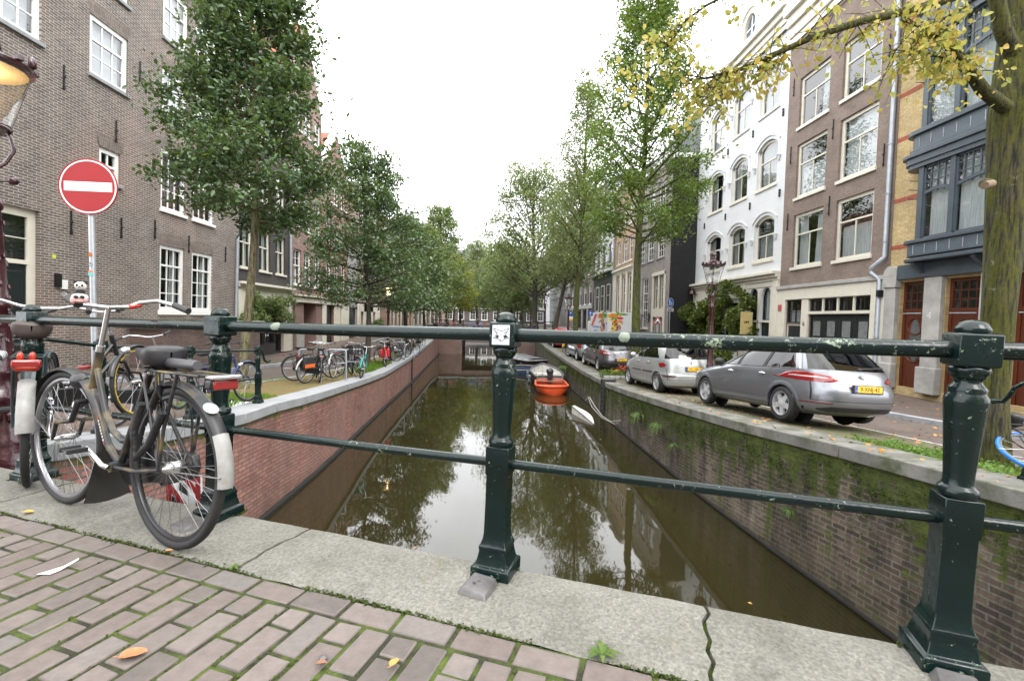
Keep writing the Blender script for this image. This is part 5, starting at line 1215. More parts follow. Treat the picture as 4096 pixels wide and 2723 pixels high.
# ferns on the right canal wall
FERN=leafmat('fern_green',[(.04,.09,.015),(.07,.13,.02),(.11,.18,.03),(.14,.2,.04)],.5,.4)
for k,(Y,d,r,lab) in enumerate([(12.6,.42,.30,'large fern hanging on the mossy canal wall left of the silver car'),(11.3,.48,.27,'second fern on the canal wall, narrower and lower'),(10.2,.75,.17,'small fern below the coping, nearest of the three on the wall'),(25.,.25,.38,'bushy fern clump high on the canal wall by the moored boats'),(6.55,.95,.12,'pale fern tuft on the bricks low down the near canal wall')]):
    x=XRw(Y)-.06; z=zR(XRw(Y),Y)-.17-d; mb=MB(); rgk=random.Random(k)
    for q in range(26):
        a=rgk.uniform(-1.4,1.4); L=r*rgk.uniform(.7,1.5); P=[(0,0,0),(-math.cos(a)*L*.5,math.sin(a)*L*.5,L*.25),(-math.cos(a)*L*.8,math.sin(a)*L*.85,L*.05),(-math.cos(a)*L*.95,math.sin(a)*L,-L*.35)]
        for i in range(3):
            A,B=Vector(P[i]),Vector(P[i+1]); 
            for s_ in range(3):
                p=A.lerp(B,s_/3); w=L*.17*(1-.25*i-.08*s_); dd=Vector((-math.sin(a),-math.cos(a),0))*w
                for sg in (1,-1): mb.add([p,p+dd*sg+Vector((0,0,-w*.2)),p+(B-A)*.3],[(0,1,2)])
    tag(mb.build('fern',FERN,loc=(x,Y,z),smooth=0),lab,'fern',None)
# moss cushions along the right wall below the coping, and grass tufts along the joints
MOSSM=leafmat('moss_green',[(.016,.028,.003),(.035,.055,.005),(.06,.085,.010)],.9,.2)
ra=np.random.default_rng(5); P=[];N0=[]
for k in range(900):
    Y=ra.uniform(2.5,28); d=abs(ra.normal())*.32; x=XRw(Y)-.02; z=zR(XRw(Y),Y)-.18-d
    for q in range(ra.integers(10,42)): P.append((x-abs(ra.normal())*.012,Y+ra.normal()*.05,z-ra.exponential(.07))); N0.append((-1,0,.3))
o=leaf_object('wall_moss',P,.024,MOSSM,None,6,N0=np.array(N0)); tag(o,kind='stuff')
P=[]
for k in range(5200):
    t_=ra.uniform(-4.2,2.2); dens=.5+.5*math.sin(t_*5.1)+.4*math.sin(t_*11.3+1)
    if ra.random()>dens+.15: continue
    p=ev*t_+nv*(NI+ra.normal()*.006); P.append((p.x,p.y,abs(ra.normal())*.004-.003))
for k in range(7000):
    q_=ra.integers(0,83); t_=-5.2+.1045*q_+ra.normal()*.003; n_=ra.uniform(.2,NI-.11)
    if math.sin(t_*3.1+n_*5)+math.sin(n_*9.+t_*7.7)<.1+ra.normal()*.5: continue
    p=ev*t_+nv*n_; P.append((p.x,p.y,abs(ra.normal())*.003-.003))
for tp_ in TP:  # moss tufts round the post feet, also standing in for contact shade
    for k in range(420):
        a=ra.uniform(-1,1)*.085; b=.083+abs(ra.normal())*.006; sd_=ra.integers(0,4); du,dv=((a,-b),(a,b),(-b,a),(b,a))[sd_]
        if math.sin(du*40+tp_*9)+math.sin(dv*33)<.2: continue
        p=ev*(tp_+du)+nv*(NP+dv); P.append((p.x,p.y,abs(ra.normal())*.004))
o=leaf_object('joint_moss_foot_shade',P,.013,MOSSM,None,7,asp=.5,up=.8); tag(o,kind='stuff')
def blades(n,pos,h,mat,name,seed):
    rg=random.Random(seed); mb=MB()
    for _ in range(n):
        x,y,z=pos(rg); a=rg.uniform(0,2*PI); L=h*rg.uniform(.5,1.2); w=L*.05+.003; dx,dy=math.cos(a),math.sin(a); b=L*rg.uniform(.1,.6)
        mb.add([(x-dy*w,y+dx*w,z-.01),(x+dy*w,y-dx*w,z-.01),(x+dx*b,y+dy*b,z+L)],[(0,1,2)])
    return tag(mb.build(name,mat,smooth=0),kind='stuff')
GRASS=leafmat('grass_green',[(.06,.13,.012),(.10,.2,.02),(.14,.25,.03),(.2,.27,.05)],.6,.4)
def gpos(x0,x1,y0,y1): return lambda rg:(lambda x,y:(x,y,(zL if x<0 else zR)(x,y)))(rg.uniform(x0,x1),rg.uniform(y0,y1))
blades(2600,gpos(-5.4,-4.42,7.7,9.6),.07,GRASS,'grass',1)
blades(4200,gpos(-5.7,-4.7,17.2,21.2),.14,GRASS,'grass',2)
blades(1500,gpos(-5.6,-5.0,24,28.5),.12,GRASS,'grass',3)
blades(2600,gpos(-10.9,-9.3,14.4,21.2),.12,GRASS,'grass',4)
blades(700,gpos(-6.35,-6.1,10,14),.05,GRASS,'grass',8)
blades(1000,gpos(4.95,5.7,4.4,6.3),.06,GRASS,'grass',5)
P=[]
for k in range(80):
    x,y=ra.uniform(5.0,5.75),ra.uniform(4.4,6.6); 
    for q in range(16): P.append((x+ra.normal()*.05,y+ra.normal()*.05,zR(x,y)+abs(ra.normal())*.03+.005))
tag(leaf_object('ground_weeds',P,.04,leafmat('weed_green',[(.06,.14,.02),(.1,.2,.03),(.16,.26,.05)],.5,.35),None,9,up=.9),kind='stuff')
P=[]
for k in range(360):
    x=ra.uniform(4.7,9.2); y=ra.uniform(3.5,16); P.append((x,y,zR(x,y)+.006-.012*(x>5)))
for k in range(60): y=ra.uniform(4,14); x=XRw(y)+ra.uniform(.05,.45); P.append((x,y,zR(x,y)+.008))
for k in range(70): x=ra.uniform(9.4,12.5); y=ra.uniform(6,16); P.append((x,y,zR(x,y)+.078))
tag(leaf_object('fallen_leaves',P,.075,leafmat('dry_leaves',[(.42,.16,.04),(.5,.28,.06),(.3,.12,.04),(.55,.4,.12)],.7,.2),None,10,up=2.5),kind='stuff')
P=[(ra.uniform(-3,3.4),ra.uniform(4,16),WZ+.006) for k in range(16)]
tag(leaf_object('floating_leaves',P,.06,MATS['dry_leaves'],None,14,up=6.),kind='stuff')
# single weeds at the kerb and big fallen leaves on the paving
def weed(px,py,label,n,L,seed):
    p=gz(px,py,.0); rg=random.Random(seed); mb=MB()
    for k in range(n):
        a=2*PI*k/n+rg.uniform(-.3,.3); l=L*rg.uniform(.6,1.2); c,s=math.cos(a),math.sin(a); w=l*.16
        mb.add([(0,0,.004),(c*l*.45-s*w,s*l*.45+c*w,l*.34),(c*l,s*l,l*.22),(c*l*.45+s*w,s*l*.45-c*w,l*.34)],[(0,1,2,3)])
    tag(mb.build('weed',FERN,loc=p,smooth=0),label,'weed')
weed(2408,2620,'leafy weed at the edge of the granite, right of the middle post',13,.055,1)
weed(935,2272,'small weed at the end of the crack in the granite, left of the middle post',8,.032,2)
def fallen(px,py,label,L,rot,c,seed,asp=.62):
    p=gz(px,py,.004); rg=random.Random(seed); n=16; mb=MB(); vs=[]
    for i in range(n):
        a=2*PI*i/n; x=L/2*math.cos(a); y=L/2*asp*math.sin(a)*(1-.25*math.cos(a)); vs.append((x,y,.006+.012*abs(y)/(L*asp)+rg.uniform(0,.002)))
    vs.append((0,0,.004)); mb.add(vs,[(i,(i+1)%n,n) for i in range(n)]); mb.tube([(-L*.5,0,.006),(-L*.72,.004,.008)],.0012,5)
    tag(mb.build('fallen_leaf',simple('leaf_'+str(seed),c,.6,var=.3,ns=30),loc=p,rotz=rot,smooth=60),label,'leaf')
fallen(533,2622,'large orange brown leaf lying on the clinker paving',.07,R(20),(.36,.13,.05),1)
fallen(1577,2658,'small orange leaf on the paving below the middle post',.035,R(60),(.5,.24,.06),2)
fallen(1287,2660,'crumpled brown leaf next to a pebble on the paving',.03,R(10),(.22,.10,.05),3)
fallen(113,2052,'yellow orange leaf on the granite below the front wheel',.05,R(0),(.5,.28,.06),4)
fallen(676,2209,'tiny orange leaf beside the rear wheel on the paving edge',.028,R(30),(.45,.2,.06),5)
fallen(3935,2228 if False else 2040,'orange leaf on the coping behind the right post',.08,R(30),(.45,.24,.07),6) if False else None
p=gz(225,2280,.004); mb=MB(); mb.add([(a*.6,b*.6,c*.6) for a,b,c in [(-.085,-.04,.002),(.0,-.055,.003),(.03,-.01,.004),(.085,.07,.03),(.075,.085,.034),(.02,.03,.012),(-.04,-.005,.004)]],[(0,1,2,6),(2,5,6),(2,3,5),(3,4,5)])
tag(mb.build('paper_scrap',simple('torn_paper',(.66,.66,.64),.8,var=.05),loc=p,smooth=60,rotz=R(8)),'torn strip of white paper lying on the clinker paving','paper')
p=gz(1293,2632,.006); mb=MB(); mb.ball((0,0,.003),(.014,.012,.006),10); tag(mb.build('pebble',lead,loc=p),'flat grey pebble in a paving joint','pebble')
# ------------------------------------------------------------------ cars
def carpaint(name,c,metal=.75,rough=.3):
    if name in MATS: return MATS[name]
    t=NT(name); v=t.coord(); fl=t.noise(v,900,2)
    t.bsdf(t.mix(t.ramp(fl,[(.4,0.),(.6,.25)]),c,tuple(min(1,x*1.5) for x in c)),t.ramp(t.noise(v,3,4),[(.3,rough),(.7,rough+.08)]),metal,None,Coat_Weight=.8,Coat_Roughness=.04); MATS[name]=t.mat; return t.mat
TYRE=simple('tyre_rubber',(.014,.014,.015),.75,var=.25,ns=12)
ALLOY=simple('alloy_rim',(.40,.40,.41),.35,.25,var=.08)
BLACKP=simple('black_plastic',(.016,.016,.017),.55,var=.15)
CHROME=simple('chrome_trim',(.62,.62,.63),.18,.95,var=.03)
CARGLASS=NT('car_glass'); _f=CARGLASS.N('ShaderNodeFresnel'); CARGLASS.L(two_sided_ior(CARGLASS,CARGLASS.N('ShaderNodeNewGeometry'),1.72),_f.inputs[0]); _t=CARGLASS.N('ShaderNodeBsdfTransparent'); _t.inputs[0].default_value=(.09,.105,.105,1); _g=CARGLASS.N('ShaderNodeBsdfGlossy'); _g.inputs['Roughness'].default_value=.01; _m=CARGLASS.N('ShaderNodeMixShader')
CARGLASS.L(_f.outputs[0],_m.inputs[0]); CARGLASS.L(_t.outputs[0],_m.inputs[1]); CARGLASS.L(_g.outputs[0],_m.inputs[2]); CARGLASS.L(_m.outputs[0],CARGLASS.out.inputs[0]); CARGLASS=CARGLASS.mat
REDL=simple('red_lamp',(.22,.006,.006),.12,var=.1,ns=30,Coat_Weight=1.); WHITEL=simple('clear_lamp',(.55,.55,.56),.15,.3,var=.1)
PLATE=simple('yellow_plate',(.80,.46,.03),.35,var=.03); PBLUE=simple('plate_blue',(.03,.08,.4),.4); BLACK=simple('letter_black',(.01,.01,.01),.5)
UNDER=simple('car_underside',(.008,.008,.008),.9)
def car(name,label,cat,rl,fl,prof,paint,wb,xr,lenses=(),R_w=.325,wid=.15,roll=0.,plate=None,scale=.93,L=None,lamps=(),spokes=5,handles=(),strips=(),rails=True,rimc=None,bumper=None,roofglass=False,badge=None,win=None,doors=None,lod=0,hubs=True,mirror=True,nsq=4.6,steer=0.):
    """rl, fl: ground points of the left wheels. prof: rows (z, x_rear, x_front, half width) from sill to roof, x from the rear bumper forward"""
    rl,fl=Vector(rl),Vector(fl); hd=(fl-rl).normalized(); side=Vector((0,0,1)).cross(hd).normalized(); upv=hd.cross(side)
    s=scale; w0=max(p[3] for p in prof)
    root=thing(name,label,cat); o=rl-side*(w0-.0)*s-hd*xr*s
    M=basis(o,hd*s,side*s,upv*s); 
    if roll: M=M@Matrix.Rotation(roll,4,'X')
    root.matrix_world=M
    # refine rows
    rows=[prof[0]]
    for a,b in zip(prof,prof[1:]):
        n=max(1,int(math.ceil((b[0]-a[0])/.075)), int(math.ceil(max(abs(b[1]-a[1]),abs(b[2]-a[2]))/.28)))
        for i in range(1,n+1):
            f=i/n; rows.append(tuple(a[k]+(b[k]-a[k])*f for k in range(4)))
    q=[0,.16,.32,.46,.6,.72,.82,.9,.955]; ts=[-(1-x**nsq)**(1/nsq) for x in q]; NS=54
    t9=ts[-1]; half=[('e',x,t) for x,t in zip(q,ts)]+[('s',None,t9+(-2*t9)*i/NS) for i in range(1,NS)]+[('f',x,-t) for x,t in zip(q[::-1],ts[::-1])]
    NH=len(half)
    def pt(row,j):
        z,xa,xb,w=row; k,qq,t=half[j]; xc,a=(xa+xb)/2,(xb-xa)/2
        y=w*qq if k!='s' else w*(1-abs(t)**nsq)**(1/nsq)
        return Vector((xc+a*t,y,z))
    G=[[pt(r,j) for j in range(NH)] for r in rows]; NR_=len(rows)
    def nrm(i,j):
        a=G[min(i+1,NR_-1)][j]-G[max(i-1,0)][j]; b=G[i][min(j+1,NH-1)]-G[i][max(j-1,0)]
        n=b.cross(a); n=-n
        return n.normalized() if n.length>1e-9 else Vector((0,0,1))
    NM=[[nrm(i,j) for j in range(NH)] for i in range(NR_)]
    # orientation check: side normals should face +y
    if NM[2][NH//2].y<0: NM=[[-n for n in r] for r in NM]
    wc=[(xr,R_w),(xr+wb,R_w)]; RA=R_w*1.13
    belt=win['belt'] if win else 1.
    def inarch(c): return any((c.x-x)**2+(c.z-z)**2<RA*RA for x,z in wc) and c.y>w0*.55
    def patch(pred,off,mirror_y=True):
        mb=MB()
        for i in range(NR_-1):
            for j in range(NH-1):
                c=(G[i][j]+G[i+1][j]+G[i][j+1]+G[i+1][j+1])/4
                if not pred(i,j,c): continue
                V=[G[a][b]+NM[a][b]*off for a,b in ((i,j),(i,j+1),(i+1,j+1),(i+1,j))]
                mb.add(V,[(0,1,2,3)])
                if mirror_y: mb.add([(p.x,-p.y,p.z) for p in V],[(3,2,1,0)])
        # weld
        key={}; vs=[]; mp=[]
        for p in mb.v:
            k=tuple(round(x,5) for x in p)
            if k not in key: key[k]=len(vs); vs.append(p)
            mp.append(key[k])
        fs=[]; 
        for f in mb.f:
            g=[mp[x] for x in f]; g=[x for n_,x in enumerate(g) if x!=g[n_-1]]
            if len(g)>2: fs.append(g)
        o_=MB(); o_.v=vs; o_.f=fs; o_.m=[0]*len(fs); return o_
    zt=rows[-1][0]
    def fr(c,i): r=rows[i]; return (c.x-r[1])/max(1e-6,(r[2]-r[1]))
    xw0,xw1=win['x0'],win['x1']   # side glass range at the belt, fractions shift with height automatically
    def isside(j): return half[j][0]=='s' and half[j+1][0]!='f' 
    bz=win['belt']; wt_=win['top']
    def sideglass(i,j,c): 
        return bz<c.z<wt_ and half[j][0]=='s' and xw0+ (c.z-bz)*win.get('k0',.55) < c.x < xw1-(c.z-bz)*win.get('k1',1.15)
    def reargl(i,j,c): return win['rz0']<c.z<win['rz1'] and half[j][0]=='e' and half[j+1][1] is not None and half[j][1]<win.get('rq',.9)
    def frontgl(i,j,c): return bz+.04<c.z<wt_+.02 and half[j][0]=='f' and half[j][1]<.93
    body=patch(lambda i,j,c: not inarch(c) and not sideglass(i,j,c) and not reargl(i,j,c) and not frontgl(i,j,c),0)
    # roof cap and floor
    top=[p for p in G[-1]]; n0=len(body.v); body.v+= [tuple(p) for p in top]+[(p.x,-p.y,p.z) for p in top]+[((top[0].x+top[-1].x)/2,0,zt+.012)]
    c_=len(body.v)-1
    for j in range(NH-1): body.f.append([n0+j,n0+j+1,c_]); body.f.append([n0+NH+j+1,n0+NH+j,c_])
    body.m=[0]*len(body.f)
    bo_=body.build('body',paint,root,smooth=38)
    mb=MB(); mb.bx(.62,(rows[0][2])-.6,-w0*.74,w0*.74,.19,.42); 
    for x,z in wc:
        for sg in (1,-1):
            n=16; vs=[];fs=[]
            for k in range(n+1):
                a=PI*k/n*1.2-.1*PI; vs+= [(x+RA*math.cos(a),sg*w0*.97,z+RA*math.sin(a)),(x+RA*math.cos(a),sg*w0*.5,z+RA*math.sin(a))]
            for k in range(n): fs.append((2*k,2*k+1,2*k+3,2*k+2))
            mb.add(vs,fs); mb.add([(x+RA*math.cos(2*PI*k/20),sg*w0*.5,z+RA*math.sin(2*PI*k/20)) for k in range(20)],[tuple(range(20))])
    mb.build('underside',UNDER,root,smooth=40)
    # arch lips
    def ysurf(x,z):
        for i in range(NR_-1):
            if rows[i][0]<=z<=rows[i+1][0]:
                f=(z-rows[i][0])/max(1e-6,rows[i+1][0]-rows[i][0]); r=[rows[i][k]+(rows[i+1][k]-rows[i][k])*f for k in range(4)]
                xc,a=(r[1]+r[2])/2,(r[2]-r[1])/2; t=max(-1,min(1,(x-xc)/a)); return r[3]*(1-abs(t)**nsq)**(1/nsq)
        r=rows[0]; xc,a=(r[1]+r[2])/2,(r[2]-r[1])/2; t=max(-1,min(1,(x-xc)/a)); return r[3]*(1-abs(t)**nsq)**(1/nsq)
    for x,z in wc:
        n=26; vs=[];fs=[]
        a0=math.asin(max(-1,min(1,(rows[0][0]-z)/RA)))
        for k in range(n+1):
            a=a0+(PI-2*a0)*k/n
            for r_,dy in ((RA-.012,-.05),(RA-.012,.012),(RA+.02,.016),(RA+.065,.004)):
                px,pz=x+r_*math.cos(a),max(rows[0][0],z+r_*math.sin(a)); vs.append((px,ysurf(px,pz)+dy,pz))
        for k in range(n):
            for q_ in range(3): fs.append((k*4+q_,k*4+q_+1,k*4+q_+5,k*4+q_+4))
        for sg in (1,-1): mb=MB(); mb.add([(a,sg*b,c) for a,b,c in vs],fs); mb.build('wheel_arch',paint,bo_,smooth=50)
    # glass
    for nm,pr in (('side_window',sideglass),('rear_window',reargl),('windscreen',frontgl)):
        if nm=='side_window':
            g=patch(pr,-.004,False)
            if g.f: g.build(nm,CARGLASS,root,smooth=40); g.v=[(a_,-b_,c2) for a_,b_,c2 in g.v]; g.build(nm,CARGLASS,root,smooth=40)
            continue
        g=patch(pr,-.004 if nm!='rear_window' else .004)
        if g.f: g.build(nm,CARGLASS,root,smooth=40)
    # dark pillars dividing the side glass
    zs=[bz+(wt_-bz)*k/6 for k in range(7)]
    for xp in win['pillars']:
        for sg in (1,-1):
            mb=MB(); vs=[]
            for z in zs:
                x=xp-(z-bz)*win.get('pk',.25); vs+=[(x-.045,sg*(ysurf(x-.045,z)+.004),z),(x+.045,sg*(ysurf(x+.045,z)+.004),z)]
            mb.add(vs,[(2*k,2*k+1,2*k+3,2*k+2) for k in range(6)]); mb.build('pillar',BLACKP,root,smooth=40)
    # body coloured pillars closing the glass at both ends
    for sg in (1,-1):
        for xe,ke,a_,b_ in ((xw0,win.get('k0',.55),-.05,.075),(xw1,-win.get('k1',1.15),-.075,.05)):
            mb=MB(); vs=[]
            for z in np.linspace(bz-.01,wt_+.03,9):
                x=xe+(z-bz)*ke
                for q_ in (a_,a_*.4,b_*.4,b_): vs.append((x+q_,sg*(ysurf(x+q_,z)+.005),z))
            mb.add(vs,[(4*k+q_,4*k+q_+1,4*k+q_+5,4*k+q_+4) for k in range(8) for q_ in range(3)]); mb.build('end_pillar',paint,root,smooth=40)
    # chrome line round the glass
    if win.get('chrome'):
        for sg in (1,-1):
            mb=MB(); P=[]
            for x in np.linspace(xw1,xw0,16): P.append((x,sg*(ysurf(x,bz)+.004),bz))
            for z in np.linspace(bz,wt_,7): x=xw0+(z-bz)*win.get('k0',.55); P.append((x,sg*(ysurf(x,z)+.004),z))
            for x in np.linspace(xw0+(wt_-bz)*win.get('k0',.55),xw1-(wt_-bz)*win.get('k1',1.15),10): P.append((x,sg*(ysurf(x,wt_)+.004),wt_))
            for z in np.linspace(wt_,bz,7): x=xw1-(z-bz)*win.get('k1',1.15); P.append((x,sg*(ysurf(x,z)+.004),z))
            mb.tube(P,.009,6); mb.build('window_trim',CHROME,root)
    # interior: seats silhouette
    for x in (xr+.35,xr+1.35): 
        for y in (-.38,.38): mb=MB(); mb.box((x,y,.86),(.16,.42,.62)); mb.box((x,y,1.2),(.10,.26,.16)); mb.build('seat',UNDER,root,bevel=.03)
    # doors: separate panels a hair proud of the shell, with handles
    for (a,b,z0) in (doors or ()):
        d=patch(lambda i,j,c: half[j][0]=='s' and a<c.x<b and z0<c.z<bz-.01 and not any((c.x-x)**2+(c.z-z)**2<(RA+.07)**2 for x,z in wc),.0035,False)
        if not d.f: continue
        dd=d.build('door',paint,root,smooth=40)
        x=a+.22; mb=MB(); y=ysurf(x,bz-.14); P=[(x-.09,y+.004,bz-.14),(x-.06,y+.03,bz-.135),(x+.06,y+.03,bz-.13),(x+.09,y+.004,bz-.13)]
        mb.tube(P,.014,8); mb.ball((x+.01,y,bz-.14),(.07,.012,.035),10); mb.build('door_handle',CHROME if name!='x' else paint,dd)
    # tail lamps drawn on the shell: stations (s, z top, z bottom); s>0 runs forward along the side, s<0 inward across the back
    def shell_at(s_,z,off):
        for i in range(NR_-1):
            if rows[i][0]<=z<=rows[i+1][0]: break
        f=(z-rows[i][0])/max(1e-6,rows[i+1][0]-rows[i][0]); r=[rows[i][k]+(rows[i+1][k]-rows[i][k])*f for k in range(4)]
        xc,a=(r[1]+r[2])/2,(r[2]-r[1])/2; yq=.93; x9=xc-a*(1-yq**nsq)**(1/nsq)
        if s_>=0: x=x9+s_; t=max(-1,min(1,(x-xc)/a)); y=r[3]*(1-abs(t)**nsq)**(1/nsq); n=Vector((-.35*max(0,1-s_*4),1,.15)).normalized()
        else: q_=max(0,yq+s_/r[3]); x=xc-a*(1-q_**nsq)**(1/nsq); y=r[3]*q_; n=Vector((-1,.35*max(0,1+s_*4),.15)).normalized()
        return Vector((x,y,z))+n*off
    def lens(nm,S,m,off=.012):
        for sg in (1,-1):
            mb=MB(); ss=np.linspace(S[0][0],S[-1][0],22); X_=[q_[0] for q_ in S[::-1]]; vs=[]; 
            for s_ in ss:
                zt_=np.interp(s_,X_,[q_[1] for q_ in S[::-1]]); zb_=np.interp(s_,X_,[q_[2] for q_ in S[::-1]])
                for k in range(6):
                    f=k/5; o_=off*(.15 if k in (0,5) else 1.); v_=shell_at(s_,zb_+(zt_-zb_)*f,o_); vs.append((v_.x,sg*v_.y,v_.z))
            mb.add(vs,[(i*6+k,i*6+k+1,(i+1)*6+k+1,(i+1)*6+k) for i in range(21) for k in range(5)]); mb.build(nm,m,root,smooth=60)
    for q_ in lenses: lens(*q_)
    for (pred,m,nm) in lamps:
        g=patch(lambda i,j,c: pred(c,half[j],half[j+1]),.012)
        if g.f: g.build(nm,m,root,smooth=40)
    if bumper:
        g=patch(lambda i,j,c: bumper[0]<c.z<bumper[1] and (half[j][0]=='e' and half[j][1]<.8),.008); g.build('bumper_insert',BLACKP,root,smooth=40)
    # side rub strips
    for (x0,x1,z0,z1,m) in strips:
        mb=MB(); n=14; vs=[]
        for k in range(n+1):
            x=x0+(x1-x0)*k/n; vs+=[(x,ysurf(x,z0)+.012,z0),(x,ysurf(x,z1)+.012,z1)]
        mb.add(vs,[(2*k,2*k+2,2*k+3,2*k+1) for k in range(n)]); mb.build('rub_strip',m,root)
    # wheels
    rim=rimc or ALLOY
    for k,(x,z) in enumerate(wc):
        for sg in (1,-1):
            wr=thing('wheel',None,None); wr.parent=root; wr.location=(x,sg*(w0-.115),z)
            if k==1 and steer: wr.rotation_euler=(0,0,steer)
            mb=MB(); My=Matrix.Rotation(R(-90)*sg,4,'X')
            mb.lathe([(R_w*.66,-.085),(R_w*.9,-.098),(R_w*.985,-.07),(R_w,-.03),(R_w,.03),(R_w*.985,.07),(R_w*.9,.098),(R_w*.70,.10),(R_w*.66,.085)],36,M=My,cap=False); mb.build('tyre',TYRE,wr)
            mb=MB(); r1=R_w*.69
            mb.lathe([(r1*.98,-.06),(r1,.06),(r1,.094),(r1*.95,.096),(r1*.92,.07),(r1*.9,.0)],36,M=My,cap=False)
            for q_ in range(spokes):
                a=2*PI*q_/spokes+.3; Ms=My@Matrix.Rotation(a,4,'Z'); wd=.075 if spokes<8 else .03
                mb.add([(.05,-wd*.75,.075),(r1*.96,-wd*.55,.06),(r1*.96,wd*.55,.06),(.05,wd*.75,.075),(.05,-wd*.75,.04),(r1*.96,-wd*.55,.02),(r1*.96,wd*.55,.02),(.05,wd*.75,.04)],[(0,1,2,3),(0,4,5,1),(3,2,6,7)],0,Ms)
            mb.lathe([(.07,.03),(.07,.08),(.045,.09),(.001,.092)],16,M=My); mb.build('rim',rim,wr)
            mb=MB(); mb.add([(p[0],sg*.005,p[1]) for p in [(r1*math.cos(2*PI*k2/24),r1*math.sin(2*PI*k2/24)) for k2 in range(24)]],[tuple(range(24))]); mb.build('brake',UNDER,wr)
    if mirror:
        for sg in (1,-1):
            xm=xw1-.12; y=ysurf(xm,bz+.02); mb=MB(); mb.ball((xm+.02,sg*(y+.12),bz+.06),(.075,.12,.085),12); mb.tube([(xm,sg*(y-.02),bz+.0),(xm,sg*(y+.08),bz+.03)],.03,8); mb.build('wing_mirror',mirror if mirror is not True else BLACKP,root)
    # plate
    if plate:
        txt,zp,yp=plate; xp=min(rows[k][1] for k in range(NR_) if abs(rows[k][0]-zp)<.08)-.02
        mb=MB(); mb.bx(xp-.012,xp+.03,yp-.28,yp+.28,zp-.075,zp+.065); pb=mb.build('number_plate',BLACKP,root)
        mb=MB(); mb.bx(xp-.016,xp-.011,yp-.26,yp+.26,zp-.055,zp+.055); mb.build('plate_face',PLATE,pb,bevel=.003)
        mb=MB(); mb.bx(xp-.0185,xp-.0155,yp+.215,yp+.259,zp-.053,zp+.053); mb.build('plate_band',PBLUE,pb)
        text_mesh('plate_lettering',txt,.098,BLACK,pb,basis((xp-.018,yp-.02,zp-.002),(0,-1,0),(0,0,1),(-1,0,0)),.001,sx=.98)
        text_mesh('plate_country','NL',.03,WHITEL,pb,basis((xp-.0195,yp+.237,zp-.028),(0,-1,0),(0,0,1),(-1,0,0)),.001)
    # rear wiper
    if win.get('wiper'):
        z=win['rz0']+.05; i=min(range(NR_),key=lambda k:abs(rows[k][0]-z)); x=rows[i][1]-.035; mb=MB(); mb.tube([(x,-.02,z-.02),(x-.01,-.12,z+.0),(x-.005,-.45,z+.02)],.014,6); mb.ball((x,-.02,z-.02),(.03,.05,.03),8); mb.build('rear_wiper',BLACKP,root)
    if rails:
        for sg in (1,-1):
            mb=MB(); zr=zt-.03; y=sg*prof[-2][3]*.98; mb.tube([(win['x0']+.75,y*.97,zr-.0),(win['x0']+.85,y,zr+.045),(win['x0']+2.0,y,zr+.05),(win['x0']+2.3,y*.98,zr)],.015,8); mb.build('roof_rail',CHROME if rails is True else rails,root)
    if badge:
        kind,zb=badge; i=min(range(NR_),key=lambda k:abs(rows[k][0]-zb)); x=rows[i][1]-.008; Mb=basis((x,0,zb),(0,-1,0),(0,0,1),(-1,0,0)); mb=MB()
        if kind=='oval':
            for (a,b,cx_,cy_) in ((.085,.055,0,0),(.03,.05,0,0),(.055,.02,0,.022)): mb.tube([(cx_+a*math.cos(2*PI*k/24),cy_+b*math.sin(2*PI*k/24),.004) for k in range(25)],.006,6,M=Mb)
        elif kind=='lion':
            for P in ([(-.05,-.055),(-.03,-.02),(-.035,.02),(-.01,.05),(.02,.06),(.045,.05),(.03,.035)],[(-.03,.0),(.01,.0),(.05,.02)],[(-.02,-.01),(.02,-.02),(.05,-.01)],[(-.02,-.02),(.01,-.035),(.03,-.06),(.045,-.06)],[(-.05,-.02),(-.06,.01),(-.05,.03)]): mb.tube([(a,b,.004) for a,b in P],.008,6,M=Mb)
        elif kind=='diamond':
            mb.tube([(0,.065,.004),(.04,0,.004),(0,-.065,.004),(-.04,0,.004),(0,.065,.004)],.011,6,M=Mb)
        mb.build('badge',CHROME,root)
    return root
def P3(x,y,dz=0.): return (x,y,zR(x,y)-.012+dz)
silver_blue=carpaint('silver_blue_paint',(.195,.205,.225)); champagne=carpaint('pale_silver_paint',(.40,.415,.41),.6,.34); dgrey=carpaint('grey_metal_paint',(.14,.14,.15)); silver=carpaint('silver_paint',(.38,.41,.45)); redp=carpaint('red_paint',(.45,.02,.02),.1,.3)
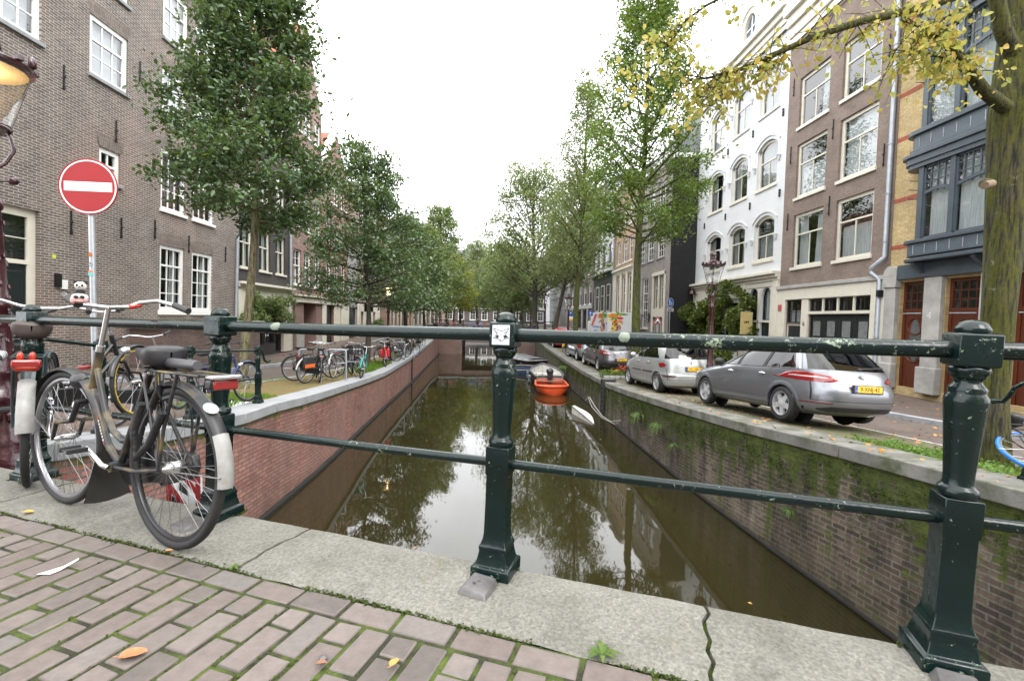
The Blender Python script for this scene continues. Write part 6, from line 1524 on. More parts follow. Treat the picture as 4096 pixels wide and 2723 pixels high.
# 1 estate car
E1=[(.20,.30,4.36,.76),(.28,.10,4.48,.86),(.40,.02,4.56,.895),(.56,.0,4.58,.90),(.66,.01,4.57,.895),(.74,.05,4.52,.885),(.82,.09,4.35,.87),(.90,.12,3.95,.855),(.96,.15,3.55,.84),(1.0,.18,3.38,.825),(1.10,.27,3.12,.785),(1.2,.38,2.86,.74),(1.3,.50,2.6,.695),(1.375,.61,2.38,.65),(1.42,.76,2.12,.60),(1.45,1.05,1.8,.5),(1.465,1.4,1.6,.36)]
def lampE1(c,a,b):
    z0=.865; 
    if a[0]=='e': return .78<c.z<.905 and a[1]>=.5 and c.z>.78+.0*(1-a[1])
    return .78<c.z<.965 and a[0]=='s' and c.x<.62 and (c.z>.90-(c.x*.12) or c.z<.86)
car('estate_car','silver grey estate car with chrome window trim and plate 9-XNJ-42, nearest on the quay','car',P3(5.05,8.15),P3(4.80,10.67),E1,silver_blue,2.64,.96,roll=.045,plate=('9-XNJ-42',.70,.0),
    lenses=[('tail_lamp',[(.62,.848,.838),(.42,.862,.825),(.36,.915,.822),(.18,.95,.812),(.05,.955,.80),(-.08,.935,.787),(-.2,.905,.785),(-.33,.865,.80),(-.36,.84,.825)],REDL),('reversing_lamp',[(.24,.888,.868),(.1,.892,.862),(-.1,.878,.848),(-.2,.862,.848)],WHITEL,.016),('reflector',[(.02,.44,.415),(-.26,.44,.415)],simple('dark_red_lamp',(.10,.01,.01),.3),.008),('bumper_insert',[(-.10,.33,.30),(-.25,.37,.27),(-.86,.37,.27)],BLACKP,.01),('tailgate_seam',[(-.05,.785,.47),(-.06,.785,.47)],BLACK,.004),('tailgate_seam',[(-.05,.475,.465),(-.86,.475,.465)],BLACK,.004)],
    win=dict(belt=1.0,top=1.38,x0=.62,x1=3.30,k0=.55,k1=1.55,pillars=(1.55,2.42),pk=.30,rz0=1.0,rz1=1.40,rq=.9,chrome=True,wiper=True),doors=((1.32,2.36,.32),(2.375,3.38,.32)),strips=((1.1,3.2,.27,.285,CHROME),),badge=('lion',.90),scale=.95)
# 2 people carrier
E2=[(.20,.25,4.16,.76),(.28,.08,4.28,.85),(.42,.01,4.34,.88),(.58,.0,4.36,.885),(.64,.07,4.35,.88),(.78,.08,4.28,.875),(.88,.09,4.12,.865),(.98,.11,3.75,.85),(1.06,.14,3.4,.83),(1.14,.18,3.2,.81),(1.24,.24,2.98,.775),(1.34,.31,2.74,.735),(1.44,.39,2.5,.69),(1.53,.49,2.24,.64),(1.58,.66,2.0,.58),(1.61,.95,1.75,.48),(1.625,1.2,1.5,.34)]
car('people_carrier','pale silver people carrier with plate NL-298-D parked before the vine','car',P3(4.75,13.8),P3(4.62,16.35),E2,champagne,2.72,.80,plate=('NL-298-D',.80,-.05),
    lenses=[('lamp_housing',[(.22,1.04,.98),(.13,1.08,.88),(.02,1.07,.80),(-.07,1.01,.78),(-.09,.97,.80)],simple('smoky_clear_lamp',(.26,.26,.27),.15,.3,var=.3,ns=25)),('tail_lamp',[(.12,.965,.90),(.06,.985,.83),(-.02,.98,.81),(-.06,.95,.84)],REDL,.02),('reflector',[(.3,.56,.535),(-.25,.555,.53)],simple('dark_red_lamp',(.10,.01,.01),.3),.008),('rub_strip',[(.34,.60,.565),(-.30,.60,.565)],BLACKP,.014),('tailgate_seam',[(-.09,.79,.46),(-.10,.79,.46)],BLACK,.004),('tailgate_seam',[(-.09,.465,.455),(-.85,.465,.455)],BLACK,.004)],
    win=dict(belt=1.08,top=1.50,x0=.62,x1=3.25,k0=1.1,k1=1.65,pillars=(2.12,),pk=.25,rz0=1.08,rz1=1.50,rq=.9,wiper=True),doors=((1.28,2.16,.32),(2.175,3.15,.32)),strips=((1.0,1.95,.62,.66,BLACKP),(2.1,2.95,.62,.66,BLACKP)),badge=('oval',1.0),rails=False,spokes=8,mirror=champagne,scale=.935)
# 3 dark grey estate
E3=[(.20,.25,4.36,.76),(.28,.08,4.48,.85),(.42,.01,4.54,.88),(.58,.0,4.56,.885),(.68,.04,4.52,.88),(.78,.07,4.4,.87),(.88,.10,4.0,.855),(.96,.13,3.6,.84),(1.02,.17,3.36,.825),(1.10,.26,3.12,.785),(1.2,.38,2.86,.735),(1.3,.52,2.6,.685),(1.38,.66,2.36,.64),(1.44,.85,2.05,.56),(1.48,1.15,1.75,.45),(1.495,1.4,1.55,.32)]
car('estate_car','dark grey estate car with plate 34-TGN-5 parked beyond the mossy elm','car',P3(4.46,20.7),P3(4.30,23.2),E3,dgrey,2.70,.93,plate=('34-TGN-5',.62,.0),
    lenses=[('tail_lamp',[(.36,.93,.91),(.18,.985,.86),(0,1.0,.83),(-.15,.985,.825),(-.30,.95,.84),(-.38,.88,.86)],REDL),('reversing_lamp',[(-.05,.94,.88),(-.30,.925,.86),(-.35,.89,.87)],WHITEL,.016),('bumper_insert',[(.5,.30,.27),(.0,.48,.27),(-.85,.48,.27)],BLACKP,.01),('tailgate_seam',[(-.05,.82,.52),(-.062,.82,.52)],BLACK,.004)],
    win=dict(belt=1.02,top=1.38,x0=.85,x1=3.30,k0=.9,k1=1.5,pillars=(1.5,2.42),rz0=1.04,rz1=1.42,wiper=True),doors=((1.32,2.36,.32),(2.375,3.38,.32)),badge=('diamond',.93),rails=False,spokes=5,scale=.93)
# 4 silver hatchback
E4=[(.20,.22,3.82,.74),(.28,.06,3.93,.81),(.42,.0,3.98,.83),(.58,.0,3.99,.83),(.70,.05,3.95,.825),(.82,.08,3.8,.815),(.92,.10,3.4,.80),(1.0,.13,3.08,.785),(1.1,.19,2.85,.75),(1.2,.27,2.62,.71),(1.3,.36,2.4,.665),(1.4,.47,2.15,.61),(1.46,.65,1.9,.54),(1.49,.95,1.65,.42),(1.5,1.2,1.45,.3)]
car('hatchback','small silver hatchback with its front wheels turned, before the parked bicycles','car',P3(4.28,25.2),P3(4.15,27.5),E4,silver,2.46,.72,plate=('57-JKD-8',.80,0) if False else None,
    lenses=[('tail_lamp',[(.22,.98,.86),(.10,1.0,.74),(0,.99,.72),(-.10,.93,.74)],REDL)],win=dict(belt=1.0,top=1.38,x0=.55,x1=3.0,k0=.7,k1=1.5,pillars=(1.35,2.1),rz0=1.02,rz1=1.4),doors=((1.1,2.02,.32),(2.035,2.95,.32)),strips=((1.0,2.9,.5,.55,BLACKP),),rails=False,spokes=9,scale=.95,steer=R(25))
car('hatchback','red hatchback, farthest of the cars parked along the canal','car',P3(4.12,34.7),P3(4.02,37.2),E4,redp,2.46,.72,lenses=[('tail_lamp',[(.22,.98,.86),(.10,1.0,.74),(0,.99,.72),(-.10,.93,.74)],REDL)],win=dict(belt=1.0,top=1.38,x0=.55,x1=3.0,k0=.7,k1=1.5,pillars=(1.35,2.1),rz0=1.02,rz1=1.4),rails=False,spokes=9,scale=.95)
# delivery truck with fruit artwork
tx0=pxX(2431,36.); tx1=pxX(2541,36.)
tr=thing('delivery_truck','white delivery truck with fruit and vegetables pictured on its box','truck',(tx0,36.,-1.2),R(2))
Wt=tx1-tx0; white=simple('truck_white',(.72,.73,.75),.4,var=.04)
mb=MB(); mb.bx(0,Wt,0,5.6,.75,2.82); mb.build('box_body',white,tr,bevel=.03)
mb=MB(); mb.bx(.1,Wt-.1,5.7,7.3,.5,2.1); mb.build('cab',white,tr,bevel=.15); mb=MB(); mb.bx(.15,Wt-.15,.1,7.,.4,.74); mb.build('chassis',UNDER,tr)
for x in (.12,Wt-.12):
    for y in (.9,6.3):
        mb=MB(); mb.lathe([(.2,-.11),(.38,-.11),(.4,-.08),(.4,.08),(.38,.11),(.2,.11)],20,M=Matrix.Translation((x,y,.4))@Matrix.Rotation(R(90),4,'Y')); mb.build('wheel',TYRE,tr)
FR=[simple('art_'+n,c,.5,var=.15,ns=6) for n,c in (('orange',(.75,.25,.03)),('yellow',(.75,.55,.05)),('red',(.6,.06,.04)),('green',(.14,.32,.05)),('purple',(.28,.05,.30)),('blue',(.08,.3,.7)))]
def art(M,L,name):
    mb=MB()
    for (mi,P) in L: mb.add([(x,y,.0) for x,y in P],[tuple(range(len(P)))],mi,M)
    mb.build(name,FR,tr,smooth=0)
def blob(x,y,a,b,n=10,seed=0,j=.15):
    r=random.Random(seed); return [(x+a*math.cos(2*PI*k/n)*(1+r.uniform(-j,j)),y+b*math.sin(2*PI*k/n)*(1+r.uniform(-j,j))) for k in range(n)]
Mr=basis((0,-.012,.75),(1,0,0),(0,0,1),(0,-1,0))
art(Mr,[(0,blob(.45,1.78,.42,.20,seed=1)),(3,blob(1.1,1.92,.5,.09,14,2,.3))],'fruit_art')
Mr=basis((0,-.016,.75),(1,0,0),(0,0,1),(0,-1,0))
art(Mr,[(1,[(.1,1.45),(.35,1.36),(.62,1.40),(.66,1.5),(.4,1.5),(.15,1.56)]),(2,blob(.68,1.32,.10,.34,8,3)),(2,blob(.98,1.62,.28,.1,10,4)),(0,blob(.95,1.36,.24,.09,10,5)),(1,blob(.52,.93,.2,.34,10,6)),(4,blob(.88,.88,.19,.19,14,7,.03)),(2,blob(.55,.3,.13,.18,9,8)),(3,blob(.28,.35,.1,.24,8,9,.4)),(0,[(1.36,.1),(Wt-.02,.1),(Wt-.02,.45),(1.36,.45)])],'fruit_art')
rb=random.Random(21); Mr=basis((0,-.019,.75),(1,0,0),(0,0,1),(0,-1,0)); art(Mr,[(rb.randrange(5),blob(.62+rb.gauss(0,.22),1.15+rb.gauss(0,.42),rb.uniform(.05,.13),rb.uniform(.05,.13),9,60+k)) for k in range(26)],'fruit_art')
Ml=basis((-.019,5.6,.75),(0,-1,0),(0,0,1),(-1,0,0)); art(Ml,[(rb.randrange(5),blob(4.0+rb.gauss(0,.45),1.35+rb.gauss(0,.42),rb.uniform(.12,.3),rb.uniform(.06,.14),9,90+k)) for k in range(30)],'fruit_art')
Ml=basis((-.014,5.6,.75),(0,-1,0),(0,0,1),(-1,0,0))
art(Ml,[(2,[(.2,.95),(.9,.95),(2.4,1.95),(1.6,1.95)]),(0,blob(3.5,1.8,1.0,.2,12,11,.25)),(0,blob(4.3,1.2,.3,.6,10,12,.3)),(3,blob(4.9,1.8,.55,.2,10,13,.3)),(4,blob(4.65,.95,.28,.3,10,14,.05)),(2,blob(4.1,.4,.2,.3,8,15)),(1,blob(4.2,.75,.18,.2,8,16))],'fruit_art')
text_mesh('lettering','De boodschappen\nbezorgd',.34,FR[5],tr,basis((-.018,5.6-2.0,1.5),(0,-1,0),(0,0,1),(-1,0,0)))
text_mesh('lettering','Maak je\nkeuze',.13,white,tr,basis((1.36+.28,-.022,1.03),(1,0,0),(0,0,1),(0,-1,0)))
# ------------------------------------------------------------------ bicycles
SPOKE=simple('spoke_steel',(.22,.22,.22),.3,.8); CHR=simple('bike_chrome',(.55,.55,.55),.22,.9,var=.1); SADDLE=simple('black_saddle',(.018,.018,.02),.42,var=.2,ns=20,bump=.15,bs=90)
BBLACK=simple('bike_black',(.012,.012,.013),.3,var=.2); GREYRIM=simple('rim_steel',(.34,.34,.36),.3,.7)
def ring(c,ax,R1,r,n=40,m=8):
    """torus points: wheel in plane spanned by ax=(fwd,up)"""
    mb=MB(); f,u=ax; sd=f.cross(u); vs=[];fs=[]
    for i in range(n):
        a=2*PI*i/n; d=f*math.cos(a)+u*math.sin(a)
        for k in range(m):
            b=2*PI*k/m; vs.append(Vector(c)+d*(R1+r*math.cos(b))+sd*(r*math.sin(b)))
    for i in range(n):
        for k in range(m): fs.append((i*m+k,((i+1)%n)*m+k,((i+1)%n)*m+(k+1)%m,i*m+(k+1)%m))
    mb.add(vs,fs); return mb
def bike(label,loc,heading,lean=0.,steer=0.,frame=BBLACK,fender=None,R_=.35,wbs=1.08,style='dutch',lod=1,rack=True,case=True,tail=None,front_tyre=None,rear_tyre=None,low=0.,barw=1.,guards=True,rear_rim=None,tip=None,saddle_m=None,bars=None,swan=True,flap=False,group='bicycles parked along the canal',name='bicycle',frontrack=None,scale=1.,rimm=None):
    """local frame: rear contact point at the origin, x forward, z up"""
    root=thing(name,label,'bicycle',loc,0.,group); root.rotation_mode='XYZ'
    root.matrix_world=Matrix.Translation(loc)@Matrix.Rotation(heading,4,'Z')@Matrix.Rotation(lean,4,'X')@Matrix.Scale(scale,4)
    if tip is not None: root.matrix_world=Matrix.Translation(loc)@tip
    NW=56 if lod==0 else 28; r=.019; fen=fender or frame; rim_=rimm or GREYRIM
    hr=Vector((0,0,R_)); bb=Vector((.455,0,.285)); st=Vector((.235,0,.74)); hb=Vector((wbs-.23,0,.60)); ht=Vector((wbs-.29,0,.80)); kx=(hb.x-.455)/.405; V_=lambda x,z: Vector((.455+(x-.455)*kx,0,z)); X=Vector((1,0,0)); Z=Vector((0,0,1)); Y=Vector((0,1,0))
    sa=(ht-hb).normalized(); hf0=Vector((wbs,0,R_))
    Ms=Matrix.Translation(hb)@Matrix.Rotation(steer,4,sa)@Matrix.Translation(-hb)   # steering
    def wheel(nm,M,hub,tm,rear):
        w=ring(hub,(X,Z),R_-r,r,NW,10 if lod==0 else 6); w.v=[tuple(M@Vector(p)) for p in w.v]; wo=w.build(nm,tm,root,smooth=60)
        w=MB(); q=R_-2*r-.004
        w.torus(tuple(hub),q,.012,NW,6,M=M) ; wo2=w.build('rim',(rear_rim or rim_) if rear else rim_,wo,smooth=60)
        w=MB(); ns=36 if lod==0 else (16 if lod==1 else 8)
        for k in range(ns):
            a=2*PI*k/ns; sd=.032*(1 if k%2 else -1); a2=a+(.9 if (k//2)%2 else -.9)*.35
            w.tube([hub+Vector((.02*math.cos(a2),sd,.02*math.sin(a2))),hub+Vector(((q-.008)*math.cos(a),0,(q-.008)*math.sin(a)))],.0011 if lod==0 else .0018,4,cap=False,M=M)
        w.build('spokes',SPOKE,wo,smooth=0)
        w=MB(); w.tube([hub-Y*.055,hub-Y*.03,hub+Y*.03,hub+Y*.055],[.008,.028 if rear else .018,.028 if rear else .018,.008],12,M=M); w.build('hub',CHR,wo)
        return wo
    wheel('rear_wheel',Matrix.Identity(4),hr,rear_tyre or TYRE,True); wheel('front_wheel',Ms,hf0,front_tyre or TYRE,False)
    # frame
    fr=MB(); fr.tube([bb,st],.0155,12); fr.tube([hb-sa*.02,ht+sa*.02],.0195,12)
    dt0=hb.lerp(ht,.15)
    if swan:
        fr.tube([dt0,V_(.74,.50),V_(.62,.37),bb],.0165,12)
        fr.tube([hb.lerp(ht,.7),V_(.74,.64),V_(.66,.52),V_(.56,.44),Vector((.445,0,.405)),bb.lerp(st,.28)],.0145,12)
    else:
        fr.tube([dt0,bb],.0165,12); fr.tube([hb.lerp(ht,.85),st],.0145,12)
    for sg in (1,-1):
        fr.tube([bb+Y*.03*sg,Vector((.2,.055*sg,.31)),hr+Y*.062*sg],.0095,8); fr.tube([st-Vector((0,0,.04))+Y*.02*sg,hr+Y*.062*sg],.0085,8)
    fr.tube([bb-Y*.045,bb+Y*.045],.024,12); fr.build('frame',frame,root,smooth=60)
    fk=MB(); cr=hb-sa*.04; fk.tube([cr-Y*.055,cr+Y*.055],.014,8,M=Ms)
    for sg in (1,-1): fk.tube([cr+Y*.05*sg,cr-sa*.10+Y*.058*sg+X*.004,hf0+Vector((-.035,.056*sg,.09)),hf0+Y*.055*sg],[.014,.013,.0105,.008],10,M=Ms)
    fk.build('fork',frame,root,smooth=60)
    # mudguards
    def guard(nm,hub,M,a0,a1,mm,w=.030):
        g=MB(); n=28; R2=R_+.02; vs=[];fs=[]
        for k in range(n+1):
            a=R(a0)+(R(a1)-R(a0))*k/n
            for q,(dy,dr) in enumerate(((-w,-.014),(-w*.6,.0),(0,.006),(w*.6,.0),(w,-.014))):
                vs.append(Vector((hub.x+(R2+dr)*math.cos(a),dy,hub.z+(R2+dr)*math.sin(a))))
        for k in range(n):
            for q in range(4): fs.append((k*5+q,k*5+q+1,k*5+q+6,k*5+q+5))
        g.add(vs,fs,0,M); return g.build(nm,mm,root,smooth=60)
    if guards: guard('rear_mudguard',hr,Matrix.Identity(4),35,172,fen); guard('front_mudguard',hf0,Ms,12,165,fen)
    for sg in (1,-1):
        mb=MB(); mb.tube([hr+Y*.06*sg,hr+Vector((-(R_+.02),.03*sg,.02))],.003,5); mb.build('mudguard_stay',CHR,root)
        mb=MB(); mb.tube([hf0+Y*.058*sg,hf0+Vector(((R_+.02)*math.cos(R(20)),.03*sg,(R_+.02)*math.sin(R(20))))],.003,5,M=Ms); mb.build('mudguard_stay',CHR,root)
    # seat
    sp=st+(st-bb).normalized()*(.17-low); mb=MB(); mb.tube([st,sp],.0125,10); mb.build('seat_post',CHR,root)
    mb=MB(); n=14; vs=[];fs=[]; sz=1.6 if lod==0 else 1.   # saddle: lofted sections
    secs=[(-.12,.004,.0,-.02),(-.115,.075,.012,-.04),(-.08,.098,.022,-.055),(-.03,.088,.012,-.05),(.03,.058,.004,-.04),(.09,.032,.004,-.034),(.145,.022,.006,-.03),(.16,.010,.0,-.02)]
    for x,w,zt,zb in secs:
        for k in range(n):
            a=2*PI*k/n; y=w*math.cos(a); z=(zt+.012*0) if math.sin(a)>0 else zb*.55; z=sz*(zt*max(0,math.sin(a))**.5+zb*max(0,-math.sin(a))**.6)+.02
            vs.append(sp+Vector((x-.01,y,z+.015)))
    for i in range(len(secs)-1):
        for k in range(n): fs.append((i*n+k,(i+1)*n+k,(i+1)*n+(k+1)%n,i*n+(k+1)%n))
    mb.add(vs,fs); so_=mb.build('saddle',saddle_m or SADDLE,root,smooth=70)
    if lod==0:
        s2=so_.modifiers.new('s','SUBSURF'); s2.levels=s2.render_levels=1
        mb=MB()
        for sg in (1,-1):
            P=[sp+Vector((-.075+.022*math.cos(t_*2*PI*3),.055*sg+.022*math.sin(t_*2*PI*3),-.055+.06*t_)) for t_ in np.linspace(0,1,36)]; mb.tube(P,.004,6)
            mb.tube([sp+Vector((-.07,.05*sg,-.05)),sp+Vector((.02,.02*sg,-.03)),sp+Vector((.10,.015*sg,.0))],.004,6)
        mb.build('saddle_spring',BBLACK,so_)
    # stem and bars
    stt=ht+sa*(.24+low*.1); mb=MB(); mb.tube([ht,stt],.0115,10,M=Ms); mb.tube([ht+sa*.02,ht+sa*.05],.019,12,M=Ms)
    mb.build('stem',CHR,root)
    mb=MB(); hbz=stt
    if style=='dutch': Pb=lambda sg:[hbz,hbz+Vector((.03,.10*sg,.01)),hbz+Vector((.02,.18*sg*barw,.035)),hbz+Vector((-.05,.245*sg*barw,.05)),hbz+Vector((-.15,.275*sg*barw,.03)),hbz+Vector((-.24,.285*sg*barw,.005))]
    else: Pb=lambda sg:[hbz,hbz+Vector((.03,.12*sg,.015)),hbz+Vector((.01,.22*sg,.03)),hbz+Vector((-.06,.29*sg,.025)),hbz+Vector((-.13,.31*sg,.015))]
    for sg in (1,-1): mb.tube(Pb(sg),.011,10,M=Ms)
    hbo=mb.build('handlebar',bars or CHR,root,smooth=60)
    for sg in (1,-1):
        mb=MB(); a,b=Vector(Pb(sg)[-2]),Vector(Pb(sg)[-1]); mb.tube([a.lerp(b,.0),b+(b-a)*.15],.0165,12,M=Ms); mb.build('grip',BLACKP,hbo,smooth=40)
    # crank, pedals, chain case
    cm=MB(); ca=R(28) if lod==0 else R(70); 
    for sg in (1,-1):
        d=Vector((math.cos(ca)*sg,0,math.sin(ca)*sg))*.165; cm.tube([bb+Y*.05*sg,bb+Y*.065*sg+d*.15,bb+Y*.075*sg+d],[.013,.011,.009],8)
    co_=cm.build('crank',CHR,root,smooth=60)
    for sg in (1,-1):
        cm=MB(); d=Vector((math.cos(ca)*sg,0,math.sin(ca)*sg))*.165; c=bb+Y*.125*sg+d; cm.box(tuple(c),(.085,.075,.006)); 
        for dx in (-.036,.036): cm.box((c.x+dx,c.y,c.z),(.016,.08,.022))
        cm.build('pedal',BLACKP,co_,bevel=.003)
    if case:
        cm=MB(); n=12; Pp=[(bb.x+.105*math.cos(a),bb.z+.105*math.sin(a)) for a in np.linspace(-PI/2,PI/2,n)]+[(hr.x-.055+.0,hr.z+.055),(hr.x-.075,hr.z),(hr.x-.055,hr.z-.055)]
        cm.prism(Pp,-.018,.018,0,basis((0,-.052,0),(1,0,0),(0,0,1),(0,-1,0))); cm.build('chain_case',BBLACK,root,smooth=40,bevel=.008)
    else:
        cm=MB(); cm.tube([bb+Vector((0,-.05,.07)),hr+Vector((0,-.05,.03))],.005,5); cm.tube([bb+Vector((0,-.05,-.07)),hr+Vector((0,-.05,-.03))],.005,5); cm.lathe([(.08,-.003),(.08,.003)],24,M=Matrix.Translation(bb-Y*.05)@Matrix.Rotation(R(90),4,'X')); cm.build('chain',simple('oily_chain',(.05,.045,.04),.5,.6),root)
    if rack:
        cm=MB(); zr=R_*2+.065
        for y in (-.06,0,.06): cm.tube([(.20,y*.7,zr+.01),(.15,y,zr),(-.25,y,zr)],.0065,8)
        for x in (.12,-.06,-.24): cm.tube([(x,-.06,zr),(x,.06,zr)],.005,6)
        for sg in (1,-1): cm.tube([hr+Y*.066*sg,Vector((-.03,.068*sg,R_+.18)),Vector((-.10,.062*sg,zr))],.0075,8); cm.tube([hr+Y*.066*sg,Vector((.01,.068*sg,R_+.18)),Vector((.06,.062*sg,zr))],.0055,8)
        cm.build('luggage_rack',frame,root,smooth=60)
    cm=MB(); zr=R_*2+.055; cm.box((-.30,0,zr-.02),(.05,.115,.045)); tl_=cm.build('tail_lamp',tail or REDL,root,bevel=.012,seg=3)
    cm=MB(); hl=hb+Vector((.09,0,.06)); cm.lathe([(.02,-.05),(.04,-.02),(.045,.02),(.04,.025)],14,M=Ms@Matrix.Translation(hl)@Matrix.Rotation(R(90),4,'Y')); cm.build('head_lamp',CHR if lod else BBLACK,root)
    if flap:
        g=MB(); vs=[];n=6
        for k in range(n+1):
            f=k/n; zz=.10-.25*f; xx=hf0.x-(R_+.035)*math.cos(R(10))-.015*f; w=.04+.06*f**.8
            for q in range(5): y=-w+2*w*q/4; vs.append((xx+.012*math.sin(q/4*PI)-.012,y,hf0.z-.12+zz+(.0 if k<n else .02*(abs(q-2)/2)**2)))
        g.add(vs,[(k*5+q,k*5+q+1,k*5+q+6,k*5+q+5) for k in range(n) for q in range(4)],0,Ms)
        g.build('mud_flap',simple('flap_rubber',(.02,.019,.017),.55,var=.3,ns=8),root,smooth=60)
    root['_steer']=0; del root['_steer']
    return root,Ms,stt
# the near bicycle: black and gold sprayed city bicycle leaning on the railing
gold=NT('sprayed_black_gold'); v=gold.coord(); gm=gold.ramp(gold.noise(v,7.5,2,.45),[(.52,0.),(.70,.75)])
gold.bsdf(gold.mix(gm,(.012,.012,.014),(.19,.145,.065)),.42,0.,None); gold=gold.mat
c0=gz(686,2191,.0); c1=Vector((-2.24,2.50,0)); hd=math.atan2(c1.y-c0.y,c1.x-c0.x)
NB,NMs,NS_=bike('black bicycle sprayed with gold patches, plush toys on its handlebar, leaning on the railing',(c0.x,c0.y,.003),hd,R(3.2),R(3),frame=gold,fender=gold,lod=0,tail=BBLACK,flap=True,group=None,case=True,scale=1.0,wbs=1.0,low=.09,barw=.80,rear_rim=simple('dark_rim',(.05,.05,.055),.35,.5))
# its white rear mudguard end, lamp, lock, stickers
g=MB(); n=14; vs=[]; R2=.373
for k in range(n+1):
    a=R(150)+(R(184)-R(150))*k/n
    for dy,dr in ((-.034,-.016),(-.022,.0),(0,.007),(.022,.0),(.034,-.016)): vs.append(((R2+dr)*math.cos(a),dy,.35+(R2+dr)*math.sin(a)))
g.add(vs,[(k*5+q,k*5+q+1,k*5+q+6,k*5+q+5) for k in range(n) for q in range(4)])
g.build('white_mudguard_end',simple('worn_white_enamel',(.25,.25,.24),.5,var=.25,ns=14,dirt=((.2,.15,.09),9,.58,.7)),NB,smooth=60)
g=MB(); g.box((-.327,0,.735),(.012,.10,.04)); g.build('lamp_lens',REDL,NB,bevel=.006); g=MB(); g.box((-.315,0,.765),(.06,.12,.018)); g.build('lamp_shade',CHR,NB,bevel=.006)
g=MB(); a=R(139); g.disc((0,0,0),.030,'x',20); sm=g.build('sticker',simple('round_sticker',(.4,.43,.46),.4,var=.05),NB,loc=(.383*math.cos(R(132)),0.012,.35+.383*math.sin(R(132)))); sm.rotation_euler=(0,R(48),0)
g=MB(); g.tube([(.05,.075,.62),(-.02,.085,.70),(-.05,.085,.60),(.05,.08,.46),(.16,.075,.38),(.20,.07,.50),(.14,.07,.62)],.016,8); g.build('chain_lock',simple('lock_sleeve',(.014,.014,.016),.5,var=.4,ns=40,bump=.6,bs=60),NB,smooth=60)
g=MB(); g.lathe([(.02,-.11),(.022,-.1),(.022,.1),(.02,.11)],12,M=Matrix.Translation((-.02,0,.80))@Matrix.Rotation(R(90),4,'Y')); g.build('pump',simple('grey_plastic',(.06,.06,.065),.45),NB)
g=MB(); g.tube([NS_+Vector((.03,-.10,.011)),NS_+Vector((.022,-.155,.025))],.0125,10,M=NMs); g.build('red_tape',simple('red_tape',(.5,.03,.02),.5),NB)
g=MB(); g.tube([NS_+Vector((.03,.09,.0105)),NS_+Vector((.024,.135,.02))],.0122,10,M=NMs); g.build('blue_tape',simple('blue_white_tape',(.25,.45,.7),.5),NB)
for k in range(9):
    p=Vector((.58,0,.37)).lerp(Vector((.66,0,.50)),k/9+.05)
    m=simple('decal_red',(.45,.05,.04),.5) if k in(0,8) else simple('decal_white',(.55,.55,.55),.5); g=MB(); g.box((0,0,0),(.008,.002,.010)); q=g.build('frame_lettering',m,NB,loc=(p.x-.001,.0165,p.z))
# plush toys on the far grip
def toy(): pass
gp=NMs@(NS_+Vector((-.26,.285*.8,.0)))
pnd=thing('plush_panda','small white and black panda figure tied on the bicycle handlebar','toy'); pnd.matrix_world=NB.matrix_world@Matrix.Translation(gp+Vector((0,0,.01)))@Matrix.Rotation(R(150),4,'Z')@Matrix.Scale(.62,4)
fw_=simple('plush_white',(.68,.67,.64),.9,var=.05,ns=60,bump=.5,bs=200); fb_=simple('plush_black',(.02,.018,.018),.9); fp_=simple('plush_pink',(.62,.36,.36),.9,bump=.5,bs=200)
g=MB(); g.ball((0,0,.115),(.036,.033,.030),14); g.build('head',fw_,pnd)
g=MB()
for sg in (1,-1): g.ball((.028,.013*sg,.118),(.009,.008,.010),8); g.ball((0,.028*sg,.140),(.010,.011,.011),8)
g.ball((.036,0,.108),(.004,.006,.004),6); g.build('markings',fb_,pnd); g=MB(); g.ball((0,0,.072),(.024,.028,.024),10); g.build('body',fb_,pnd)
dg=thing('plush_dog','pink and white plush dog with dark glasses below the panda on the handlebar','toy'); dg.matrix_world=NB.matrix_world@Matrix.Translation(gp+Vector((0,0,.012)))@Matrix.Rotation(R(150),4,'Z')@Matrix.Scale(.62,4)
g=MB(); g.ball((.0,0,.035),(.05,.046,.026),14); g.build('head',fw_,dg); g=MB(); g.ball((.03,-.03,.012),(.022,.016,.03),10); g.ball((.03,.035,.016),(.02,.014,.026),10); g.ball((.02,0,.008),(.03,.04,.018),10); g.build('paws',fp_,dg)
g=MB(); g.ball((.042,-.012,.034),(.014,.016,.010),10); g.ball((.042,.018,.036),(.014,.014,.010),10); g.build('glasses',fb_,dg)
# second bicycle at the left picture edge (seen from behind)
c=gz(112,1940,.0); steel=simple('bike_steel_blue',(.03,.045,.05),.3); wfend=MATS['worn_white_enamel']
B2r,M2,S2=bike('dark bicycle with red tail lamp and white mudguard at the left picture edge',(c.x,c.y,.0),R(131),R(2),R(-8),frame=steel,fender=steel,lod=0,tail=REDL,group=None,saddle_m=simple('brown_saddle',(.05,.035,.03),.5))
g=MB(); vs=[]
for k in range(15):
    a=R(128)+(R(176)-R(128))*k/14
    for dy,dr in ((-.036,-.016),(-.024,.0),(0,.007),(.024,.0),(.036,-.016)): vs.append(((R2+dr)*math.cos(a),dy,.35+(R2+dr)*math.sin(a)))
g.add(vs,[(k*5+q,k*5+q+1,k*5+q+6,k*5+q+5) for k in range(14) for q in range(4)]); g.build('white_mudguard_end',MATS['worn_white_enamel'],B2r,smooth=60)
g=MB(); g.box((-.30,0,.715),(.05,.105,.042)); g.build('lamp_housing',simple('orange_red_lamp',(.35,.03,.012),.2),B2r,bevel=.02); g=MB(); g.ball((-.26,.026,.765),(.016,.016,.032),10); g.ball((-.26,-.02,.765),(.016,.016,.032),10); g.build('strap_end',simple('orange_red_lamp',(.35,.03,.012),.2),B2r)
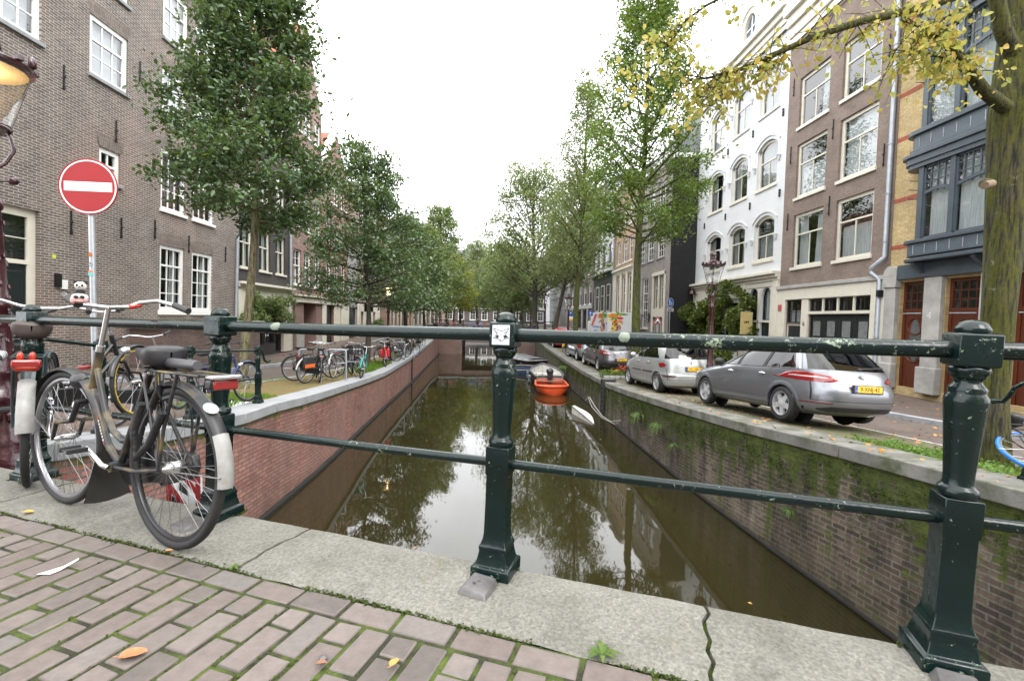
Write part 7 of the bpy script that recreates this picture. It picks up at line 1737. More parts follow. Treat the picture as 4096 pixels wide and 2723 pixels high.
chk=NT('checked_cloth'); cx_=chk.N('ShaderNodeTexChecker'); chk.L(chk.coord(),cx_.inputs[0]); chk.S(cx_,Scale=28.); cx_.inputs[1].default_value=(.02,.02,.03,1); cx_.inputs[2].default_value=(.6,.6,.6,1); chk.bsdf(cx_.outputs[0],.8)
g=MB(); g.box((-.12,.17,.76),(.3,.16,.05)); g.build('checked_pad',chk.mat,B2r,bevel=.02)
c=gz(-60,1800,.0); yel=simple('yellow_rim',(.5,.33,.02),.4)
bike('dark bicycle with a yellow rimmed wheel half out of view at the left edge',(c.x-.1,c.y+.2,-.02),R(75),R(3),R(20),frame=BBLACK,lod=1,rimm=yel)
# bicycles against the quay railing
def onq(px,Y,X=None): 
    x=pxX(px,Y) if X is None else X; return (x,Y,(zL if x<0 else zR)(x,Y)-.01)
navy=simple('navy_frame',(.03,.045,.12),.3,.2); teal=simple('teal_frame',(.02,.22,.19),.35); redf=simple('red_frame',(.45,.02,.025),.35); bluef=simple('blue_frame',(.05,.22,.5),.4); orangef=simple('orange_cloth',(.62,.12,.02),.6); greyf=simple('grey_frame_paint',(.2,.2,.21),.35)
bike('black city bicycle with a closed chain case behind the near saddle, at the quay railing',onq(0,5.55,-4.42),R(88),R(-6),R(8),lod=1,style='dutch')
bike('navy blue bicycle with drop grips beside the end curl of the quay railing',onq(0,7.25,-4.42),R(86),R(-6),R(-8),frame=navy,lod=1,style='flat',case=False,swan=False,bars=BBLACK)
# rack staples
def staple(px,Y,label,h=.88,w=.55):
    mb=MB(); x=pxX(px,Y) ; z=zL(x,Y); mb.tube([(0,0,-.05),(0,0,h-.06),(.02,0,h-.015),(.06,0,h),(w-.06,0,h),(w-.02,0,h-.015),(w,0,h-.06),(w,0,-.05)],.025,10); mb.tube([(0,0,h*.55),(w,0,h*.55)],.018,8)
    tag(mb.build('bike_rack',ZINC,loc=(x,Y,z),rotz=R(12),smooth=60),label,'bike rack',group='bike racks on the left quay')
staple(1207,12.9,'steel bike rack stirrup behind the orange bags'); staple(1313,13.9,'empty steel bike rack stirrup between the bicycle groups'); staple(1388,15.2,'steel bike rack stirrup beside the crate bicycle'); staple(1575,22.6,'steel bike rack stirrup behind the red bicycle')
# group at the first rack
b,_,_=bike('bicycle with black and orange saddlebags at the first rack',onq(0,12.55,pxX(1232,12.55)),R(68),R(4),R(25),lod=1,fender=simple('silver_fender',(.4,.4,.4),.4))
for sg in (1,-1):
    g=MB(); g.box((-.05,.11*sg,.58),(.36,.10,.30)); bag=g.build('saddlebag',simple('black_canvas',(.02,.02,.022),.75),b,bevel=.03); g=MB(); g.box((-.05,.165*sg,.49),(.34,.012,.10)); g.build('orange_panel',orangef,bag,bevel=.01)
bike('black bicycle leaning left behind the orange bags',onq(0,13.2,pxX(1190,13.2)),R(40),R(-4),R(-10),lod=1)
bike('black bicycle parked facing the water right of the orange bags',onq(0,12.9,pxX(1285,12.9)),R(115),R(3),R(0),lod=1,style='flat')
# crate group
b,M_,S_=bike('bicycle with a big black crate on the front rack',onq(0,16.2,pxX(1412,16.2)),R(-62),R(5),R(18),lod=1,fender=greyf)
g=MB(); 
def crate(g,c,L,Wd,H,m=0):
    x,y,z=c
    for k in range(5):
        zz=z+H*k/4
        for s_ in (1,-1): g.box((x,y+s_*Wd/2,zz),(L,.015,.02)); g.box((x+s_*L/2,y,zz),(.015,Wd,.02))
    for k in range(8):
        xx=x-L/2+L*k/7
        for s_ in (1,-1): g.box((xx,y+s_*Wd/2,z+H/2),(.015,.016,H))
    for k in range(6):
        yy=y-Wd/2+Wd*k/5
        for s_ in (1,-1): g.box((x+s_*L/2,yy,z+H/2),(.016,.015,H))
    g.box((x,y,z),(L,Wd,.015))
crate(g,(.98,0,.80),.38,.52,.27); g.v=[tuple(M_@Vector(p)) for p in g.v]; g.build('crate',BLACKP,b)
bike('teal framed bicycle leaning against the crate bicycle',onq(0,16.0,pxX(1455,16.0)),R(-75),R(-8),R(-12),frame=teal,lod=1)
bike('black bicycle with blue bottle, left of the crate at the second rack',onq(0,16.4,pxX(1372,16.4)),R(68),R(4),R(15),lod=1,tail=REDL)
b,_,_=bike('red family bicycle with red panniers beside the lamp post',onq(0,20.8,pxX(1547,20.8)),R(-78),R(3),R(8),frame=redf,fender=redf,lod=1)
for sg in (1,-1):
    g=MB(); g.box((.55,.14*sg,.55),(.42,.12,.34)); g.build('pannier',redf,b,bevel=.04)
bike('black bicycle leaning left of the red one',onq(0,21.2,pxX(1520,21.2)),R(60),R(5),R(-15),lod=1)
for k,(px,Y,h,lab,fr,ft) in enumerate([(1580,23.2,65,'grey bicycle in the rack just behind the red one',greyf,None),(1604,24.2,-70,'dark bicycle third in the rack behind the red one',BBLACK,None),(1622,25.3,80,'black bicycle beside the blue tyre in the far rack',BBLACK,None),(1640,25.6,-60,'bicycle with a bright blue front tyre',BBLACK,simple('blue_tyre',(.06,.22,.5),.6)),(1664,30.5,70,'dark bicycle in the farthest rack on the left',BBLACK,None),(1672,32.,-75,'last dark bicycle of the farthest rack on the left',greyf,None)]):
    bike(lab,onq(0,Y,pxX(px,Y)),R(h),R(4),R(10),frame=fr,lod=2,front_tyre=ft)
# right bank: bicycles among the cars, and the fallen bicycle at the right edge
bike('bicycle with a yellow frame and white tyre between the red and silver cars',onq(0,30.2,4.25),R(78),R(4),R(12),frame=simple('yellow_frame',(.6,.35,.02),.4),lod=2,front_tyre=simple('pale_tyre',(.4,.4,.38),.7))
bike('black bicycle beside the yellow framed one by the parked hatchback',onq(0,29.4,4.5),R(84),R(4),R(-5),lod=2)
c=gz(4125,1868,-.40)
bike('fallen bicycle with a blue tyre lying on the quay at the right edge',(c.x+.20,c.y-.22,zR(c.x,c.y)+.02),0,guards=False,tip=Matrix.Rotation(R(-14),4,'Z')@Matrix.Rotation(R(-66),4,'X')@Matrix.Scale(1.1,4),lod=1,rear_tyre=simple('bright_blue_tyre',(.03,.16,.50),.5),frame=BBLACK,rimm=CHR,group=None)
# bicycles on the far bridge rail
for k,(X_,fr,lab) in enumerate([(-5.2,greyf,'grey bicycle leaning on the far bridge railing at its left end'),(-4.3,redf,'red bicycle leaning on the far bridge railing'),(-2.4,bluef,'blue bicycle on the far bridge, left of the middle post'),(-1.3,redf,'second red bicycle on the far bridge, nearest the middle post'),(2.6,BBLACK,'black bicycle at the right end of the far bridge railing'),(3.6,BBLACK,'black bicycle at the corner of the far bridge'),(.9,greyf,'grey bicycle on the far bridge behind the middle post')]):
    bike(lab,(X_,45.0+.1*(k%2),-.25),R(5+170*(k%2)),R(-5 if k%2==0 else 5),R(10),frame=fr,lod=2,group='bicycles on the far bridge')
# ------------------------------------------------------------------ lamp posts
MAR=NT('maroon_paint'); v=MAR.coord(); MAR.bsdf(MAR.ramp(MAR.noise(v,12,4),[(.3,(.022,.004,.007)),(.7,(.045,.009,.013))]),.22,0,MAR.bump(MAR.noise(v,30,4),.35,.01),Coat_Weight=.3); MAR=MAR.mat
LG=glass('lantern_glass',.93,wav=.0,col=(.97,.98,.97))
def lamp(label,loc,h=3.35,lit=False,lod=0,rich=False,gh=.5):
    root=thing('street_lamp',label,'street lamp',loc); n=20 if not lod else 10
    mb=MB(); s=h/3.35
    prof=[(.17,-.1),(.17,.10),(.155,.13),(.16,.16),(.145,.22),(.12,.34),(.115,.55),(.13,.57),(.13,.61),(.10,.66),(.085,.78),(.095,.80),(.095,.84),(.078,.88),(.074,1.4),(.085,1.42),(.085,1.47),(.07,1.5),(.062,2.3),(.075,2.32),(.08,2.36),(.072,2.40),(.06,2.43),(.058,2.62),(.07,2.66),(.045,2.70)]
    mb.lathe([(r,z*s) for r,z in prof],n)
    if rich:
        rg=random.Random(2)
        for k in range(70):
            a=rg.uniform(0,2*PI); z=rg.uniform(.9,2.25)*s; r=.073; mb.ball((r*math.cos(a),r*math.sin(a),z),(.010,.010,.024),6)
        for k in range(12): a=2*PI*k/12; mb.ball((.135*math.cos(a),.135*math.sin(a),.42*s),(.03,.03,.05),6)
    mb.build('column',MAR,root,smooth=50)
    zb=2.62*s
    mb=MB()
    for sg in (1,-1): mb.tube([(0,0,zb-.05),(.17*sg,0,zb-.05)],.009,6); mb.ball((.19*sg,0,zb-.05),.034,10)
    mb.build('ladder_arm',MAR,root)
    mb=MB()
    for k in range(4):
        a=PI/4+PI/2*k; c,q=math.cos(a),math.sin(a); mb.tube([(.03*c,.03*q,zb+.03),(.10*c,.10*q,zb+.10),(.15*c,.15*q,zb+.20),(.14*c,.14*q,zb+.29),(.125*c,.125*q,zb+.33)],.013,6)
    mb.lathe([(.15,zb+.325),(.155,zb+.34),(.15,zb+.355),(.06,zb+.40),(.03,zb+.42)],n); mb.build('lantern_cradle',MAR,root,smooth=50)
    z0,z1=zb+.36,zb+.36+gh; mb=MB(); m=20 if not lod else 10
    mb.add([(r*math.cos(2*PI*k/m),r*math.sin(2*PI*k/m),z) for r,z in ((.145,z0),(.275,z1)) for k in range(m)],[(k,(k+1)%m,m+(k+1)%m,m+k) for k in range(m)]); mb.build('lantern_glass',LG,root,smooth=60)
    mb=MB()
    for k in range(4): a=PI/4+PI/2*k+.3; c,q=math.cos(a),math.sin(a); mb.tube([(.147*c,.147*q,z0),(.278*c,.278*q,z1)],.006,5)
    mb.lathe([(.145,z0-.01),(.152,z0),(.145,z0+.012)],n); 
    mb.build('glazing_bar',MAR,root,smooth=50)
    mb=MB(); mb.lathe([(.268,z1-.015),(.30,z1),(.305,z1+.02),(.285,z1+.035),(.20,z1+.075),(.12,z1+.12),(.085,z1+.15),(.08,z1+.17),(.085,z1+.18)],n)
    for k in range(14): a=2*PI*k/14; mb.ball((.295*math.cos(a),.295*math.sin(a),z1+.05+(.025 if k%2 else 0)),(.03,.03,.035+(.02 if k%2 else 0)),6)
    for k in range(8): a=2*PI*k/8; mb.tube([(.08*math.cos(a),.08*math.sin(a),z1+.17),(.072*math.cos(a),.072*math.sin(a),z1+.29)],.009,5)
    mb.lathe([(.10,z1+.285),(.105,z1+.30),(.06,z1+.33),(.022,z1+.36),(.012,z1+.40),(.024,z1+.42),(.012,z1+.44),(.003,z1+.49)],n); mb.build('crown_roof',MAR,root,smooth=50)
    mb=MB(); mb.lathe([(.035,z0),(.035,z0+.10),(.05,z0+.12),(.055,z0+.16),(.03,z0+.22),(.003,z0+.23)],12); mb.build('burner',simple('burner_white',(.55,.55,.52),.4),root)
    if lit:
        mb=MB(); mb.lathe([(.03,z0+.16),(.075,z0+.20),(.085,z0+.27),(.06,z0+.34),(.003,z0+.36)],12); mb.build('glowing_mantle',emit('warm_mantle',(1,.66,.32),5.),root)
        mb=MB(); mb.lathe([(.262,z1-.02),(.2,z1-.002),(.05,z1+.02),(.002,z1+.022)],20); mb.build('reflector',simple('lamp_reflector',(.75,.62,.4),.4),root)
        for zz,e_ in ((z0+.30,5.),):
            l=bpy.data.lights.new('lamp_light','POINT'); l.energy=e_; l.color=(1,.72,.42); l.shadow_soft_size=.06; lo=bpy.data.objects.new('lamp_light',l); COL.objects.link(lo); lo.parent=root; lo.location=(0,0,zz+.12)
    return root
Yl=3.62; Xl=pxX(78,Yl)
lamp('ornate maroon street lamp with its lantern lit, cut by the left picture edge',(Xl,Yl,-.12),h=2.72,lit=True,rich=True,gh=.42).rotation_euler=(0,R(-2.4),0)
lamp('unlit maroon street lamp with a clear lantern between the two nearest cars',(6.0,13.0,zR(6.,13.)),h=3.62)
lamp('maroon street lamp half hidden in the second tree, its light on',(pxX(1556,22.4),22.4,zL(-5.2,22.4)),h=3.3,lit=True,lod=1)
lamp('maroon street lamp beside the blue parking sign',(pxX(2272,34.),34.,zR(5,34)),h=3.5,lod=1)
lamp('far maroon lamp post in front of the scaffolded house',(pxX(2179,46.),46.,-.25),h=3.4,lod=1)
lamp('small far lamp post just right of the middle railing post',(pxX(2068,60.),60.,-.25),h=3.2,lod=1)
lamp('far lamp post left of the old elm trunk',(pxX(2121,56.),56.,-.25),h=3.9,lod=1)
# ------------------------------------------------------------------ signs
SRED=simple('sign_red',(.27,.004,.007),.6,var=.05); SWH=simple('sign_white',(.72,.73,.74),.35,var=.04); SBL=simple('sign_blue_face',(.015,.10,.42),.35,var=.04); GALV=simple('galvanised',(.42,.45,.48),.42,.55,var=.12,ns=20); SGREY=simple('sign_back',(.40,.43,.46),.45,.4,var=.06)
def disc_poly(r,n=48): return [(r*math.cos(2*PI*k/n),r*math.sin(2*PI*k/n)) for k in range(n)]
def sign(label,loc,zc,face='noentry',r=.3,rot=0.,pole=.028,h=None,extra=None):
    root=thing('road_sign',label,'sign',loc,rot); H=(zc-loc[2])
    mb=MB(); mb.tube([(0,.035,-.15),(0,.035,H+(.05 if face!='tri' else .1))],pole,12); mb.build('pole',GALV,root,smooth=50)
    Mf=lambda d: basis((0,-d,H),(1,0,0),(0,0,1),(0,-1,0))
    mb=MB()
    if face=='noentry':
        mb.prism(disc_poly(r),-.006,.0,0,Mf(0)); mb.tube([(r*math.cos(2*PI*k/48),0,H+r*math.sin(2*PI*k/48)) for k in range(49)],.007,6); mb.build('panel',SRED,root,smooth=30)
        mb=MB(); n=48; vs=[(q*math.cos(2*PI*k/n),q*math.sin(2*PI*k/n),.0015) for q in (r*.92,r*.972) for k in range(n)]; mb.add(vs,[(k,(k+1)%n,n+(k+1)%n,n+k) for k in range(n)],0,Mf(0)); mb.build('rim_line',SWH,root,smooth=0)
        mb=MB(); mb.prism([(-r*.82,-r*.17),(r*.82,-r*.17),(r*.82,r*.17),(-r*.82,r*.17)],.001,.002,0,Mf(0)); mb.build('white_bar',SWH,root)
    elif face=='back': mb.prism(disc_poly(r),-.006,0,0,Mf(0)); mb.build('panel',SGREY,root)
    elif face=='tri':
        t=lambda q:[(q*math.cos(R(90)+2*PI*k/3),q*math.sin(R(90)+2*PI*k/3)) for k in range(3)]
        mb.prism(t(r),-.006,0,0,Mf(0)); mb.build('panel',SRED,root,bevel=.01); mb=MB(); mb.prism(t(r*.98),.0,.001,0,Mf(0)); mb.build('panel_edge',SWH,root); mb=MB(); mb.prism(t(r*.92),.001,.002,0,Mf(0)); mb.build('red_border',SRED,root)
        mb=MB(); mb.prism(t(r*.60),.002,.003,0,Mf(0)); mb.build('white_field',SWH,root)
        mb=MB(); mb.prism([(-.36*r,-.2*r),(-.24*r,-.13*r),(-.1*r,.03*r),(.1*r,.03*r),(.24*r,-.13*r),(.36*r,-.2*r)],.003,.004,0,Mf(0)); mb.prism([(-.38*r,-.26*r),(.38*r,-.26*r),(.38*r,-.21*r),(-.38*r,-.21*r)],.003,.004,0,Mf(0)); mb.build('hump_symbol',BLACK,root)
    elif face=='P':
        mb.bx(-r,r,0,.01,H-r*1.1,H+r*1.1); mb.build('panel',SBL,root); text_mesh('lettering','P',r*1.7,SWH,root,Mf(.002)@Matrix.Translation((0,r*.35,0)))
        mb=MB(); mb.bx(-r,r,0,.01,H-r*2.1,H-r*1.12); mb.build('white_plate',SWH,root); mb=MB(); mb.bx(-r,r,0,.01,H-r*2.9,H-r*2.12); mb.build('yellow_plate',PLATE,root)
    elif face=='arrow':
        mb.bx(-r,r,0,.01,H-r,H+r); mb.build('panel',SBL,root); mb=MB(); mb.prism([(-.12*r,-.75*r),(.12*r,-.75*r),(.12*r,.15*r),(.5*r,.05*r),(0,.75*r),(-.5*r,.05*r),(-.12*r,.15*r)],.001,.003,0,Mf(0)); mb.build('arrow_symbol',SWH,root)
    elif face=='foot':
        mb.prism(disc_poly(r),-.006,0,0,Mf(0)); mb.build('panel',SBL,root); mb=MB(); vs=[(q*math.cos(2*PI*k/40),q*math.sin(2*PI*k/40),.001) for q in (r*.92,r) for k in range(40)]; mb.add(vs,[(k,(k+1)%40,40+(k+1)%40,40+k) for k in range(40)],0,Mf(0))
        for (ox,oy,s_) in ((-.07,.02,1.),(.11,-.06,.62)):
            u=lambda P:[(ox+a*s_*r/.3,oy+b*s_*r/.3) for a,b in P]
            mb.prism([(ox+a*.55*s_,oy+.17*s_+b*.55*s_) for a,b in disc_poly(.055,14)],.001,.003,0,Mf(0)); mb.prism(u([(-.035,.13),(.035,.13),(.045,.0),(.06,-.18),(.025,-.18),(.0,-.04),(-.03,-.19),(-.065,-.19),(-.035,.0)]),.001,.003,0,Mf(0)); mb.prism(u([(-.035,.13),(-.085,.02),(-.065,.01),(-.02,.09)]),.001,.003,0,Mf(0)); mb.prism(u([(.035,.13),(.085,.02),(.065,.01),(.02,.09)]),.001,.003,0,Mf(0))
        mb.build('walkers_symbol',SWH,root); mb=MB(); mb.bx(-r*1.0,r*1.0,0,.01,H-r*1.85,H-r*1.12); pl=mb.build('white_plate',SWH,root); mb=MB()
        for k in range(4): mb.bx(-r*.8,r*(.8-.3*(k%2)),-.004,0,H-r*(1.30+.14*k)-.01,H-r*(1.30+.14*k)+.012)
        mb.build('plate_lettering',BLACK,pl)
    return root
Ys=5.15; Xs=pxX(409,Ys)
sg_=sign('large red and white no entry sign on a stickered pole by the brown brick house',(Xs,Ys,zL(Xs,Ys)),1.03+(1237-767)*Ys/1877.,'noentry',.285,rot=R(4))
Hs=lambda py: 1.03+(1239-py)*Ys/1877.-zL(Xs,Ys)
for k,(py,c,rr) in enumerate(((1027,(.55,.30,.03),.022),(1064,(.6,.62,.64),.022))):
    mb=MB(); mb.prism(disc_poly(rr,20),0,.0012,0,basis((0,.0055,Hs(py)),(1,0,0),(0,0,1),(0,-1,0))); q=mb.build('round_sticker',simple('sticker_%d'%k,c,.4),sg_)
    mb=MB(); vs=[(q_*math.cos(2*PI*k2/20),q_*math.sin(2*PI*k2/20),.002) for q_ in (rr*.75,rr) for k2 in range(20)]; mb.add(vs,[(k2,(k2+1)%20,20+(k2+1)%20,20+k2) for k2 in range(20)],0,basis((0,.0055,Hs(py)),(1,0,0),(0,0,1),(0,-1,0))); mb.build('sticker_ring',SRED if k==0 else BLACK,q)
    mb=MB(); mb.prism([(-.012,-.004),(.012,-.006),(.010,.006),(-.006,.01)],.0012,.002,0,basis((0,.0055,Hs(py)),(1,0,0),(0,0,1),(0,-1,0))); mb.build('sticker_print',BLACK if k else SRED,q)
mb=MB(); mb.prism([(-.025,-.028),(.025,-.028),(.025,.028),(-.025,.028)],0,.0012,0,basis((0,.0058,Hs(1099)),(1,0,0),(0,0,1),(0,-1,0))); q=mb.build('square_sticker',simple('sticker_teal',(.12,.42,.45),.4),sg_); mb=MB(); mb.prism([(-.025,.008),(.025,.008),(.025,.028),(-.025,.028)],.0012,.002,0,basis((0,.0058,Hs(1099)),(1,0,0),(0,0,1),(0,-1,0))); mb.build('sticker_print',simple('sticker_orange',(.6,.2,.08),.5),q)
sign('small distant no entry sign beyond the far bridge on the left',(pxX(1790,60.),60.,-.25),1.03+(1268-1237)*60/1877.,'noentry',.28)
sign('grey back of a round sign on a pole beyond the far bridge',(pxX(2143,50.),50.,-.25),1.03+(1273-1230)*50/1877.,'back',.30)
sign('blue parking sign with white and yellow plates beside the mossy slender elm',(pxX(2282,36.5),36.5,zR(6,36)),1.03+(1275-1255)*36.5/1877.,'P',.17)
sign('blue one way sign with a white arrow in front of the dark corner house',(pxX(2361,40.),40.,-.6),1.03+(1276-1252)*40/1877.,'arrow',.21)
sign('red warning triangle for a speed hump before the grey brick house',(pxX(2635,27.5),27.5,zR(9,27.5)+.07),1.03+(1281-1284)*27.5/1877.,'tri',.37)
fs=sign('blue round footpath sign with a white plate on the black side wall',(11.36,30.62,-.5),1.03+(1282-1208)*30.5/1877.,'foot',.31,rot=R(28))
# wall lamps
def wall_lamp(label,loc,ball):
    root=thing('wall_lamp',label,'lamp',loc); mb=MB()
    if ball: mb.tube([(0,0,-1.2),(0,-.05,-.4),(-.05,-.15,.1),(.12,-.3,.28),(.25,-.35,.2)],.025,8); mb.build('arm',MAR,root); mb=MB(); mb.lathe([(.02,.16),(.12,.12),(.2,.0),(.21,-.14),(.12,-.2)],16,M=Matrix.Translation((.2,-.35,0))); mb.build('shade',MAR,root,smooth=50)
    else:
        mb.tube([(0,0,0),(-.3,0,.1),(-.6,0,.0)],.025,6); mb.tube([(0,0,-.35),(-.35,0,-.1),(-.6,0,0)],.02,6); mb.bx(-.03,.03,-.06,.06,-.5,.2); mb.build('bracket',IRON,root); mb=MB(); mb.lathe([(.06,0),(.13,.32),(.15,.34),(.03,.46),(.005,.52)],8,M=Matrix.Translation((-.6,0,.0))); mb.build('lantern',LG,root); 
    return root
wall_lamp('maroon bell shaped wall lamp on a bent arm on the black side wall',(pxX(2752,30.65),30.68,1.03+(1284-1166)*30.6/1877.),True)
wall_lamp('black iron lantern on a bracket on the grey brick house',(11.25,34.6,1.4),False)
# shop board in the vine, dark planter, flower bed
tg=thing('shop_board','pale yellow shop board hanging in the climbing vine','sign',(12.25,22.75,1.0),R(10)); mb=MB(); mb.bx(-.33,.33,-.02,.02,-.55,.55); mb.build('board',simple('pale_yellow_board',(.50,.40,.17),.6,var=.05),tg,bevel=.01); mb=MB()
for k,(a,b) in enumerate(((-.14,-.08),(-.06,0),(.02,.05),(.07,.12))): mb.bx(a,b,-.026,-.021,.0,.08+.03*(k%2))
mb.build('lettering',BLACK,tg)
ub=thing('chalk_board','dark chalk board with faint white writing standing by the white house doors','sign',(9.9,17.6,zR(9.9,17.6)+.07),R(35)); mb=MB(); mb.bx(-.4,.4,-.02,.02,.05,1.25); mb.build('board',IRON,ub); mb=MB()
for k in range(6): mb.bx(-.3,.1+.18*math.sin(k*2.),-.024,-.021,1.05-.15*k,1.075-.15*k)
mb.build('lettering',SWH,ub)
pl=thing('planter_box','black rectangular planter box at the doorway of the grey house','planter',(9.9,31.6,-1.1)); mb=MB(); mb.bx(0,1.7,-.35,.35,0,1.25); mb.bx(-.05,1.75,-.4,.4,1.25,1.33); mb.build('box',DGREEN,pl,bevel=.02)
fb=gz(2480,1515,-1.22); fr_=thing('flower_bed','small stone edged bed of red and yellow flowers before the silver people carrier','flower bed',(fb.x,fb.y+.25,zR(fb.x,fb.y)))
mb=MB(); 
for k in range(6): 
    for y in (-.32,.36): mb=MB(); mb.box((-.55+.22*k,y,.06),(.2,.1,.12)); mb.build('edging_stone',STONEL,fr_,bevel=.015)
rg=random.Random(3)
leaf_object('foliage',[(rg.uniform(-.75,.5),rg.uniform(-.3,.3),rg.uniform(.03,.32)) for _ in range(900)],.06,FERN,fr_,3)
leaf_object('yellow_flowers',[(rg.uniform(-.3,.45),rg.uniform(-.3,.2),rg.uniform(.22,.42)) for _ in range(90)],.045,simple('yellow_petal',(.7,.40,.02),.7),fr_,4)
leaf_object('red_flowers',[(rg.uniform(.0,.6),rg.uniform(-.2,.3),rg.uniform(.28,.5)) for _ in range(220)],.05,simple('red_petal',(.30,.03,.025),.7,var=.4,ns=20),fr_,5)
# ladder, ropes on the right wall
lx=XRw(16.9)-.06; mb=MB()
for dy in (-.17,.17): mb.bx(-.03,.03,dy-.03,dy+.03,WZ-.1,-1.17)
k=0; z=WZ+.1
while z<-1.2: mb.bx(-.02,.02,-.15,.15,z-.02,z+.02); z+=.16
mb.bx(-.03,.45,-.2,.2,-1.17,-1.13); tag(mb.build('wall_ladder',simple('dark_rubber_steel',(.03,.032,.033),.6),loc=(lx,16.9,0)),'dark ladder strip fixed down the right canal wall','ladder')
rope=simple('grey_rope',(.22,.21,.18),.9,var=.3,ns=40)
def rope_thing(P,label,r=.018):
    o=Vector(P[0]); mb=MB(); mb.tube([Vector(p)-o for p in P],r,6); tag(mb.build('mooring_rope',rope,loc=o),label,'rope')
def rp(px,py,Y,X=None): # point on the right wall at depth Y
    d=FW+RT*((px-CX)/F_PX)-UP*((py-CY)/F_PX); t_=Y/d.y; return Vector((d.x*t_,Y,max(WZ+.02,CZ+d.z*t_)))
c4=lambda x,y,Y: rp(2000+x/1.96,1000+y/1.96,Y)
rope_thing([c4(700,1150,16.2),c4(740,1220,15.6),c4(800,1300,14.6),c4(870,1345,13.8),c4(945,1335,13.2)],'grey mooring rope sagging along the right canal wall')
rope_thing([c4(668,1180,16.6),c4(690,1150,16.3),c4(720,1230,15.6),c4(800,1315,14.5),c4(900,1365,13.4),c4(930,1350,13.2)],'second slack rope hanging beside the mooring rope on the right wall',.014)
# ------------------------------------------------------------------ boats
def hull(name,label,loc,rot,L,B,Hs,outer,inner,gun,bow=2.2,stern=.85,tilt=(0,0),draft=.12,sheer=.12,trim=.05,deck=None,fine=1.,n=22,motor=False):
    """open boat: x forward (bow), stations lofted from plan and section"""
    root=thing(name,label,'boat',loc,rot); root.rotation_euler=(tilt[0],tilt[1],rot)
    def half(f): # plan half width along the length
        return B/2*(stern+(1-stern)*min(1,f*2.2))*(1-max(0,(f-.45)/.55)**bow)**fine
    st=[]; 
    for i in range(n+1):
        f=i/n; w=max(.012,half(f)); zg=Hs+sheer*max(0,f-.4)**1.6*2.2+.03*(1-f)**2; zk=-draft+.10*max(0,f-.6)**2*6*.3
        st.append((f*L,w,zg,zk))
    def sec(x,w,zg,zk,t=0.): return [(x,w-t,zg),(x,w*.96-t,zg*.55),(x,w*.84-t,zg*.1+zk*.3),(x,w*.45,zk+t),(x,0,zk-.02+t)]
    def shell(t,flip):
        mb=MB(); vs=[];fs=[]; 
        for s_ in st:
            S=sec(*s_,t); S=S+[(a,-b,c) for a,b,c in S[-2::-1]]; vs+=S
        m=9
        for i in range(n):
            for k in range(m-1): q=(i*m+k,i*m+k+1,(i+1)*m+k+1,(i+1)*m+k); fs.append(q if not flip else q[::-1])
        fs.append(tuple(range(m))); mb.add(vs,fs); return mb
    shell(0,False).build('hull',outer,root,smooth=50)
    i_=shell(.045,True); i_.build('inside',inner,root,smooth=50)
    mb=MB(); P=[(x,w-.02,zg+.005) for x,w,zg,zk in st]; P=P+[(x,-(y),z) for x,y,z in P[::-1]]; P.append(P[0]); mb.tube(P,trim,8); mb.build('gunwale',gun,root,smooth=60)
    return root,st
orange=simple('orange_plastic',(.62,.085,.025),.42,var=.12,ns=5); wht=simple('boat_white',(.74,.73,.69),.5,var=.12,ns=3,dirt=((.35,.33,.27),3,.5,.7)); dhull=simple('boat_dark_hull',(.02,.021,.024),.4,var=.2); tarp=NT('boat_tarp'); v=tarp.coord(); tarp.bsdf(tarp.ramp(tarp.noise(v,3,3),[(.3,(.05,.052,.055)),(.7,(.11,.112,.118))]),.35,0,tarp.bump(tarp.noise(v,2.2,3),.8,.15)); tarp=tarp.mat
ob,_=hull('small_boat','small bright orange plastic dinghy, nearest of the moored boats',(pxX(2226,21.7),23.9,WZ),R(-90)+R(-3),2.75,1.6,.30,orange,simple('orange_inside',(.55,.075,.02),.5,var=.1),orange,bow=3.2,stern=.92,sheer=.10,trim=.055,fine=.55)
mb=MB(); mb.bx(1.0,1.25,-.62,.62,.20,.26); mb.build('thwart',orange,ob,bevel=.03); mb=MB(); mb.tube([(.9,-.7,.42),(1.3,.55,.44)],.022,6); mb.tube([(.25,.6,.38),(.0,.66,.75)],.02,6); mb.tube([(.1,-.62,.4),(-.15,-.72,.7)],.02,6); mb.build('oar',simple('oar_grey',(.2,.19,.17),.6),ob)
wb_,st=hull('rowing_boat','white open motor boat with dark hull and outboard, behind the orange dinghy',(pxX(2203,24.0),24.0,WZ),R(90)-R(1),5.0,1.75,.50,dhull,wht,simple('boat_grey_rim',(.10,.10,.105),.5),bow=2.4,stern=.86,sheer=.22)
for x in (1.4,2.9): mb=MB(); mb.bx(x,x+.3,-.7,.7,.28,.33); mb.build('thwart',wht,wb_,bevel=.015)
mb=MB(); mb.ball((-.05,0,.78),(.30,.19,.20),14); mb.bx(-.30,.1,-.13,.13,.45,.7); mb.bx(-.30,-.12,-.06,.06,-.4,.5); ob2=mb.build('outboard_motor',simple('motor_black',(.03,.032,.036),.3),wb_,smooth=60); mb=MB(); mb.tube([(.2,0,.72),(.75,.1,.80)],.02,8); mb.build('tiller',BLACKP,ob2)
mb=MB(); 
mb.torus((1.25,-.25,.62),.17,.012,20,6); mb.tube([(1.25,-.25,.33),(1.25,-.25,.62)],.02,8); mb.build('steering_wheel',CHR,wb_)
mb=MB(); mb.bx(1.15,1.5,-.5,.0,.3,.55); mb.build('console',wht,wb_,bevel=.03)
for sg,x in ((1,1.2),(1,3.),(-1,2.)):
    mb=MB(); mb.lathe([(.02,-.2),(.09,-.16),(.09,.16),(.02,.2)],10,M=Matrix.Translation((x,sg*.98,.25))); mb.build('fender',simple('grey_fender',(.16,.17,.18),.5),wb_)
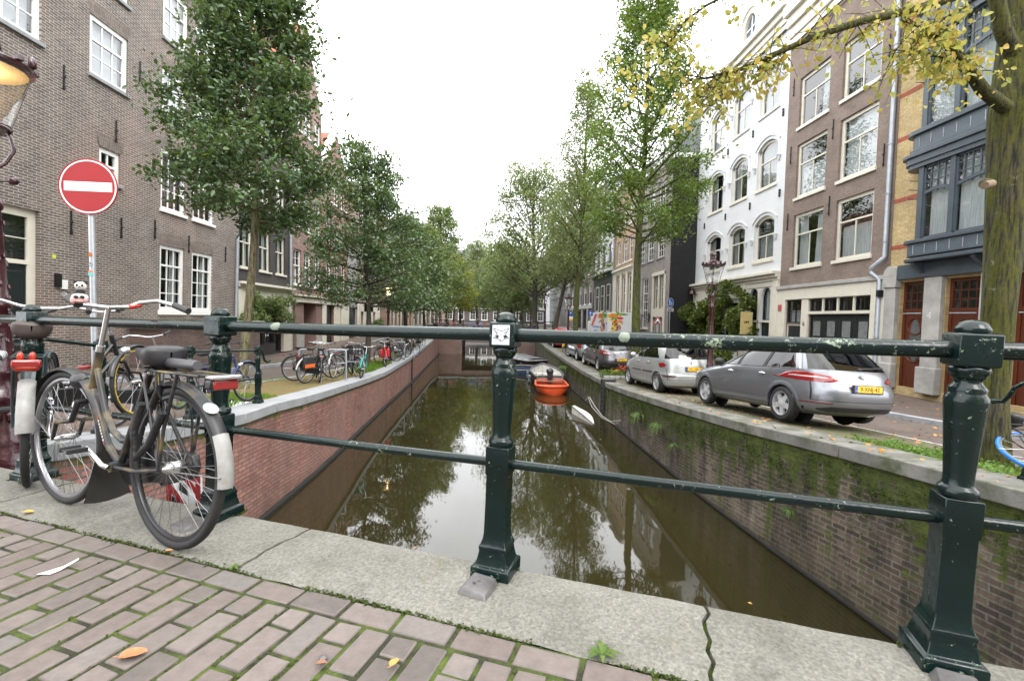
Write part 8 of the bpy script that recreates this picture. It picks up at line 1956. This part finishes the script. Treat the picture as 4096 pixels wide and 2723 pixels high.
blh=simple('boat_blue_hull',(.07,.13,.26),.45,var=.2,ns=3)
hull('blue_boat','small blue dinghy tilted low in the water behind the white boat',(pxX(2158,29.2),28.8,WZ-.02),R(140),2.6,1.3,.42,blh,simple('blue_inside',(.05,.08,.14),.6),simple('grey_wood_rim',(.17,.15,.13),.7),bow=2.6,stern=.8,tilt=(R(-10),R(3)))
cb_,st=hull('covered_boat','dark boat under a black grey tarpaulin, farthest of the moored boats',(pxX(2150,33.),32.4,WZ),R(118),5.0,2.0,.55,dhull,dhull,simple('boat_pale_rim',(.36,.36,.36),.5),bow=2.4,stern=.85,sheer=.2)
mb=MB(); vs=[];fs=[]; m=9; rg=random.Random(6)
for (x,w,zg,zk) in st:
    for k in range(m): y=-w+2*w*k/(m-1); vs.append((x,y*1.02,zg+.03+.30*(1-(y/w)**2)*(1-abs(x/5.-.45)*1.2)+rg.uniform(-.03,.03)))
for i in range(len(st)-1):
    for k in range(m-1): fs.append((i*m+k,(i+1)*m+k,(i+1)*m+k+1,i*m+k+1))
mb.add(vs,fs); mb.build('tarpaulin',tarp,cb_,smooth=70)
for k in range(5):
    x=.6+.85*k; mb=MB(); mb.lathe([(.02,-.2),(.10,-.15),(.10,.15),(.02,.2)],10,M=Matrix.Translation((x,.98,.2))); mb.build('fender',simple('black_fender',(.02,.02,.022),.5),cb_)
# half sunken white boat: its bow stands out of the water
sb=thing('sunken_boat','white bow of a half sunken boat sticking out of the water by the right wall','boat',(0,0,0))
A=rp(2289,1640,17.6); Bp=rp(2373,1699,14.2); Cp=rp(2308,1620,18.2); A.z=WZ; Bp.z=WZ; 
A=gz(2287,1652,WZ); Bp=gz(2374,1701,WZ); Cp=gz(2330,1650,WZ)
mid=(A+Bp)/2; n=12; mb=MB(); vs=[];fs=[]
ax=(Bp-A); per=Vector((-ax.y,ax.x,0)).normalized()
if per.x<0: per=-per
for i in range(n+1):
    f=i/n; w=.42*math.sin(PI*min(1,(1-f)*.62+.02)); zt=.24*(1-f)**.8+.03; p=A+ax*f
    vs+= [tuple(p+Vector((0,0,-.05))),tuple(p+Vector((0,0,zt))),tuple(p+per*w*.25+Vector((0,0,zt+.02))),tuple(p+per*w+Vector((0,0,zt*.55))),tuple(p+per*w*1.02+Vector((0,0,-.05)))]
for i in range(n):
    for k in range(4): fs.append((i*5+k,i*5+k+1,(i+1)*5+k+1,(i+1)*5+k))
fs.append((0,1,2,3,4)); mb.add(vs,fs); mb.build('bow',wht,sb,smooth=40); mb=MB(); mb.tube([vs[i*5+1] for i in range(n+1)],.025,6); mb.build('gunwale',simple('boat_grey_rim',(.1,.1,.105),.5),sb)
# red and white warning board behind the near bicycle, below the railing
fw=thing('waterway_sign','red and white striped waterway sign seen through the near rear wheel','sign',tuple((lambda d:d*(1.87/d.dot(nv))+Vector((0,0,CZ)))(FW+RT*((735-CX)/F_PX)-UP*((2010-CY)/F_PX))),BA)
mb=MB(); mb.bx(-.13,.13,0,.012,-.17,.17); mb.build('panel',SWH,fw,bevel=.004); Mw=basis((0,-.002,0),(1,0,0),(0,0,1),(0,-1,0)); mb=MB()
for P in ([(-.13,.135),(.13,.135),(.13,.17),(-.13,.17)],[(-.13,-.17),(-.095,-.17),(-.095,.135),(-.13,.135)],[(.095,-.17),(.13,-.17),(.13,.135),(.095,.135)],[(-.095,.05),(-.095,.095),(.095,-.06),(.095,-.105)],[(.0,.135),(.05,.135),(.095,.10),(.095,.06)]): mb.prism(P,0,.002,0,Mw)
mb.build('red_stripes',SRED,fw); mb=MB(); mb.prism([(-.085,-.16),(-.03,-.16),(-.03,.0),(-.085,.03)],.001,.003,0,Mw); mb.prism([(-.03,.07),(.04,.045),(.02,.10),(-.02,.12)],.001,.003,0,Mw); mb.build('black_symbol',BLACK,fw)
# ------------------------------------------------------------------ the far bridge
fb_=thing('far_bridge','low brick bridge crossing the canal in the distance with a green railing','bridge',(0,44.,0))
brf=brick('far_bridge_brick',(.19,.11,.095),(.25,.15,.13),(.22,.19,.17),.215,.064,.009)
mb=MB(); mb.bx(-6,-3.3,0,5,-3.5,-.35); mb.bx(1.5,5,0,5,-3.5,-.35); mb.bx(-3.3,1.5,0,5,-.95,-.35); mb.build('abutment',brf,fb_,smooth=0)
mb=MB(); mb.bx(-30,30,-.15,9,-.38,-.24); mb.build('deck',stone,fb_)
for z in (.28,.70):
    mb=MB(); mb.tube([(-6,-.02,z),(5.2,-.02,z)],.03,8); mb.build('rail',GP2,fb_)
for k in range(9):
    mb=MB(); mb.sqlathe([(.07,-.26),(.07,-.1),(.045,-.06),(.045,.2)],0,Matrix.Translation((-6+1.4*k,-.02,0))); mb.lathe([(.035,.2),(.055,.5),(.035,.58),(.05,.6)],10,0,Matrix.Translation((-6+1.4*k,-.02,0))); mb.sqlathe([(.055,.6),(.055,.76),(.02,.8)],0,Matrix.Translation((-6+1.4*k,-.02,0))); mb.build('post',GP,fb_)
# scooters and a small light at the far left corner
def scooter(label,loc,rot,col):
    r_=thing('motor_scooter',label,'scooter',loc,rot); mb=MB(); mb.lathe([(.1,-.05),(.24,-.05),(.24,.05),(.1,.05)],16,cap=False,M=Matrix.Translation((0,0,.24))@Matrix.Rotation(R(90),4,'X')); mb.lathe([(.1,-.05),(.24,-.05),(.24,.05),(.1,.05)],16,cap=False,M=Matrix.Translation((1.25,0,.24))@Matrix.Rotation(R(90),4,'X')); mb.build('wheel',TYRE,r_)
    mb=MB(); mb.bx(-.15,.5,-.16,.16,.35,.72); mb.bx(.4,.95,-.15,.15,.22,.3); mb.bx(.92,1.1,-.2,.2,.25,.95); mb.build('body',col,r_,bevel=.05); mb=MB(); mb.bx(-.2,.5,-.15,.15,.73,.82); mb.build('seat',SADDLE,r_,bevel=.03); mb=MB(); mb.tube([(1.02,-.33,1.05),(1.0,0,1.0),(1.02,.33,1.05)],.02,6); mb.build('handlebar',BBLACK,r_)
scooter('black motor scooter parked near the far bridge on the left',(pxX(1715,41.),41.,zL(-6,41.)),R(60),BBLACK)
scooter('pale blue motor scooter beside the black one on the left quay',(pxX(1683,39.),39.,zL(-6,39.)),R(80),simple('pale_blue_paint',(.3,.42,.5),.35))
# a row of houses behind the photographer, seen only as reflections
bh=House('house','brick house across the street behind the bridge','L',0,0,26,0.,13.,b1); bh.sd=1; bh.root.rotation_euler=(0,0,0); bh.root.location=(-20,-17,0)
for c in range(8):
    for z in (.8,4.,7.4,10.): bh.window(.8+3.2*c,2.2+3.2*c,z,z+2.1,((.4,2,1),(.6,2,2)),fm=WHITEP,lod=1)
bh.finish()
bh=House('house','cream house across the street behind the bridge on the right','L',0,0,22,0.,12.,simple('cream_plaster',(.5,.42,.3),.8)); bh.sd=1; bh.root.rotation_euler=(0,0,0); bh.root.location=(6.2,-17.6,0)
for c in range(6):
    for z in (.8,4.,7.4): bh.window(.8+3.4*c,2.2+3.4*c,z,z+2.1,((.4,2,1),(.6,2,2)),fm=WHITEP,lod=1)
bh.finish()
